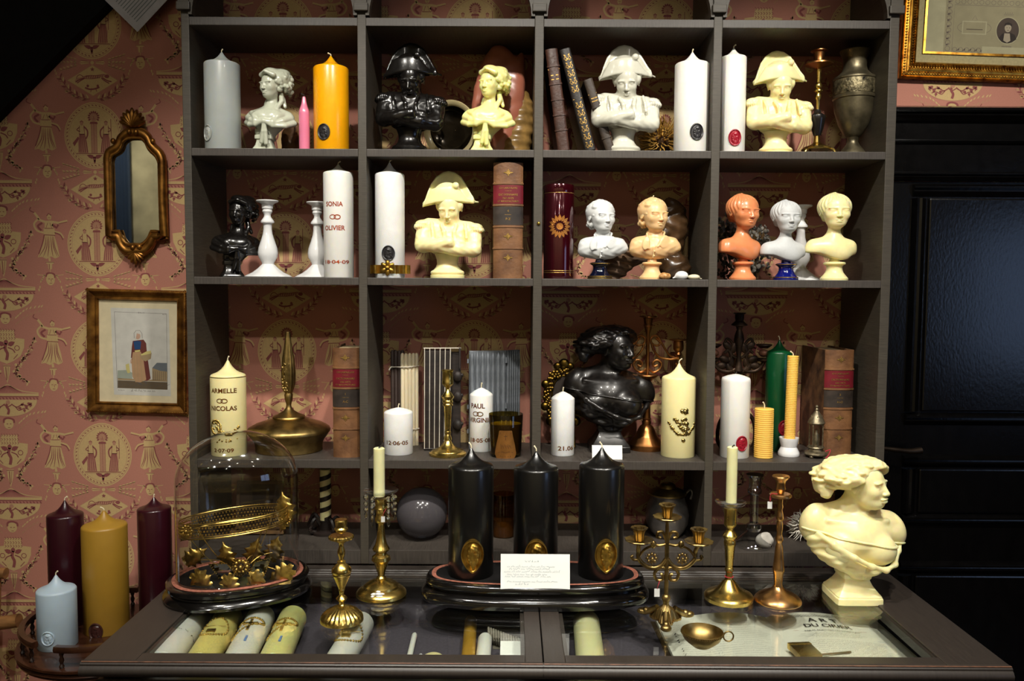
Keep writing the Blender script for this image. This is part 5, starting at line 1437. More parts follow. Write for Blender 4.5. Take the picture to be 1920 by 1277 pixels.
# glass tumbler candle
Y = onshelf(948, 860, 30); k = sc(Y); yb = 855
gol = glassmat('glass_olive', (.46, .38, .14), 1.2, .02, 1.5, .08, (30, 26, 8))
tm = turned('tumbler_candle', 'dark olive glass tumbler candle with a gold label', 948, yb, Y, zS, [('wax_fill', wax('wax_yellow_olive', (176, 154, 24), .3), [(1, 794), (29.2, 794), (29.3, 802), (27.5, 850), (1, 851)][::-1])], cat='candle')
mk('glass', lathe([(28.5 * k, .0006), (29.3 * k, .004), (32.6 * k, (yb - 776) * k), (32.2 * k, (yb - 775) * k), (31.6 * k, (yb - 776) * k), (28.2 * k, .008), (.001, .008)], 44), gol, tm)
for xo in (-8, 0, 9): mk('wick', tube([(xo * k, 0, (yb - 795) * k), (xo * k, 0, (yb - 788) * k)], .0012, 6), wickm, tm)
A = Art()
for i in range(28):
    x_a, x_b = -21 + i * 1.5, -19.5 + i * 1.5
    up_ = lambda x: float(np.interp(abs(x), [0, 11, 12.5, 13.5, 18, 20, 21], [20, 20, 19, 10, -8, -18, -24])); dn_ = lambda x: float(np.interp(abs(x), [0, 5, 9, 14, 18, 21], [-38, -36, -37, -34, -32, -25]))
    A.poly([(x_a, dn_(x_a)), (x_b, dn_(x_b)), (x_b, up_(x_b)), (x_a, up_(x_a))], 0, 1)
A.poly([(-10, 16), (10, 16), (10, 14), (-10, 14)], 1, 2); A.line([(0, 12), (0, 2)], 1.0, 1, 2); A.line([(-3, 9), (3, 9)], 1.0, 1, 2)
for i in range(9): A.line([(-9 + i * 2.2, -6 - (i % 3)), (-7.6 + i * 2.2, -14 + (i % 2) * 3)], .7, 1, 2)
A.line([(-14, -22), (-6, -20), (0, -22), (6, -20), (14, -22)], .8, 1, 2)
A.add(scribble(20, 2.5, 5, 1, .5), -10, -30)
artobj('gold_label', A, lambda u, v, h: (lambda p: (p[0], p[1], p[2]))(wrapf((30.9 + (v + 10) * .055) * k, 0, (yb - 822) * k)(u * k, v * k, .0006 + .0003 * h)), [mat('label_gold_print', (190, 130, 66), .35, .7, noise=.2), mat('label_brown_print', (92, 54, 24), .5)], tm)
# ---- third bay
z3 = 3.65
Y = .165; k = sc(Y); of = empty('ornate_brass_frame', (at(1056, 800, Y).x, Y, zS), 'ornate dark brass table frame half hidden behind the black woman bust', 'frame')
cz = at(1056, 742, Y).z - zS
ell_ = lambda rx, rz_, n=48: [(rx * k * math.cos(2 * PI * i / n), 0, cz + rz_ * k * math.sin(2 * PI * i / n)) for i in range(n)]
bko = mat('brass_dark_ornate', (132, 104, 44), .32, 1.0, noise=.4, nscale=60)
mk('rim', join(tube(ell_(34, 52), .005, 8, True), tube(ell_(22, 38), .003, 8, True)), bko, of)
mk('back_plate', prism([(20 * k * math.cos(2 * PI * i / 32), cz + 37 * k * math.sin(2 * PI * i / 32)) for i in range(32)], -.001, .003), mat('frame_dark_plate', (40, 30, 24), .5), of, smooth=False)
it = []
for i in range(110):
    a = 2 * PI * i / 110; q = 1 + .10 * math.cos(8 * a) + .12 * (i % 3 - 1); it.append(sphere((30 * q * k * math.cos(a), -.004, cz + 48 * q * k * math.sin(a)), (.0046, .004, .0052), 6, 5))
for dx, dz, q in ((0, 60, .014), (-12, 56, .01), (12, 56, .01), (-34, 22, .011), (34, 22, .011), (-35, -20, .011), (35, -20, .011), (-24, -48, .012), (24, -48, .012)): it.append(sphere((dx * k, -.003, cz + dz * k), (q, .007, q), 10, 8))
mk('scroll_border', join(*it), bko, of)['kind'] = 'stuff'
mk('foot', join(tube([(-20 * k, -.02, .004), (-18 * k, 0, cz - 46 * k)], .004, 8), tube([(20 * k, -.02, .004), (18 * k, 0, cz - 46 * k)], .004, 8), tube([(0, .03, .004), (0, .004, cz)], .003, 8)), bko, of)
Y = onshelf(1055, 856, 22)
c = candle('pillar_candle', 'slim white candle with the date 21.06 beside the black woman bust', 1055.5, 22, 745, 734, Y, zS, W_pearl, wick=(.009, .1, 0), flat=True)
candle_text(c, [('21.06', 6, 841, 8, 1.3)], Y, zS, letterm)
Y = onshelf(1141, 850, 38)
bust('woman', 'woman_bust', 'black bronze bust of a woman with tousled hair looking right', 1141, 845, 607, Y, zS, B_bronze)
# copper candelabrum
Y = .15; k = sc(Y); yb = 836
cb = turned('copper_candelabrum', 'copper scroll-armed candelabrum behind the black woman bust', 1211.5, yb, Y, zS, [
    ('foot', copperm, zq([(855, 25), (900, 27), (906, 34), (915, 27), (930, 32), (945, 30), (960, 48), (985, 60), (1015, 72), (1030, 82), (1045, 96), (1065, 110), (1080, 124), (1100, 126), (1108, 124), (1117, 120)])),
    ('stem', copperm, zq([(600, 70), (606, 72), (616, 66), (626, 46), (650, 26), (668, 38), (685, 30), (700, 24), (780, 24), (855, 25)])), ('upper_stem', copperm, zq([(270, 26), (290, 22), (320, 12), (600, 12)])),
    ('candle_cup', copperm, zq([(198, 58), (204, 60), (212, 34), (250, 27), (262, 34), (272, 26)]))])
def cup(x, z, m, parent, s=1.0):
    return mk('candle_cup', xf(lathe([(3 * k, -16 * k), (7 * k, -11 * k), (5 * k, -7 * k), (9.5 * k, -2 * k), (10 * k, 6 * k), (9 * k, 14 * k), (17 * k, 16 * k), (17 * k, 17.5 * k), (8 * k, 17 * k)], 24), (x, 0, z), s=s), m, parent)
P = lambda x, y: ((x - 775) / z3 * k, 0, (yb - 530 - y / z3) * k)
for s in (1, -1):
    def Q(x, y): a = P(x, y); return (a[0] * s, a[1], a[2])
    mk('scroll_arm', join(tube(bez([Q(830, 350), Q(860, 380), Q(840, 400), Q(800, 385), Q(800, 345), Q(840, 335), Q(880, 400), Q(930, 470), Q(990, 490)], 8), .0028, 8), tube(bez([Q(800, 380), Q(815, 430), Q(860, 480), Q(930, 495), Q(985, 490), Q(1005, 520), Q(985, 540), Q(970, 520)], 8), .0028, 8),
        tube(bez([Q(845, 535), Q(820, 545), Q(812, 520), Q(840, 500), Q(870, 520), Q(860, 560), Q(820, 585), Q(785, 560)], 8), .0028, 8), tube(bez([Q(985, 490), Q(985, 470)], 4), .004, 8)), copperm, cb)
    q = Q(985, 420); cup(q[0], q[2], copperm, cb)
cardY = atz(1140, 862, zS).y
cd_ = empty('blank_card', (at(1139, 850, cardY).x, cardY + .003, zS), 'small blank white card at the foot of the black woman bust', 'card')
mk('card', box(-29 * sc(0), 29 * sc(0), 0, .0012, 0, 27 * sc(0)), papm, cd_, smooth=False).rotation_euler = (-.18, 0, 0)
Y = onshelf(1273, 860, 32)
c = candle('pillar_candle', 'cream pillar candle with a gold cherub ornament on the third row', 1273, 31.5, 708, 681, Y, zS, W_cream, wick=(.010, .6, .2))
r = c['r']; k = sc(Y); it = []; ff = wrapf(r, .06, at(1275, 800, Y - r).z - zS)
for x, y, q in ((3, 28, 9), (-1, 30, 5), (7, 26, 5), (3, 12, 7), (6, 2, 8), (4, -8, 8), (-4, 4, 6), (-10, 10, 6), (-14, 13, 5), (10, -4, 6), (-2, -4, 7)): it += [((x + rn.uniform(-q, q) * .5) * k, (y + rn.uniform(-q, q) * .5) * k, q * k * .45) for _ in range(5)]
for i in range(24):
    t = i / 23; it.append(((-26 + 54 * t) * k, (6 - 62 * t * (1 - t) * 1.25 - t * 4 + rn.uniform(-2, 2)) * k, rn.uniform(2.2, 3.6) * k))
it.append((2 * k, -26 * k, 4 * k))
mk('cherub_ornament', bumps(it, r, ff), mat('gold_relief', (206, 176, 104), .26, 1.0, noise=.2, nscale=80), c)['kind'] = 'stuff'
# ---- fourth bay
dbr = mat('bronze_dark_old', (72, 54, 40), .5, .7, noise=.4, nscale=40, bump=.3); rball = mat('bronze_reddish', (120, 78, 60), .5, .4, noise=.2)
Y = .165; k = sc(Y); yb = 838; z3 = 4.12
bcn = empty('bronze_candelabrum', (at(1381, yb, Y).x, Y, zS), 'dark old bronze candelabrum behind the white candle with red seal', 'candelabrum')
P = lambda x, y: ((x - 210) / z3 * k, 0, (yb - 560 - y / z3) * k)
mk('stem', lathe([((h_) / z3 * k, (yb - 560 - y / z3) * k) for y, h_ in ((1140, 60), (1100, 70), (1060, 30), (950, 16), (900, 30), (860, 14), (560, 14), (540, 34), (500, 28), (420, 16), (340, 30), (300, 40), (260, 34), (220, 20))], 16), dbr, bcn)
mk('top_cup', lathe([((h_) / z3 * k, (yb - 560 - y / z3) * k) for y, h_ in ((220, 20), (195, 26), (185, 62), (178, 60), (150, 30), (130, 34), (100, 34), (92, 50), (88, 46))], 20), dbr, bcn)
for s in (1, -1):
    def Q(x, y): a = P(210 + s * x, y); return a
    mk('arm', join(tube(bez([Q(8, 560), Q(40, 540), Q(70, 500), Q(60, 430), Q(80, 380), Q(110, 400)], 8), .004, 8), tube(bez([Q(10, 520), Q(80, 545), Q(150, 530), Q(195, 470), Q(200, 440)], 8), .004, 8), tube(bez([Q(20, 440), Q(60, 400), Q(50, 330), Q(90, 290), Q(110, 320)], 8), .0035, 8)), dbr, bcn)
    mk('drip_pan', xf(lathe([(.004, -.004), (52 / z3 * k, .001), (56 / z3 * k, .006), (50 / z3 * k, .004), (.004, 0)], 24), Q(195, 460)), dbr, bcn)
    mk('cup_ball', xf(sphere((0, 0, 0), (42 / z3 * k, 42 / z3 * k, 30 / z3 * k), 14, 10), Q(195, 400)), rball, bcn); mk('cup_rim', xf(lathe([(30 / z3 * k, -.004), (62 / z3 * k, .004), (60 / z3 * k, .006), (30 / z3 * k, .004)], 20), Q(195, 350)), dbr, bcn)
    for (x, y) in ((60, 470), (110, 450), (40, 360), (90, 345), (130, 500), (70, 520)): mk('leaf', xf(sphere((0, 0, 0), (.009, .004, .014), 8, 6), Q(x, y), (0, s * (x * .02 - 1), 0)), dbr, bcn)
mk('side_foot', tube(bez([P(210, 900), P(120, 880), P(70, 960), P(60, 1080), P(90, 1140)], 6), .005, 8), dbr, bcn); mk('side_foot', tube(bez([P(210, 900), P(300, 880), P(345, 960), P(350, 1080), P(330, 1140)], 6), .005, 8), dbr, bcn)
Y = onshelf(1378, 861, 27)
candle('pillar_candle', 'white flat-topped pillar candle with a red seal on the third row', 1380, 27, 708, 701, Y, zS, W_white, (1387, 832, 12, 15), sealr, wick=(.003, .2, 0), wm=wickb, flat=True, soft=.12)
Y = onshelf(1431, 861, 17.5); k = sc(Y); yb = 857
def comb(r, h, pitch, amp):
    pr = []; n = int(h / pitch)
    for i in range(n):
        z = i * pitch; pr += [(r - amp, z + pitch * .02), (r, z + pitch * .3), (r, z + pitch * .7), (r - amp, z + pitch * .98)]
    return pr + [(r * .3, n * pitch), (.0006, n * pitch)]
c = empty('beeswax_candle', (at(1431, 857, Y).x, Y, zS), 'short rolled honeycomb beeswax candle beside the white candle with red seal', 'candle')
mk('wax_body', lathe(comb(17.6 * k, 97 * k, 3.9 * k, .7 * k), 40, mod=lambda t, r, z: r * (1 + .012 * math.cos(30 * t))), W_bee, c, ang=80); mk('wick', wick_mesh(96 * k, .011, -.3), wickm, c)
Y2 = .15; candle('pillar_candle', 'dark green pillar candle behind the tall beeswax taper', 1461, 23.5, 661, 637, Y2, zS, W_green, (1466, 803, 11, 15), sealr, wick=(.008, -.3, 0))
Y = onshelf(1478, 858, 20); k = sc(Y); yb = 853
hc_ = turned('ceramic_holder', 'small white ceramic candle holder under the tall beeswax taper', 1478.5, yb, Y, zS, [('body', porc, [(19, 853), (20, 851), (19.5, 846), (16.5, 840), (14.5, 836), (15.5, 832), (17, 826), (18, 820), (18, 818.5), (16.5, 819), (11, 823), (10.8, 832), (1, 832)])])
c = empty('beeswax_candle', (at(1480, 828, Y).x, Y, zS + (yb - 831.5) * k), 'tall slender honeycomb beeswax taper in a white ceramic holder', 'candle'); c.rotation_euler = (0, .016, 0)
mk('wax_body', lathe(comb(10.3 * k, 170 * k, 3.3 * k, .5 * k), 32, mod=lambda t, r, z: r * (1 + .02 * math.cos(20 * t + z * 2000))), W_bee, c, ang=80); mk('wick', wick_mesh(168 * k, .010, -.6), wickm, c)
Y = .045; k = sc(Y)
p = atz(1588, 856, zS)
dictionary('large scuffed leather dictionary volume at the right end of the third row', (at(1587, 760, .03).x, p.y + .009, zS), 55 * k, 205 * k, .155, '3', 'H-O')
# small metal lantern
Y = onshelf(1530, 860, 14); k = sc(Y); yb = 855; old = mat('metal_old_silver', (150, 138, 112), .42, .8, noise=.35, nscale=80, bump=.2)
ln = turned('reliquary_lantern', 'tiny old metal lantern with a figure inside, before the big book', 1529, yb, Y, zS, [('base', old, [(20, 850), (21, 848), (20, 845), (14, 842), (13, 838), (16, 836), (15, 834), (1, 834)]), ('roof', old, [(15, 791), (16, 789), (13, 782), (9, 774), (5, 769), (3, 766)]), ('finial', old, [(2, 767), (4, 764), (2, 761), (3.4, 758.5), (1, 755.5), (.3, 755)]), ('figure', old, [(5, 835), (6, 832), (4.5, 820), (4.8, 812), (3, 808), (3.2, 803), (.5, 800)])], cat='lantern', n=20)
for a in range(4):
    t = PI / 4 + a * PI / 2; x, y = 13 * k * math.cos(t), 13 * k * math.sin(t)
    mk('post', tube([(x, y, (yb - 835) * k), (x, y, (yb - 788) * k)], 1.2 * k, 8), old, ln); mk('foot', sphere((x * 1.25, y * 1.25, 2.6 * k), (4 * k, 4 * k, 2.8 * k), 8, 6), old, ln)
for a in range(4):
    t = a * PI / 2; mk('arch', tube([(14 * k * (math.cos(t) * math.cos(q) - math.sin(t)), 14 * k * (math.sin(t) * math.cos(q) + math.cos(t)) , 0) for q in ()] or bez([(13 * k * math.cos(t - PI / 4), 13 * k * math.sin(t - PI / 4), (yb - 795) * k), (9.6 * k * math.cos(t), 9.6 * k * math.sin(t), (yb - 776) * k), (13 * k * math.cos(t + PI / 4), 13 * k * math.sin(t + PI / 4), (yb - 795) * k)], 6), 1.5 * k, 8), old, ln)
red = mat('red_thread', (176, 40, 56), .8)
mk('red_tie', tube(bez([(12 * k, -16 * k, 14 * k), (20 * k, -20 * k, 18 * k), (16 * k, -22 * k, 8 * k), (10 * k, -24 * k, 3 * k)], 5), .9 * k, 6), red, ln)

# ================================================================== bottom niche
zS = ZFL
Y = .13; k = sc(Y)
cz0 = empty('striped_candle', (at(611, 1010, Y).x, Y, zS), 'cream candle wound with a dark ribbon in a dark twisted holder', 'candle')
H_ = at(611, 872, Y).z - zS; rr = 10.5 * k
mk('wax_body', lathe([(rr, .012), (rr, H_ - .01), (.001, H_ - .008)], 28), W_cream, cz0)
V, F = [], []; n = 120
for i in range(n):
    t = i / (n - 1) * 4.6 * 2 * PI; z = .03 + (H_ - .05) * i / (n - 1)
    for dz in (0, 9 * k): V.append((rr * 1.03 * math.sin(t), -rr * 1.03 * math.cos(t), z + dz))
for i in range(n - 1): F.append((2 * i, 2 * i + 2, 2 * i + 3, 2 * i + 1))
rbb = mat('ribbon_dark_brown', (38, 28, 24), .45, noise=.2)
mk('ribbon_spiral', (V, F), rbb, cz0)
mk('holder', lathe([(26 * k, 0), (26 * k, .006), (14 * k, .012), (13 * k, .03), (15 * k, .034), (11 * k, .034)], 28), rbb, cz0)
for a, q in ((2.7, 1.0), (.4, .8), (3.9, .9), (5.4, .8)):
    d = Vector((math.cos(a), math.sin(a) * .8, 0))
    pts = bez([d * 10 * k + Vector((0, 0, .02)), d * 26 * k * q + Vector((0, 0, .034 * q + .01)), d * 38 * k * q + Vector((0, 0, .014)), d * 24 * k * q + Vector((0, 0, .007))], 6)
    mk('ribbon_loop', tube(pts, 4 * k, 6), rbb, cz0)
# small picture behind the dome
Y = .12; k = sc(Y); pe = empty('easel_picture', (at(485, 1022, Y).x, Y, zS), 'small dark framed picture on a wooden easel, seen through the glass dome', 'picture'); wdn = mat('easel_wood', (110, 82, 52), .5, noise=.3)
mk('frame', join(box(-44 * k, -38 * k, 0, .008, .012, 100 * k), box(38 * k, 44 * k, 0, .008, .012, 100 * k), box(-38 * k, 38 * k, 0, .008, .012, .02), box(-38 * k, 38 * k, 0, .008, 94 * k, 100 * k)), wdn, pe, smooth=False).rotation_euler = (-.14, 0, 0)
mk('picture', box(-38 * k, 38 * k, .002, .006, .02, 94 * k), mat('dark_portrait', (70, 50, 34), .5, noise=.5, nscale=18), pe, smooth=False).rotation_euler = (-.14, 0, 0)
mk('easel_ledge', box(-50 * k, 50 * k, -.014, .01, .004, .012), wdn, pe, smooth=False); mk('easel_leg', join(box(-40 * k, -36 * k, -.012, .0, 0, .012), box(36 * k, 40 * k, -.012, 0, 0, .012), box(-2 * k, 2 * k, .03, .034, 0, .06)), wdn, pe, smooth=False)
# frosted glass ball
Y = onshelf(791, 1021, 0) + .055; k = sc(Y); R_ = 48.5 * k
gb_ = glassmat('glass_grey_frosted', (.55, .54, .56), 1.0, .12, 1.5, .55, (96, 92, 96))
e = empty('glass_ball', (at(791, 1000, Y).x, Y, zS), 'large grey frosted glass ball in the bottom niche', 'glass ball'); mk('ball', sphere((0, 0, R_), R_, 40, 26), gb_, e); mk('neck_cap', lathe([(R_ * .16, R_ * .02), (R_ * .15, 0.0)], 16), pwg, e)
# jar
Y = .12; k = sc(Y); yb = 1022
jar = turned('glass_jar', 'amber glass jar with brown filling between the black candles', 944, yb, Y, zS, [('filling', mat('jar_filling', (104, 74, 34), .6, noise=.3), [(21, 1021), (21.5, 1018), (21.5, 990), (1, 990)])], cat='jar')
mk('glass', lathe([(23 * k, .0004), (24 * k, .004), (24 * k, 58 * k), (20 * k, 64 * k), (20 * k, 78 * k), (22 * k, 79 * k), (22 * k, 81 * k), (19 * k, 81 * k), (19 * k, 64 * k)], 36, cap=False), glassmat('glass_amber', (.62, .48, .25), 1.1, .02, 1.5), jar)
# pewter pot
Y = .12; k = sc(Y); yb = 1016; pot_m = mat('pewter_pot', (170, 164, 160), .34, .9, noise=.3, nscale=14, rnoise=.08)
pt_ = turned('pewter_pot', 'round-bellied pewter pot with a domed brass lid', 1250, yb, Y, zS, [('body', pot_m, [(22, 1016), (24, 1013), (32, 1004), (39, 990), (41, 974), (38, 956), (33, 944), (32, 938), (35, 933)]), ('lid', brassd, [(35, 935), (36, 932), (30, 927), (16, 922), (14, 916), (10, 913), (1, 912)])], cat='pot', n=44)
mk('handle', tube(bez([(34 * k, 0, (yb - 934) * k), (42 * k, 0, (yb - 926) * k), (47 * k, 0, (yb - 932) * k), (44 * k, 0, (yb - 944) * k)], 6), 2.4 * k, 8), pot_m, pt_)
# glass candlestick
z3 = 3.757; Y = .048; k = sc(Y); yb = 1029
gcl = glassmat('glass_clear_cut', (.92, .93, .93), 5.0, .03, 1.5)
turned('glass_candlestick', 'clear faceted glass candlestick in the bottom niche', 1412, yb, Y, zS, [('stem', gcl, zq([(240, 62), (250, 60), (262, 46), (300, 40), (335, 42), (348, 52), (372, 50), (384, 34), (400, 30), (590, 30)], 827)), ('foot', gcl, zq([(590, 32), (603, 52), (625, 56), (648, 44), (660, 56), (690, 84), (720, 118), (745, 134), (756, 132), (759, 128)], 827))], n=12)
p = atz(1438, 1030, zS); lump('white_stone', 'rough white stone beside the glass candlestick', 'stone', (p.x, p.y + .02, zS), [('stone', mat('stone_white', (206, 200, 190), .8, noise=.15), lambda f: f.ell((0, 0, .016), (.022, .016, .019), (0, .2, .3)) + ripple(f, 130, .0015), (-.03, -.025, -.003), (.03, .025, .045))], h=.0018)
quill = mat('quill_white', (220, 214, 200), .6); p = at(1512, 1005, .09)
spiky('sea_urchin', 'white-quilled sea urchin hidden behind the pale yellow woman bust', (p.x, .10, zS), .034, 200, .022, mat('urchin_core', (90, 80, 76), .8), quill, 9)
# ================================================================== on the glass counter
GZ = CZ - 0.003
zS = GZ
def pyz(px, Y, z):
    """picture row where height z shows at column px, depth Y"""
    a, b = at(px, 1000, Y).z, at(px, 1100, Y).z
    return 1000 + 100 * (z - a) / (b - a)
def ovalsweep(a, b, prof, n=96, p=2.3, closed_top=True):
    """profile (dr, z) swept round a super-ellipse"""
    V, F = [], []; k = len(prof)
    for i in range(n):
        t = 2 * PI * i / n; c, s = math.cos(t), math.sin(t)
        g = (abs(c) ** p + abs(s) ** p) ** (-1 / p)
        for dr, z in prof: V.append((c * g * (a + dr), s * g * (b + dr), z))
    for i in range(n):
        j = (i + 1) % n
        for q in range(k - 1): F.append((i * k + q, j * k + q, j * k + q + 1, i * k + q + 1))
    F.append([i * k for i in range(n)][::-1])
    if closed_top: F.append([i * k + k - 1 for i in range(n)])
    return V, F
ebon = mat('ebonised_base', (15, 13, 12), 0.16, noise=.2, coat=.6); coral = mat('coral_chenille', (160, 96, 76), .9, noise=.25, nscale=120, bump=.4, bscale=300); velv = mat('black_velvet', (12, 10, 10), .9, spec=.2)
domeg = glassmat('dome_glass', (.97, .97, .96), 2.4, .05, 1.45)
# ---- glass dome with wedding crown
DC = Vector((-.575, -.165, GZ)); DA = .42
dm = empty('dome_base', DC, 'oval black wooden base with a coral ring under the glass dome', 'base', rz=DA)
mk('plinth', ovalsweep(.150, .118, [(-.012, 0), (-.002, .004), (.0, .010), (-.004, .017), (-.012, .021), (-.012, .024), (-.006, .029), (-.006, .035), (-.012, .039), (-.02, .039)], closed_top=False), ebon, dm)
mk('coral_ring', ovalsweep(.150, .118, [(-.02, .036), (-.018, .0405), (-.022, .043), (-.028, .0405), (-.03, .036)], closed_top=False), coral, dm)
mk('velvet_top', ovalsweep(.150, .118, [(-.031, .03), (-.031, .0395)]), velv, dm)
for a in (-2.0, -.6, .9, 2.5): mk('bun_foot', sphere((.12 * math.cos(a), .09 * math.sin(a), .004), (.008, .008, .004), 10, 6), ebon, dm)
gd = empty('glass_dome', DC + Vector((0, 0, .0405)), 'tall oval glass dome covering a gold leaf crown', 'glass dome', rz=DA)
pr = [(-.024, 0)] + [(-.024 - .002 * t, .20 * t) for t in (.5, 1.0)]
Hd = at(448, 808, -.165).z - GZ - .0405
for i in range(1, 13):
    t = PI / 2 * i / 12; pr.append((-.026 - .094 * (1 - math.cos(t)) * 1.0, .20 + (Hd - .20) * math.sin(t)))
def dome_shell():
    V, F = [], []; n = 72; k = len(pr)
    for i in range(n):
        t = 2 * PI * i / n; c, s = math.cos(t), math.sin(t); g = (abs(c) ** 2.2 + abs(s) ** 2.2) ** (-1 / 2.2)
        for j, (dr, z) in enumerate(pr):
            f_ = 1.0 if j < 3 else math.cos(PI / 2 * (j - 2) / 12)
            V.append((c * g * .124 * f_, s * g * .092 * f_, z))
    for i in range(n):
        j = (i + 1) % n
        for q in range(k - 1): F.append((i * k + q, j * k + q, j * k + q + 1, i * k + q + 1))
    return V, F
mk('glass', dome_shell(), domeg, gd)
mk('foot_rim', tube([(.124 * math.cos(t) * (abs(math.cos(t)) ** 2.2 + abs(math.sin(t)) ** 2.2) ** (-1 / 2.2), .092 * math.sin(t) * (abs(math.cos(t)) ** 2.2 + abs(math.sin(t)) ** 2.2) ** (-1 / 2.2), .002) for t in [2 * PI * i / 72 for i in range(72)]], .0018, 8, True), domeg, gd)
cr = empty('gold_crown', DC + Vector((0, 0, .0405)), 'gilt wedding crown with leaves, flower and small mirrors inside the dome', 'crown')
def inD(px, py, Y): p = at(px, py, Y); return p - DC - Vector((0, 0, .0405))
cc = inD(438, 977, -.165); ca, cb_, ct = .108, .080, .10
def cpt(t, dz, q=1.0):
    x, y = ca * q * math.cos(t), cb_ * q * math.sin(t)
    X = x * math.cos(.25) - y * math.sin(.25); Y_ = x * math.sin(.25) + y * math.cos(.25)
    return (cc.x + X, cc.y + Y_, cc.z + dz + ct * X - .05 * Y_)
rim = []
for dz in (-.0145, .0145): rim.append(tube([cpt(2 * PI * i / 72, dz) for i in range(72)], .0015, 6, True))
for dz in (-.0105, .0105): rim.append(tube([cpt(2 * PI * i / 72, dz) for i in range(72)], .0008, 5, True))
mk('crown_rim', join(*rim), goldm, cr)
it = []
for i in range(96):
    for q, dz in enumerate((-.0068, 0.0, .0068)): it.append(sphere(cpt(2 * PI * (i + .5 * (q % 2)) / 96, dz), .0021, 6, 4))
for i in range(120): it.append(sphere(cpt(2 * PI * i / 120, .0155), .0013, 5, 4)); it.append(sphere(cpt(2 * PI * i / 120, -.0155), .0013, 5, 4))
mk('filigree', join(*it), goldm, cr)['kind'] = 'stuff'
def gleaf(L, W):
    V, F = [], []; n, m = 22, 9
    for i in range(n + 1):
        u = i / n; w_ = W * (math.sin(PI * min(1, u * .96 + .04)) ** .75) * (1.0 + .24 * math.sin(u * 26)) * (1.15 - .55 * u)
        for j in range(m):
            v = -1 + 2 * j / (m - 1); V.append((v * w_ / 2, -.005 * (1 - v * v) * math.sin(PI * u) - .0022 * math.cos(v * 9 + u * 26 * (1 if v > 0 else 1)) * abs(v) + .006 * u * u, L * (u - abs(v) * .12)))
    for i in range(n):
        for j in range(m - 1): a = i * m + j; F.append((a, a + 1, a + m + 1, a + m))
    return V, F
lf = meshof('leaf', *gleaf(.062, .046), ang=60)
for px, py, Y, ang, s in ((533, 946, -.13, -.15, 1.05), (370, 1040, -.20, -2.15 + PI, .9), (424, 1038, -.18, -.25, .95), (478, 1030, -.16, .3, .95), (516, 1025, -.14, .35, .95), (384, 1095, -.235, PI - .75, .95), (433, 1104, -.245, PI - .25, .85), (475, 1094, -.23, PI + .55, .8), (523, 1080, -.20, PI + 1.1, .95), (530, 985, -.125, PI + .3, .6), (345, 1006, -.19, PI + .6, .5)):
    p = inD(px, py, Y); o = mk('leaf', lf, goldm, cr, loc=(p.x - .031 * s * math.sin(ang), p.y, p.z - .031 * s * math.cos(ang)), rot=(.1, ang, 0)); o.scale = (s, s, s)
def rosette(p, R, n=10):
    out = [sphere((p.x, p.y - .004, p.z), R * .32, 10, 8)]
    for i in range(n): a = 2 * PI * i / n; out.append(sphere((p.x + R * .66 * math.cos(a), p.y, p.z + R * .66 * math.sin(a)), (R * .26, R * .2, R * .26), 8, 6))
    for i in range(n * 2): a = 2 * PI * i / (n * 2); out.append(sphere((p.x + R * .97 * math.cos(a), p.y + .001, p.z + R * .97 * math.sin(a)), R * .09, 6, 4))
    return join(*out)
mk('rosette', rosette(inD(452, 1063, -.215), .018), goldm, cr); mk('rosette', rosette(inD(350, 996, -.21), .015), goldm, cr); mk('rosette', rosette(inD(536, 975, -.13), .013), goldm, cr)
mirm = mat('mirror_silver', (190, 200, 205), .04, 1.0, noise=.02)
def lozenge(pts, Y):
    P = [inD(x, y, Y) for x, y in pts]; V = [tuple(p) for p in P] + [(p.x, p.y + .002, p.z) for p in P]
    return V, [(3, 2, 1, 0), (4, 5, 6, 7), (0, 1, 5, 4), (1, 2, 6, 5), (2, 3, 7, 6), (3, 0, 4, 7)]
for pts in ([(392, 1058), (425, 1057), (444, 1080), (410, 1084)], [(478, 1054), (508, 1046), (497, 1075), (466, 1078)]):
    lo = mk('small_mirror', lozenge(pts, -.213), mirm, cr, smooth=False); P = [inD(x, y, -.2145) for x, y in pts]
    mk('beaded_edge', join(*[sphere(P[i].lerp(P[(i + 1) % 4], q / 7), .0014, 6, 4) for i in range(4) for q in range(7)]), goldm, lo)['kind'] = 'stuff'
b0 = inD(452, 1075, -.19); wires = []
for px, py, Y in ((370, 1050, -.20), (424, 1050, -.18), (478, 1040, -.16), (516, 1035, -.14), (384, 1085, -.235), (433, 1090, -.245), (475, 1085, -.23), (523, 1070, -.20), (452, 1063, -.213)):
    q = inD(px, py, Y); wires.append(tube(bez([b0, (b0 + q) / 2 + Vector((0, 0, .012)), q], 5), .0009, 5))
for t in (.8, 2.4, 3.9, 5.3): q = Vector(cpt(t, -.0145)); wires.append(tube(bez([(b0.x, b0.y, .0), (b0.x * .4 + q.x * .6, q.y * .6 + b0.y * .4, q.z * .45), q], 6), .0011, 5))
mk('wires', join(*wires), goldm, cr)
mk('centre_post', tube([(b0.x, b0.y, 0), b0], .002, 8), goldm, cr)

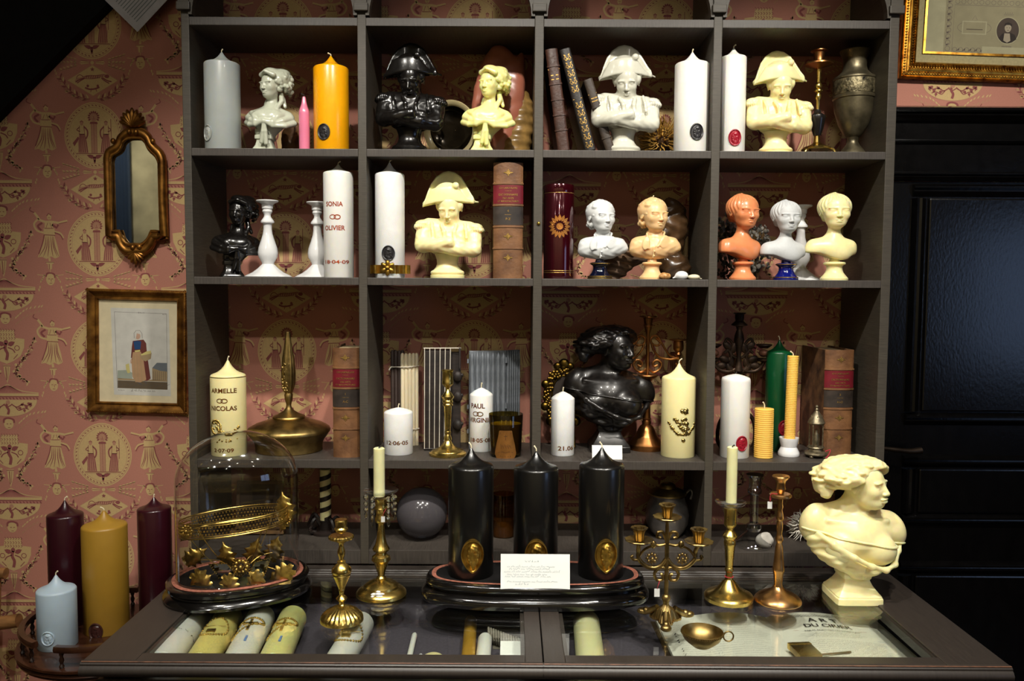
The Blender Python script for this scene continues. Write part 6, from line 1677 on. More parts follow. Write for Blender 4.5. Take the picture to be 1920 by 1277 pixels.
# ---- brass candlesticks in front
z3 = 3.04
Y = -.313; k = sc(Y); yb = pyz(641, Y, GZ)
sc1 = [(445, 34), (452, 37), (458, 35), (490, 33), (498, 40), (508, 38), (515, 28), (522, 24)]
sc2 = [(538, 64), (543, 71), (552, 72), (558, 66), (570, 38), (580, 24)]
sc3 = [(580, 20), (592, 14), (605, 14), (630, 22), (650, 22), (672, 15), (684, 13), (690, 24), (697, 24), (702, 20), (712, 34), (730, 53), (748, 58), (758, 56), (766, 50), (772, 53), (778, 50), (830, 27), (855, 18), (862, 20), (870, 15), (892, 12), (900, 24), (912, 33), (922, 27), (932, 15), (946, 15), (956, 24)]
sc4 = [(952, 22), (968, 58), (985, 88), (1005, 110), (1018, 119), (1026, 124), (1044, 125), (1048, 121)]
def zf(pr, y0, bot=None):
    out = [(h_ / z3, y0 + y / z3) for y, h_ in pr][::-1]
    if bot is not None: out = [(out[0][0], bot)] + [q for q in out if q[1] < bot - .4]
    return out
turned('brass_candlestick', 'small ornate brass candlestick with fluted foot, in front of the dome', 641, yb, Y, GZ, [('socket', brassm, zf(sc1, 820)), ('drip_pan', brassm, zf(sc2, 820)), ('stem', brassm, zf(sc3, 820)), ('foot', brassm, zf(sc4, 820, yb))], mods={'drip_pan': flutes(22, .03), 'foot': lambda t, r, z: r * (1 + .03 * math.cos(26 * t) * (1 if z > .008 else 0))}, n=104)
Y = -.175; k = sc(Y); yb = pyz(717, Y, GZ)
bs = [(330, 37), (336, 36), (342, 33), (372, 33), (384, 39), (395, 31), (420, 27), (436, 34), (455, 36), (466, 32), (474, 20), (482, 18), (560, 25), (598, 35), (612, 44), (624, 50), (634, 46), (644, 30), (655, 33), (668, 52), (688, 56), (705, 42), (740, 31), (765, 22), (785, 20), (794, 29), (804, 28)]
bf = [(800, 26), (812, 52), (822, 78), (838, 100), (850, 104), (858, 122), (872, 140), (880, 145), (892, 146), (896, 142)]
cst = turned('brass_candlestick', 'tall brass candlestick with glass bobeche and crystal drops, holding a pale taper', 715, yb, Y, GZ, [('stem', brassm, zf(bs, 820)), ('foot', brassm, zf(bf, 820, yb))])
clr = glassmat('glass_bobeche', (.93, .94, .92), 1.5, .01, 1.5)
zb = (yb - 915) * k
mk('bobeche', lathe([(11 * k, zb - .003), (20 * k, zb - .0035), (31 * k, zb + .001), (33.5 * k, zb + .004), (32.5 * k, zb + .0045), (20 * k, zb), (11 * k, zb + .001)], 40), clr, cst)
cryst = glassmat('crystal_drop', (.90, .91, .94), 6.0, .01, 1.6)
for a, nn in ((-2.75, 3), (-2.0, 4), (-.9, 4), (-.35, 3), (.9, 3), (2.2, 3)):
    x, y = 29 * k * math.cos(a), 29 * k * math.sin(a); zc = zb - .003; dr = []
    for j in range(nn):
        q = (5.0 - j * .3) * k; zc -= q * 1.15; dr.append(sphere((x, y, zc), (q, q, q * 1.15), 6, 4)); zc -= q * 1.35
    dr.append(lathe([(.0004, zc + .004), (3.2 * k, zc - .003), (2.6 * k, zc - .010), (.0004, zc - .015)], 6)); dr[-1] = ([(v[0] + x, v[1] + y, v[2]) for v in dr[-1][0]], dr[-1][1])
    mk('crystal_drop', join(*dr), cryst, cst, smooth=False)
tagm = mat('price_tag', (226, 226, 222), .8)
def price_tag(parent, x, y, z, s=1.0):
    mk('price_tag', join(box(x - .004 * s, x + .004 * s, y - .0005, y + .0005, z - .013 * s, z - .001)), tagm, parent, smooth=False)
    mk('red_thread', tube(bez([(x, y, z - .002), (x + .002, y - .002, z + .007), (x + .006, y + .004, z + .014)], 5), .0006, 5), red, parent)
price_tag(cst, 6 * k, -13 * k, (yb - 958) * k)
mk('wax_drips', join(*[sphere(((-14 + 22 * rn.random()) * k, (-26 - 14 * rn.random()) * k, (rn.uniform(9, 17)) * k), (rn.uniform(4, 9) * k, rn.uniform(2, 4) * k, rn.uniform(1.5, 3) * k), 8, 6) for _ in range(12)]), W_white, cst)
def taper(label, cx, hw, ytop, ybot, Y, x=None):
    k = sc(Y); zb = at(cx, ybot, Y).z; zt = at(cx, ytop, Y).z
    c = empty('taper_candle', (at(cx, ybot, Y).x if x is None else x, Y, zb), label, 'candle')
    mk('wax_body', lathe([(hw * k, 0), (hw * k, zt - zb - .002), (hw * k * .8, zt - zb - .0005), (.0006, zt - zb - .002)], 32), W_taper, c); mk('wick', wick_mesh(zt - zb - .002, .004, .8), wickb, c)
taper('pale green-cream taper standing in the crystal-hung candlestick', 710.5, 10.6, 839, 930, Y, x=at(711, 900, Y).x)
# ---- black oval stand with three black candles
SX, SY = .051, -.178
st = empty('oval_stand', (SX, SY, GZ), 'long oval black wooden stand carrying three black candles', 'stand')
mk('plinth', ovalsweep(.238, .096, [(-.012, 0), (-.003, .003), (.0, .009), (.0, .016), (-.004, .022), (-.011, .026), (-.015, .028), (-.014, .031), (-.010, .036), (-.010, .043), (-.014, .048), (-.022, .050)], p=2.7, closed_top=False), ebon, st)
mk('coral_ring', ovalsweep(.238, .096, [(-.022, .046), (-.022, .0505), (-.027, .051), (-.031, .0495)], p=2.7, closed_top=False), coral, st)
mk('velvet_top', ovalsweep(.238, .096, [(-.031, .04), (-.031, .0497)], p=2.7), velv, st)
STZ = GZ + .0497
camg = mat('cameo_gold', (202, 160, 74), .4, 1.0, noise=.25, nscale=90)
for cx, hw, yr, ya, Y, lb in ((883, 43, 874, 840, -.183, 'big black pillar candle with gold cameo, leftmost on the oval stand'), (1005.5, 42.3, 877, 846, -.150, 'big black pillar candle with gold cameo, middle of the oval stand behind the card'), (1128, 43, 872, 839, -.183, 'big black pillar candle with gold cameo, rightmost on the oval stand')):
    c = candle('pillar_candle', lb, cx, hw, yr, ya, Y, STZ, W_black, wick=(.010, .5, 2.5), group='black candles on the oval stand', x=at(cx + (0 if cx < 950 else -1), 980, Y).x)
    r = c['r']; kk = sc(Y - r)
    mk('gold_cameo', oval_disc(r, .12 if cx != 1005.5 else .0, at(cx, 1041, Y - r).z - STZ, 21.5 * kk, 32 * kk, .007, point=True, n=48, m=22), camg, c, ang=60)
cdY = -.262; p = at(1003.5, 1110, cdY)
cw = empty('handwritten_card', (p.x, cdY, p.z), 'white handwritten card leaning in front of the middle black candle', 'card'); cw.rotation_euler = (-.16, 0, 0)
k = sc(cdY); mk('card', box(-66.5 * k, 66.5 * k, 0, .001, 0, 71 * k), papm, cw, smooth=False)
A = Art()
for i, (x, y, wd) in enumerate(((-20, 56, 32), (-54, 46, 100), (-50, 41.5, 88), (-60, 36.5, 108), (-54, 31.5, 84), (-58, 27.5, 88), (-54, 18, 100), (-38, 13, 28))): A.add(scribble(wd, 2.6, 30 + i, 0, .55), x, y)
artobj('handwriting', A, lambda u, v, h: (u * k, -.0002 * h, v * k), [mat('ink_pale_blue', (140, 164, 168), .9)], cw)['kind'] = 'stuff'
# ---- three-armed candelabrum
Y = -.305; k = sc(Y); yb = pyz(1248, Y, GZ); z3 = 3.755
cn = empty('brass_candelabrum', (at(1248, yb, Y).x, Y, GZ), 'old brass three-armed candelabrum with scrolls, flowers and clawed tripod foot', 'candelabrum')
P = lambda x, y, d=0.0: ((x - 335) / z3 * k, d, (yb - 900 - y / z3) * k)
aged = mat('brass_antique', (176, 148, 92), .36, 1.0, noise=.3, nscale=50, rnoise=.1)
zt_ = lambda y: (yb - 900 - y / z3) * k
mk('foot', lathe([(92 / z3 * k, .0012), (98 / z3 * k, .006), (88 / z3 * k, zt_(985)), (66 / z3 * k, zt_(930)), (44 / z3 * k, zt_(895)), (26 / z3 * k, zt_(880)), (20 / z3 * k, zt_(868))], 72, mod=lambda t, r, z: r * (1 + (.34 * math.cos(3 * (t - .35)) * max(0, 1 - z / .03)) + .05 * math.cos(21 * t))), aged, cn)
for a in (.35, .35 + 2 * PI / 3, .35 + 4 * PI / 3):
    d = Vector((math.cos(a), math.sin(a), 0))
    mk('claw', join(tube(bez([d * .018 + Vector((0, 0, .022)), d * .034 + Vector((0, 0, .012)), d * .048 + Vector((0, 0, .006))], 5), .0065, 10), sphere(d * .052 + Vector((0, 0, .0065)), (.011, .009, .0065), 12, 8), sphere(d * .044 + Vector((0, 0, .011)), (.007, .008, .006), 10, 6)), aged, cn)
mk('stem', join(tube([P(335, 870), P(335, 845), P(335, 800), P(335, 540), P(335, 400), P(333, 255)], .004, 12, taper=[.0055, .0065, .0042, .0042, .0042, .003]), sphere(P(335, 825), .0085, 14, 10)), aged, cn)
def petal_pan(p, r, nl, tilt=0.0):
    return xf(lathe([(r * .15, -.003), (r * .7, -.001), (r, .004), (r * .97, .005), (r * .6, .0015), (r * .12, .001)], 60, mod=lambda t, q, z: q * (1 + .08 * abs(math.cos(nl * t / 2)) * (q > r * .5))), p, (tilt, 0, 0))
def flower_cup(p, r, h_):
    return xf(lathe([(r * .45, 0), (r * .62, h_ * .1), (r * .72, h_ * .6), (r * .9, h_ * .85), (r * 1.15, h_ * .95), (r * 1.12, h_), (r * .7, h_ * .95), (r * .55, h_ * .4)], 60, mod=lambda t, q, z: q * (1 + .05 * math.cos(10 * t))), p)
for x, y, d in ((333, 245, 0), (128, 400, -.012), (545, 400, -.02)):
    mk('petal_pan', petal_pan(P(x, y, d), 26 * k, 9, 0), aged, cn); q = P(x, y, d); mk('candle_cup', flower_cup((q[0], q[1], q[2] + .001), 14 * k, 27 * k), aged, cn)
for s, ex in ((-1, 128), (1, 545)):
    q = lambda x, y, d=0.0: P(335 + s * x, y, d)
    E2 = P(ex, 410, -.012 if s < 0 else -.02)
    mk('arm', join(tube(bez([q(6, 540), q(40, 585), q(90, 605), q(150, 590), q(200, 540), q(205, 480), E2], 8), .0042, 10), tube(bez([q(196, 545), q(235, 545), q(255, 525), q(240, 515)], 6), .0028, 8), tube(bez([q(10, 430), q(60, 440), q(100, 425), q(95, 410)], 6), .003, 8), tube(bez([q(100, 440), q(160, 470), q(200, 520)], 6), .0025, 8)), aged, cn)
    mk('lower_scroll', (tube(bez([q(8, 610), q(40, 600), q(85, 640), q(70, 690), q(30, 690), q(28, 655), q(45, 650)], 8), .0032, 8)), aged, cn); mk('upper_scroll', (tube(bez([q(6, 400), q(30, 345), q(65, 345), q(70, 375), q(45, 385)], 8), .0032, 8)), aged, cn)
    mk('flower', rosette(Vector(q(110, 530, -.004)), .0125, 8), aged, cn); mk('leaf_knob', sphere(q(100, 430, -.003), (.006, .004, .008), 8, 6), aged, cn)
x, y, z = P(265, 745); price_tag(cn, x, -.006, z, 1.3)
# ---- tastevin
Y = -.418; k = sc(Y); tv = empty('tastevin', (at(1316, pyz(1316, Y, GZ), Y).x, Y, GZ), 'small brass tasting bowl with ring handle over the open book', 'bowl')
r = 40 * k; mk('bowl', lathe([(r * .42, 0), (r * .45, .001), (r * .62, .006), (r * .86, .014), (r * .97, .023), (r, .028), (r * .97, .0285), (r * .92, .023), (r * .8, .0155), (r * .5, .0075), (.0005, .005)], 56), brassd, tv)
mk('beading', join(*[sphere((r * .99 * math.cos(2 * PI * i / 56), r * .99 * math.sin(2 * PI * i / 56), .0255), .0014, 6, 4) for i in range(56)]), brassd, tv)['kind'] = 'stuff'
mk('ring_handle', tube([(r * 1.0 + .009 + .009 * math.cos(t), -.004, .020 + .009 * math.sin(t)) for t in [2 * PI * i / 24 for i in range(24)]], .0014, 8, True), brassd, tv)
# ---- two more candlesticks on the right
z3 = 2.902
Y = -.19; k = sc(Y); yb = pyz(1365, Y, GZ)
b3 = [(365, 38), (372, 36), (440, 33), (452, 36), (462, 34), (475, 22), (490, 18), (505, 34), (518, 42), (530, 40), (545, 29), (552, 32), (558, 33), (572, 33), (580, 29), (700, 20), (706, 24), (718, 24), (726, 18), (755, 19), (768, 24)]
b3f = [(765, 22), (780, 36), (815, 62), (832, 88), (842, 112), (850, 128), (860, 135), (888, 136), (892, 132)]
cst = turned('brass_candlestick', 'bright brass candlestick with glass bobeche and pale taper, right of the candelabrum', 1366, yb, Y, GZ, [('stem', brassm, zf(b3, 820)), ('foot', brassm, zf(b3f, 820, yb))])
zb = (yb - 939) * k
mk('bobeche', lathe([(11 * k, zb - .004), (19 * k, zb - .004), (27 * k, zb + .002), (29.5 * k, zb + .006), (28.5 * k, zb + .0065), (18 * k, zb), (11 * k, zb + .0005)], 40), clr, cst)
mk('red_thread', tube([(8 * k * math.cos(t), 8 * k * math.sin(t), (yb - 1079) * k) for t in [2 * PI * i / 20 for i in range(20)]], .0008, 6, True), red, cst)
taper('pale green-cream taper leaning in the bright brass candlestick', 1371, 10, 837, 942, Y)
Y = -.20; k = sc(Y); yb = pyz(1457, Y, GZ)
b4 = [(184, 44), (190, 47), (197, 44), (210, 30), (228, 25), (258, 28), (272, 20), (282, 17)]
b4p = [(284, 52), (290, 60), (298, 61), (304, 54), (312, 20)]
b4s = [(312, 15), (340, 13), (358, 17), (375, 12), (392, 16), (408, 19), (424, 21), (438, 14), (455, 18), (480, 18), (508, 14), (525, 18), (538, 23), (550, 20), (562, 14), (580, 20), (640, 25), (700, 31), (712, 34), (722, 31), (745, 26), (790, 22), (808, 26)]
b4f = [(806, 26), (820, 36), (835, 62), (848, 90), (862, 112), (876, 125), (886, 129), (892, 127)]
cst = turned('bronze_candlestick', 'slender rosy bronze candlestick without candle beside the yellow woman bust', 1458, yb, Y, GZ, [('socket', rosebr, zf(b4, 820)), ('drip_pan', rosebr, zf(b4p, 820)), ('stem', rosebr, zf(b4s, 820)), ('foot', rosebr, zf(b4f, 820, yb))])
price_tag(cst, -21 * k, -.004, (yb - 932) * k, 1.2); mk('red_thread', tube(bez([(-21 * k, -.004, (yb - 930) * k), (-19 * k, -.004, (yb - 918) * k), (-8 * k, -.008, (yb - 917) * k)], 6), .0008, 6), red, cst)
bust('woman', 'woman_bust', 'large pale yellow wax bust of a woman looking right, on the counter', 1592, 1125, 852, -.178, GZ, W_but, x=at(1597, 1120, -.178).x)

# ================================================================== under the glass
def lying(label, x0, y0, x1, y1, r, m, deco=None, group=None, name='decorated_candle', z=None):
    L = math.hypot(x1 - x0, y1 - y0); a = math.atan2(y1 - y0, x1 - x0)
    c = empty(name, (x0, y0, IZ + r), label, 'candle', group); c.rotation_euler = (0, 0, a)
    mk('wax_body', xf(lathe([(r * .9, 0), (r, .003), (r, L - .008), (r * .9, L - .002), (r * .5, L + .004), (.0006, L + .006)], 36), (0, 0, 0), (0, PI / 2, 0)), m, c)
    if deco == 'cross':
        mk('cross', join(box(.10, .104, -.002, .002, r, r + .001), box(L * .42, L * .42 + .05, -.0025, .0025, r - .001, r + .002), box(L * .42 + .03, L * .42 + .035, -.014, .014, r - .003, r + .002)), goldm, c, smooth=False)
        mk('garland', join(*[sphere((L * .35 + .075 * math.sin(t * .7), .022 * math.cos(t * 2), math.sqrt(max(1e-6, r * r - (.022 * math.cos(t * 2)) ** 2))), .0032, 6, 5) for t in [q * .11 for q in range(30)]]), goldm, c)['kind'] = 'stuff'
        mk('blue_ribbon', join(box(L * .22, L * .22 + .022, -.008, -.004, r - .001, r + .001)), mat('ribbon_blue', (90, 140, 210), .5), c, smooth=False)
    if deco == 'gold':
        mk('garland', join(*[sphere((L * .5 + .04 * math.sin(t), .024 * math.cos(t), math.sqrt(max(1e-6, r * r - (.024 * math.cos(t)) ** 2))), .0028, 6, 5) for t in [q * .21 for q in range(30)]]), goldm, c)['kind'] = 'stuff'
        mk('emblem', join(box(L * .38, L * .38 + .012, -.008, .008, r - .002, r + .002), *[tube([(L * .5, 0, r), (L * .5 + .022 * math.cos(q), .022 * math.sin(q), r - .004)], .0007, 5) for q in (-1.2, -.6, 0, .6, 1.2)]), brassd, c, smooth=False)
    if deco == 'text':
        A = scribble(.06, .006, 3, 0, .001); artobj('lettering', A, lambda u, v, h: (L * .42 + v, -.03 + u, math.sqrt(max(1e-6, r * r - (-.03 + u) ** 2)) + .0005), [inkd], c)['kind'] = 'stuff'
    return c
g_ = 'first-communion candles lying under the glass'
W_yel = wax('wax_pale_yellow', (232, 216, 130))
lying('white lettered candle lying under the glass, leftmost', -.628, -.436, -.650, -.20, .029, W_white, 'text', g_)
lying('yellow candle with gold garland lying under the glass', -.562, -.436, -.584, -.20, .028, W_yel, 'gold', g_)
lying('white candle with gold cross lying under the glass', -.494, -.436, -.517, -.20, .028, W_white, 'cross', g_)
lying('yellow-green candle with gold cross lying under the glass', -.430, -.436, -.450, -.205, .028, W_butg, 'cross', g_)
lying('white candle with gold emblem under the glass, beside the small brass candlestick', -.316, -.436, -.304, -.225, .026, W_white, 'gold', g_)
lying('thin white pointed taper under the glass', -.191, -.436, -.195, -.235, .0055, W_white, name='thin_taper')
lying('shorter thin white taper under the glass', -.168, -.436, -.172, -.33, .005, W_white, name='thin_taper')
lying('brownish beeswax taper under the glass near the centre frame', -.078, -.436, -.083, -.18, .013, W_mustard, name='thin_taper')
lying('short fat white candle stub under the glass beside the coil', -.052, -.436, -.05, -.27, .014, W_white, name='candle_stub')
sh_ = empty('wax_egg', (-.142, -.40, IZ), 'pale cream wax egg under the glass by the front rail', 'wax egg'); mk('egg', sphere((0, 0, .02), (.026, .03, .02), 20, 14), W_cream, sh_)
hx = []
for i in range(200): t = i / 199; a = t * 14 * 2 * PI; hx.append((-.045 + .07 * t + .0, -.255 - .06 * t + .013 * math.cos(a), IZ + .0155 + .013 * math.sin(a)))
co = tag(mk('wax_coil', tube(hx, .0024, 6), mat('coil_grey_wax', (140, 132, 120), .6)), 'grey coiled wax taper like a spring under the glass', 'coil')
bx_ = empty('small_box', (.0, -.345, IZ), 'small white cardboard box under the glass by the centre frame', 'box'); mk('body', box(-.018, .022, -.03, .03, .0, .022, .001), papm, bx_, smooth=False); mk('lid', box(-.019, .023, -.031, .031, .022, .028, .001), papm, bx_, smooth=False)
ps = empty('paper_sheet', (-.01, -.23, IZ), 'grey-brown paper sheet lying under the glass behind the coil', 'paper'); mk('sheet', box(-.025, .03, -.06, .05, 0, .0012), mat('paper_greybrown', (116, 108, 96), .9), ps, smooth=False)
lying('thick pale green-cream candle under the glass beside the centre frame', .146, -.436, .156, -.215, .027, W_taper, name='thick_candle')
# open book
bk = empty('open_book', (.548, -.30, IZ), 'open old book with the printed title ART DU CIRIER under the glass', 'book', rz=.02)
pg = mat('book_page', (240, 237, 224), .85, noise=.06, nscale=12)
def page(sg):
    n = 14; V, F = [], []
    for j in range(2):
        for i in range(n + 1):
            t = i / n; x = sg * .235 * t; z = .012 + .014 * math.sin(PI * min(1, t * 1.25)) * (1 - t * .6) - (.004 if t > .9 else 0)
            V += [(x, -.148 if j == 0 else .148, z)]
    for i in range(n + 1): V.append((V[i][0], V[i][1], .001))
    for i in range(n + 1): V.append((V[n + 1 + i][0], V[n + 1 + i][1], .001))
    m = n + 1
    for i in range(n): F += [(i, i + 1, m + i + 1, m + i), (2 * m + i + 1, 2 * m + i, 3 * m + i, 3 * m + i + 1), (2 * m + i, 2 * m + i + 1, i + 1, i), (m + i, m + i + 1, 3 * m + i + 1, 3 * m + i)]
    F += [(n, 2 * m + n, 3 * m + n, m + n)]
    if sg < 0: F = [tuple(reversed(q)) for q in F]
    return V, F
mk('page_block', page(1), pg, bk); mk('page_block', page(-1), pg, bk)
mk('cover', box(-.245, .245, -.153, .153, 0, .001), leao, bk, smooth=False)
A = Art()
A.add(text_art('A R T', .026, .012), .105, .095); A.add(text_art('DU CIRIER', .021, .012), .105, .07); A.line([(.03, .062), (.18, .062)], .0008, 1, 1)
for yy in (.128, .121): 
    for i in range(26): A.line([(.03 + i * .006, yy), (.034 + i * .006, yy + .003), (.036 + i * .006, yy)], .0012, 0, 1)
A.add(text_art('PAR M. DUHAMEL DU MONCEAU', .0075), .105, .05)
for i, wd in enumerate((.14, .15, .13, .09)): A.add(scribble(wd, .003, 60 + i, 0, .0006), .105 - wd / 2, .038 - i * .006)
for i in range(16): A.add(scribble(.18, .0032, 80 + i, 0, .0006), .02, .004 - i * .008)
for i in range(24): A.add(scribble(.19, .0030, 120 + i, 0, .0005), -.215, .10 - i * .0095)
def onpage(u, v, h):
    t = min(1, abs(u) / .235); return (u, v, .0124 + .014 * math.sin(PI * min(1, t * 1.25)) * (1 - t * .6) - (.004 if t > .9 else 0) + .0012 + .0002 * h)
artobj('printed_text', A, onpage, [inkd, mat('ink_red', (170, 60, 50), .9)], bk)['kind'] = 'stuff'
p = atz(1508, 1219, IZ + .03); mb = empty('match_case', (p.x, p.y, IZ + .0225), 'small brass match case lying on the open book', 'box', rz=.1); mk('body', box(-.022, .022, -.03, .022, 0, .012, .002), brassd, mb); mk('lid', box(-.0225, .0225, .014, .026, -.0, .0125, .002), brassm, mb); mk('catch', sphere((0, .027, .007), .003, 8, 6), brassm, mb)
pn = empty('quill_brush', (p.x + .055, p.y - .005, IZ + .023), 'small brown brush lying on the open book beside the match case', 'brush', rz=.2); mk('handle', tube([(-.03, 0, .003), (.035, 0, .003)], .002, 8), wdn, pn); mk('bristles', tube([(-.03, 0, .003), (-.044, 0, .0025)], .003, 8, taper=[.0022, .0035]), leao, pn)
# ================================================================== left: mirror, print, notice, little table
gfr = mat('frame_old_gold', (168, 118, 52), .38, .85, noise=.35, nscale=40, rnoise=.1, dark=(96, 58, 24))
MY = .222
mz = lambda x, y, Y=MY: at(160 + x / 4.258, 200 + y / 4.258, Y)
mc = mz(395, 640)
mi = empty('wall_mirror', (mc.x, .232, mc.z), 'narrow gilt mirror with shell crest on the pink wallpaper', 'mirror')
mloc = lambda x, y, Y=MY: mz(x, y, Y) - Vector((mc.x, .232, mc.z))
top = bez([mloc(*p) for p in ((390, 205), (335, 212), (288, 250), (268, 305), (240, 335))], 6) + bez([mloc(*p) for p in ((225, 342), (192, 365), (178, 415), (180, 470))], 5) + [mloc(186, 760), mloc(195, 1030), mloc(225, 1032), mloc(262, 1032)] + bez([mloc(*p) for p in ((266, 1050), (285, 1105), (330, 1148), (398, 1150))], 6)
right = bez([mloc(*p) for p in ((398, 1150), (460, 1148), (512, 1105), (538, 1050))], 6) + [mloc(545, 1034), mloc(585, 1034), mloc(630, 1032), mloc(622, 760)] + bez([mloc(*p) for p in ((615, 470), (612, 425), (590, 375), (556, 342))], 5) + bez([mloc(*p) for p in ((545, 332), (520, 300), (495, 248), (450, 212), (390, 205))], 6)
path = top[:-1] + right[:-1]
pth = []
for p in path:
    if not pth or (p - pth[-1]).length > .0015: pth.append(p)
mk('frame', tube(pth, .0105, 10, True), gfr, mi)
ctr = Vector((0, 0, 0))
mk('inner_bead', tube([p * .90 + Vector((0, -.004, 0)) for p in pth], .004, 8, True), gfr, mi)
mk('outer_bead', tube([p * 1.055 + Vector((0, .004, 0)) for p in pth], .006, 8, True), gfr, mi)
n = len(pth)
gp = [p * .93 for p in pth]
mk('mirror_glass', ([(p.x, -.004, p.z) for p in gp] + [(p.x, .006, p.z) for p in gp], [tuple(range(n)), tuple(range(2 * n - 1, n - 1, -1))] + [((i + 1) % n, i, n + i, n + (i + 1) % n) for i in range(n)]), mat('mirror_glass', (205, 210, 205), .02, 1.0, noise=.02), mi, smooth=False)
def shellfan(x, y, R, up, nn=9):
    c = mloc(x, y); out = []
    for i in range(nn):
        a = -1.2 + 2.4 * i / (nn - 1); L = R * (1 - .25 * abs(a) / 1.2)
        out.append(xf(sphere((0, 0, 0), (R * .15, R * .2, L * .55), 8, 8), (c.x + math.sin(a) * L * .5, c.y - .004, c.z + up * math.cos(a) * L * .5), (0, a * up, 0)))
    return join(*out)
mk('shell_crest', shellfan(382, 160, 33 * sc(MY), 1), gfr, mi); mk('shell_pendant', shellfan(405, 1160, 23 * sc(MY), -1, 7), gfr, mi)
for x, y in ((350, 200), (405, 203), (378, 1125), (432, 1120), (222, 275), (538, 275)): mk('scroll', sphere(mloc(x, y, MY - .01), (.0065, .006, .0075), 12, 8), gfr, mi)
# framed print
pc = at(259.5, 659, .235); k = sc(.235); W_, H_ = 187 * k, 232 * k
pf = empty('framed_print', (pc.x, .2385, pc.z), 'gilt-framed engraving of a woman with a basket on the papered wall', 'picture'); pf.rotation_euler = (0, .02, 0)
def frame_rails(parent, W, H, prof, m, name='frame_rail'):
    """prof: (inset from outer edge, height off wall); mitred rails"""
    for sx, L, Wd in ((0, W, H), (1, H, W), (2, W, H), (3, H, W)):
        V, F = [], []; kk = len(prof)
        for e in (0, 1):
            for ins, hh in prof:
                x = -L / 2 + ins if e == 0 else L / 2 - ins; z = Wd / 2 - ins
                a = -sx * PI / 2; V.append((x * math.cos(a) - z * math.sin(a) if True else 0, -hh, x * math.sin(a) + z * math.cos(a)))
        F = [(i, i + 1, kk + i + 1, kk + i) for i in range(kk - 1)]
        mk(name, (V, F), m, parent, ang=25)
frame_rails(pf, W_, H_, [(0, 0), (0, .012), (.003, .016), (.006, .0165), (.009, .014), (.014, .011), (.020, .010), (.0225, .012), (.025, .012), (.027, .008), (.027, 0.0)], gfr)
bd_ = []
for s in (1, -1):
    for i in range(60): bd_.append(sphere((-W_ / 2 + W_ * i / 59, -.0155, s * (H_ / 2 - .0035)), (.0021, .0018, .003), 6, 4))
    for i in range(75): bd_.append(sphere((s * (W_ / 2 - .0035), -.0155, -H_ / 2 + H_ * i / 74), (.003, .0018, .0021), 6, 4))
mk('beading', join(*bd_), gfr, pf)['kind'] = 'stuff'
mk('mount', box(-W_ / 2 + .02, W_ / 2 - .02, -.003, -.001, -H_ / 2 + .02, H_ / 2 - .02), mat('mount_cream', (222, 208, 172), .85), pf, smooth=False)
A = Art(); kz = 3.99                                     # artwork in zoom units, centred
u_ = lambda x, y: ((x - 1047) / kz, -(y - 398) / kz)
def Ap(pts, m, h): A.poly([u_(*p) for p in pts], m, h)
Ap([(840, 75), (1275, 75), (1290, 730), (862, 730)], 0, 1)
for a, b in (((868, 105), (1258, 110)), ((868, 105), (888, 680)), ((1258, 110), (1264, 680))): A.line([u_(*a), u_(*b)], .5, 1, 2)
Ap([(890, 620), (1264, 625), (1264, 682), (890, 678)], 2, 2)
for i in range(7): A.line([u_(900 + i * 55, 640), u_(925 + i * 55, 655), u_(950 + i * 55, 640)], .5, 1, 3); A.line([u_(890 + i * 55, 668), u_(920 + i * 55, 655)], .5, 1, 3)
Ap([(890, 545), (960, 540), (1000, 560), (1000, 605), (890, 605)], 3, 2); Ap([(890, 603), (1264, 612), (1264, 622), (890, 618)], 4, 2)
Ap([(1150, 520), (1185, 480), (1262, 480), (1262, 612), (1150, 612)], 4, 2); Ap([(1150, 520), (1185, 480), (1262, 480), (1262, 545), (1210, 540)], 5, 3)
for i in range(7): A.line([u_(1160 + i * 15, 545), u_(1160 + i * 15, 610)], .5, 1, 4)
Ap([(950, 500), (975, 490), (985, 560), (965, 565), (955, 540)], 9, 3)
Ap([(1005, 320), (1085, 308), (1105, 335), (1112, 420), (1138, 600), (1110, 620), (1040, 610), (1010, 440), (990, 450), (998, 360)], 6, 3)   # dress
Ap([(1005, 405), (1065, 400), (1085, 460), (1105, 610), (1060, 632), (1025, 630), (1002, 590), (995, 480)], 7, 4)                              # apron
for x0, x1 in ((1015, 1020), (1035, 1045), (1060, 1075)): A.line([u_(x0, 420), u_((x0 + x1) / 2, 520), u_(x1, 622)], .7, 4, 5)
Ap([(1010, 325), (1040, 318), (1068, 322), (1062, 380), (1020, 385)], 8, 5)                                                                    # blue bodice
A.line([u_(1020, 398), u_(1060, 392)], 3.2, 9, 6)
A.ell(*u_(1042, 275), 5.5, 8, 10, 4); Ap([(1016, 300), (1014, 262), (1030, 242), (1058, 240), (1074, 262), (1078, 300), (1064, 300), (1060, 268), (1036, 262), (1028, 300)], 0, 5)
A.line([u_(1016, 300), u_(1014, 262), u_(1030, 242), u_(1058, 240), u_(1074, 262), u_(1078, 300)], .6, 1, 6)
Ap([(1060, 415), (1146, 405), (1140, 450), (1100, 472), (1068, 455)], 4, 6); Ap([(1065, 420), (1110, 395), (1142, 390), (1140, 412), (1070, 428)], 9, 7)
A.line([u_(1000, 450), u_(990, 470), u_(992, 490)], 2.2, 10, 4); Ap([(1030, 628), (1060, 632), (1075, 650), (1060, 652)], 1, 5); Ap([(1085, 620), (1105, 622), (1110, 640), (1098, 640)], 1, 5)
A.add(scribble(48, 3, 1, 1, .7), -14, -76); A.add(scribble(12, 2, 2, 1, .5), -38, -75); A.add(scribble(12, 2.2, 4, 1, .5), 0, 72); A.add(scribble(7, 1.6, 6, 1, .5), 46, 70)
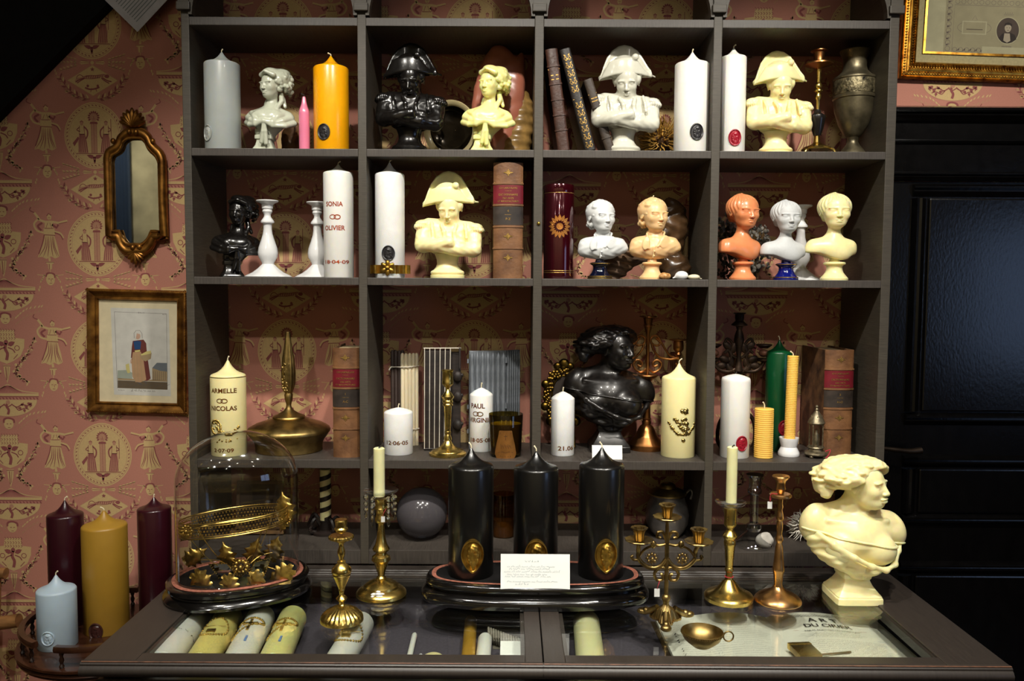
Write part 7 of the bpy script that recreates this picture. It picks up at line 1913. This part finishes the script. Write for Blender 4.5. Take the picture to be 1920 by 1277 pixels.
pm_ = [mat('print_paper', (206, 204, 196), .85), mat('print_line', (88, 80, 74), .9), mat('print_ground', (96, 82, 62), .9), mat('print_hills', (156, 164, 150), .9), mat('print_tan', (160, 138, 104), .9), mat('print_slate', (106, 112, 118), .9), mat('print_maroon', (104, 50, 44), .9), mat('print_buff', (178, 142, 106), .9), mat('print_blue', (34, 70, 116), .9), mat('print_yellow', (202, 190, 120), .9), mat('print_skin', (196, 160, 136), .9)]
artobj('engraving', A, lambda u, v, h: (u * k, -.0031 - .00008 * h, v * k), pm_, pf)
# notice hanging by one corner
c0 = at(258, 60, .195); k2 = sc(.195)
nt_ = empty('paper_notice', c0, 'printed white paper notice hung cornerwise at the upper left', 'paper'); nt_.rotation_euler = (0, -.80, 0)
mk('sheet', box(0, 155 * k2, -.0008, 0, 0, 219 * k2), mat('notice_paper', (196, 196, 204), .85), nt_, smooth=False)
A = Art()
for i in range(34):
    for x0, wd in ((10, 132),): A.line([(12, 14 + i * 5.6), (12 + (125 if i % 7 else 70), 14 + i * 5.6)], 1.5, 0, 1)
artobj('print', A, lambda u, v, h: (u * k2, -.001, v * k2), [inkm], nt_)['kind'] = 'stuff'
# round gallery table
TZ = .70; TC = Vector((-.922, -.03, 0)); TR = .183
mah = mat('mahogany', (66, 38, 24), .25, noise=.3, nscale=14, stretch=(1, 6, 1), coat=.3); mahd = mat('mahogany_dark', (46, 27, 18), .3, noise=.3, coat=.3)
tbl = empty('gallery_table', TC, 'round dark mahogany table with a spindle gallery, left of the counter', 'table')
mk('table_top', lathe([(TR - .035, TZ - .034), (TR - .014, TZ - .030), (TR - .004, TZ - .024), (TR, TZ - .017), (TR - .006, TZ - .012), (TR + .002, TZ - .007), (TR + .002, TZ - .002), (TR - .004, TZ)], 72), mah, tbl)
mk('pedestal', lathe([(.07, .12), (.035, .16), (.028, .25), (.045, .34), (.03, .42), (.022, .55), (.05, .62), (.07, TZ - .034)], 28), mahd, tbl)
for a in (.6, .6 + 2 * PI / 3, .6 + 4 * PI / 3): mk('leg', tube(bez([(.03 * math.cos(a), .03 * math.sin(a), .18), (.09 * math.cos(a), .09 * math.sin(a), .13), (.16 * math.cos(a), .16 * math.sin(a), .016)], 8), .016, 10, taper=lambda t: 1.1 - .35 * t), mahd, tbl)
GR = TR - .012
for a0, a1 in ((2.45, 4.22), (4.55, 5.55), (.55, 1.45), (1.62, 2.2)):
    m_ = 22; pts = [(GR * math.cos(a0 + (a1 - a0) * i / m_), GR * math.sin(a0 + (a1 - a0) * i / m_)) for i in range(m_ + 1)]
    prf = [(-.008, .040), (-.006, .034), (.006, .034), (.008, .040), (.006, .047), (-.006, .047)]; V, F = [], []
    for i, (x, y) in enumerate(pts):
        l = math.hypot(x, y)
        for dr, z in prf: V.append((x * (1 + dr / l), y * (1 + dr / l), TZ + z))
    q = len(prf)
    for i in range(m_):
        for j in range(q): F.append((i * q + j, i * q + (j + 1) % q, (i + 1) * q + (j + 1) % q, (i + 1) * q + j))
    F += [tuple(range(q))[::-1], tuple(m_ * q + j for j in range(q))]
    mk('gallery_rail', (V, F), mah, tbl)
    ns = max(2, int((a1 - a0) / .34))
    for i in range(ns + 1):
        a = a0 + .08 + (a1 - a0 - .16) * i / ns
        mk('spindle', lathe([(.004, TZ), (.0055, TZ + .004), (.003, TZ + .009), (.0052, TZ + .017), (.003, TZ + .025), (.005, TZ + .030), (.004, TZ + .035)], 12), mahd, tbl, loc=(GR * math.cos(a), GR * math.sin(a), 0))
def tcandle(label, cx, hw, yr, ya, Y, m, **kw):
    return candle('pillar_candle', label, cx, hw, yr, ya, Y, TZ, m, **kw)
tcandle('tall burgundy pillar candle behind the blue-grey candle on the round table', 122, 32, 965, 938, .028, W_burg, wick=(.008, .6, .3))
tcandle('fat mustard yellow pillar candle on the round table', 193.5, 40.5, 985, 957, -.002, W_mustard, wick=(.007, -1, 0), seal=(192, 1185, 14, 17), sealm=mat('seal_brown', (58, 30, 26), .35), x=at(198, 1080, -.002).x)
tcandle('tall burgundy pillar candle beside the glass dome', 289, 30.5, 953, 932, .062, W_burg, wick=(.006, .1, 0))
tcandle('short blue-grey pillar candle with a matching seal on the round table', 105.5, 35, 1105, 1078, -.088, W_blue, wick=(.008, .5, 0), seal=(106, 1198, 13, 14), sealm=W_blue)
# wooden chair at the very left
ch_w = mat('chair_pale_wood', (158, 112, 66), .45, noise=.25, nscale=18, stretch=(1, 1, 5))
q = at(36, 1172, .16)
ch = empty('wooden_chair', (q.x - .26, -.02, 0), 'pale wooden armchair of which only an arm shows at the left edge', 'chair')
L0 = Vector((q.x - .26, -.02, 0)); az = q.z
mk('seat', box(-.23, .21, -.20, .20, .41, .44, .008), ch_w, ch, smooth=False)
for x in (-.21, .19):
    mk('leg', tube([(x, -.18, 0), (x, -.18, .41)], .018, 12), ch_w, ch); mk('leg', tube([(x, .18, 0), (x, .18, .41)], .018, 12), ch_w, ch)
mk('arm', tube(bez([(-.24, .18, az + .0), (.0, .18, az - .003), (.18, .18, az + .002), (.26, .18, az + .012)], 8), .017, 12), ch_w, ch)
mk('arm_post', tube([(.19, .18, .44), (.195, .18, az)], .012, 10), ch_w, ch); mk('back_post', tube([(.196, .185, az), (.20, .19, az + .13)], .012, 10), ch_w, ch); mk('back_post', tube([(-.22, .185, .44), (-.22, .19, az + .13)], .012, 10), ch_w, ch)
mk('back_rail', tube([(-.24, .19, az + .13), (.225, .19, az + .13)], .014, 10), ch_w, ch)
# ================================================================== right: framed certificate above the door
gbr = mat('frame_bright_gold', (200, 150, 58), .3, .95, noise=.3, nscale=60, rnoise=.1, dark=(128, 78, 26))
CYc = .232; k = sc(CYc); c0 = at(1682, 148, CYc); CW, CH = 470 * k, 330 * k
an = .03
ce = empty('framed_certificate', (c0.x + CW / 2 * math.cos(an) + CH / 2 * math.sin(an), .2385, c0.z + CH / 2 * math.cos(an) - CW / 2 * math.sin(an)), 'ornate gold-framed engraved certificate with a small portrait above the door', 'picture'); ce.rotation_euler = (0, an, 0)
pr_ = [(0, 0), (0, .016), (2 * k, .020), (4 * k, .016), (5 * k, .018), (11 * k, .019), (12 * k, .021), (15 * k, .022), (16.5 * k, .018), (19 * k, .017), (27 * k, .011), (28 * k, .013), (30 * k, .012), (32 * k, .007), (32 * k, 0)]
frame_rails(ce, CW, CH, pr_, gbr)
rb_ = []
for s in (1, -1):
    nb = int(CW / (5.2 * k))
    for i in range(nb): rb_.append(xf(sphere((0, 0, 0), (1.5 * k, .003, 5 * k), 6, 6), (-CW / 2 + 18 * k + (CW - 36 * k) * i / (nb - 1), -.0150, s * (CH / 2 - 22.5 * k)), (s * .5, 0, 0))); rb_.append(sphere((-CW / 2 + 6 * k + (CW - 12 * k) * i / (nb - 1), -.0195, s * (CH / 2 - 8 * k)), (1.9 * k, .0012, 2.0 * k), 6, 4))
    nb = int(CH / (5.2 * k))
    for i in range(nb): rb_.append(xf(sphere((0, 0, 0), (5 * k, .003, 1.5 * k), 6, 6), (s * (CW / 2 - 22.5 * k), -.0150, -CH / 2 + 18 * k + (CH - 36 * k) * i / (nb - 1)), (0, 0, -s * .5))); rb_.append(sphere((s * (CW / 2 - 8 * k), -.0195, -CH / 2 + 6 * k + (CH - 12 * k) * i / (nb - 1)), (2.0 * k, .0012, 1.9 * k), 6, 4))
mk('ribbing', join(*rb_), gbr, ce)['kind'] = 'stuff'
mk('linen_mount', box(-CW / 2 + 30 * k, CW / 2 - 30 * k, -.006, -.001, -CH / 2 + 30 * k, CH / 2 - 30 * k), mat('mount_linen', (172, 160, 118), .9, noise=.1, nscale=200), ce, smooth=False)
fl = []
x0, x1, z0, z1 = -CW / 2 + 43 * k, CW / 2 - 43 * k, -CH / 2 + 47 * k, CH / 2 - 47 * k
mk('fillet', join(box(x0, x0 + 4 * k, -.010, -.006, z0, z1), box(x1 - 4 * k, x1, -.010, -.006, z0, z1), box(x0 + 4 * k, x1 - 4 * k, -.010, -.006, z0, z0 + 4 * k), box(x0 + 4 * k, x1 - 4 * k, -.010, -.006, z1 - 4 * k, z1)), gbr, ce, smooth=False)
A = Art(); PW, PH = 470, 330
A.poly([(47, 51), (PW - 47, 51), (PW - 47, PH - 51), (47, PH - 51)], 0, 1)
A.poly([(81, 51), (PW - 60, 51), (PW - 60, 160), (81, 160)], 1, 2)
for i in range(9): 
    yy = 58 + i * 11; A.line([(88.5 + 4.5 * math.cos(t), yy + 4.5 * math.sin(t)) for t in [2 * PI * j / 10 for j in range(10)]], .8, 2, 3, closed=True); A.leaf(84, yy + 5, 9, 3, .6, 2, 3)
for i in range(28):
    xx = 102 + i * 11; A.line([(xx + 4 * math.cos(t), 57 + 4 * math.sin(t)) for t in [2 * PI * j / 10 for j in range(10)]], .8, 2, 3, closed=True); A.leaf(xx + 3, 54, 8, 3, .7, 2, 3)
    A.line([(xx + 4 * math.cos(t), 143 + 4 * math.sin(t)) for t in [2 * PI * j / 10 for j in range(10)]], .8, 2, 3, closed=True)
A.line([(97, 51), (97, 137), (PW - 62, 137)], .7, 2, 3)
A.poly([(152, 52), (232, 52), (232, 64), (152, 64)], 0, 4); A.add(scribble(56, 2.2, 9, 2, .5), 164, 56)
for bx0 in (113, 235):
    A.poly([(bx0, 85), (bx0 + 45, 85), (bx0 + 45, 109), (bx0, 109)], 0, 3); A.poly([(bx0 + 2, 87), (bx0 + 43, 87), (bx0 + 43, 107), (bx0 + 2, 107)], 1, 4); A.line([(bx0 + 8, 94), (bx0 + 38, 94)], 1.2, 3, 5)
    A.add(scribble(14, 5, 14, 3, .8), bx0 + 8, 97); A.line([(bx0 + 22.5 + 31 * math.cos(t), 97 + 12 * math.sin(t)) for t in [2 * PI * j / 24 for j in range(24)]], .7, 2, 2.5, closed=True); A.line([(bx0 + 18, 111), (bx0 + 22.5, 119), (bx0 + 27, 111)], .7, 2, 3)
A.ell(197, 94, 22, 24.5, 0, 4, n=36); A.ell(197, 94, 20.5, 23, 3, 5, n=36)
A.poly([(181, 80), (187, 88), (193, 90), (203, 90), (210, 87), (214, 79), (206, 73), (197, 71), (188, 73)], 4, 6); A.poly([(191, 89), (201, 89), (203, 76), (197, 72), (190, 76)], 5, 7)
A.ell(197, 99, 6.2, 8, 5, 7, n=20); A.poly([(190, 101), (191, 107), (197, 109), (204, 106), (204, 101), (200, 104), (194, 104)], 4, 8); A.line([(194, 99), (196, 99)], .9, 4, 8); A.line([(199, 99), (201, 99)], .9, 4, 8); A.line([(195.5, 94.5), (199, 94.5)], .8, 4, 8)
for i in range(9): A.line([(189 + i * 2, 121), (189 + i * 2, 124 + (i % 2) * 3)], .7, 2, 3)
for i in range(7): A.leaf(189 + i * 2.6, 67, 4, 2, -1.57, 2, 3)
cm_ = [mat('cert_paper', (168, 162, 130), .85), mat('cert_tint', (146, 138, 108), .85), mat('cert_line', (116, 104, 92), .9), mat('cert_dark', (74, 62, 54), .9), mat('cert_darker', (48, 40, 36), .9), mat('cert_skin', (162, 150, 128), .9)]
artobj('certificate', A, lambda u, v, h: (-CW / 2 + u * k, -.0062 - .0001 * h, -CH / 2 + v * k), cm_, ce)
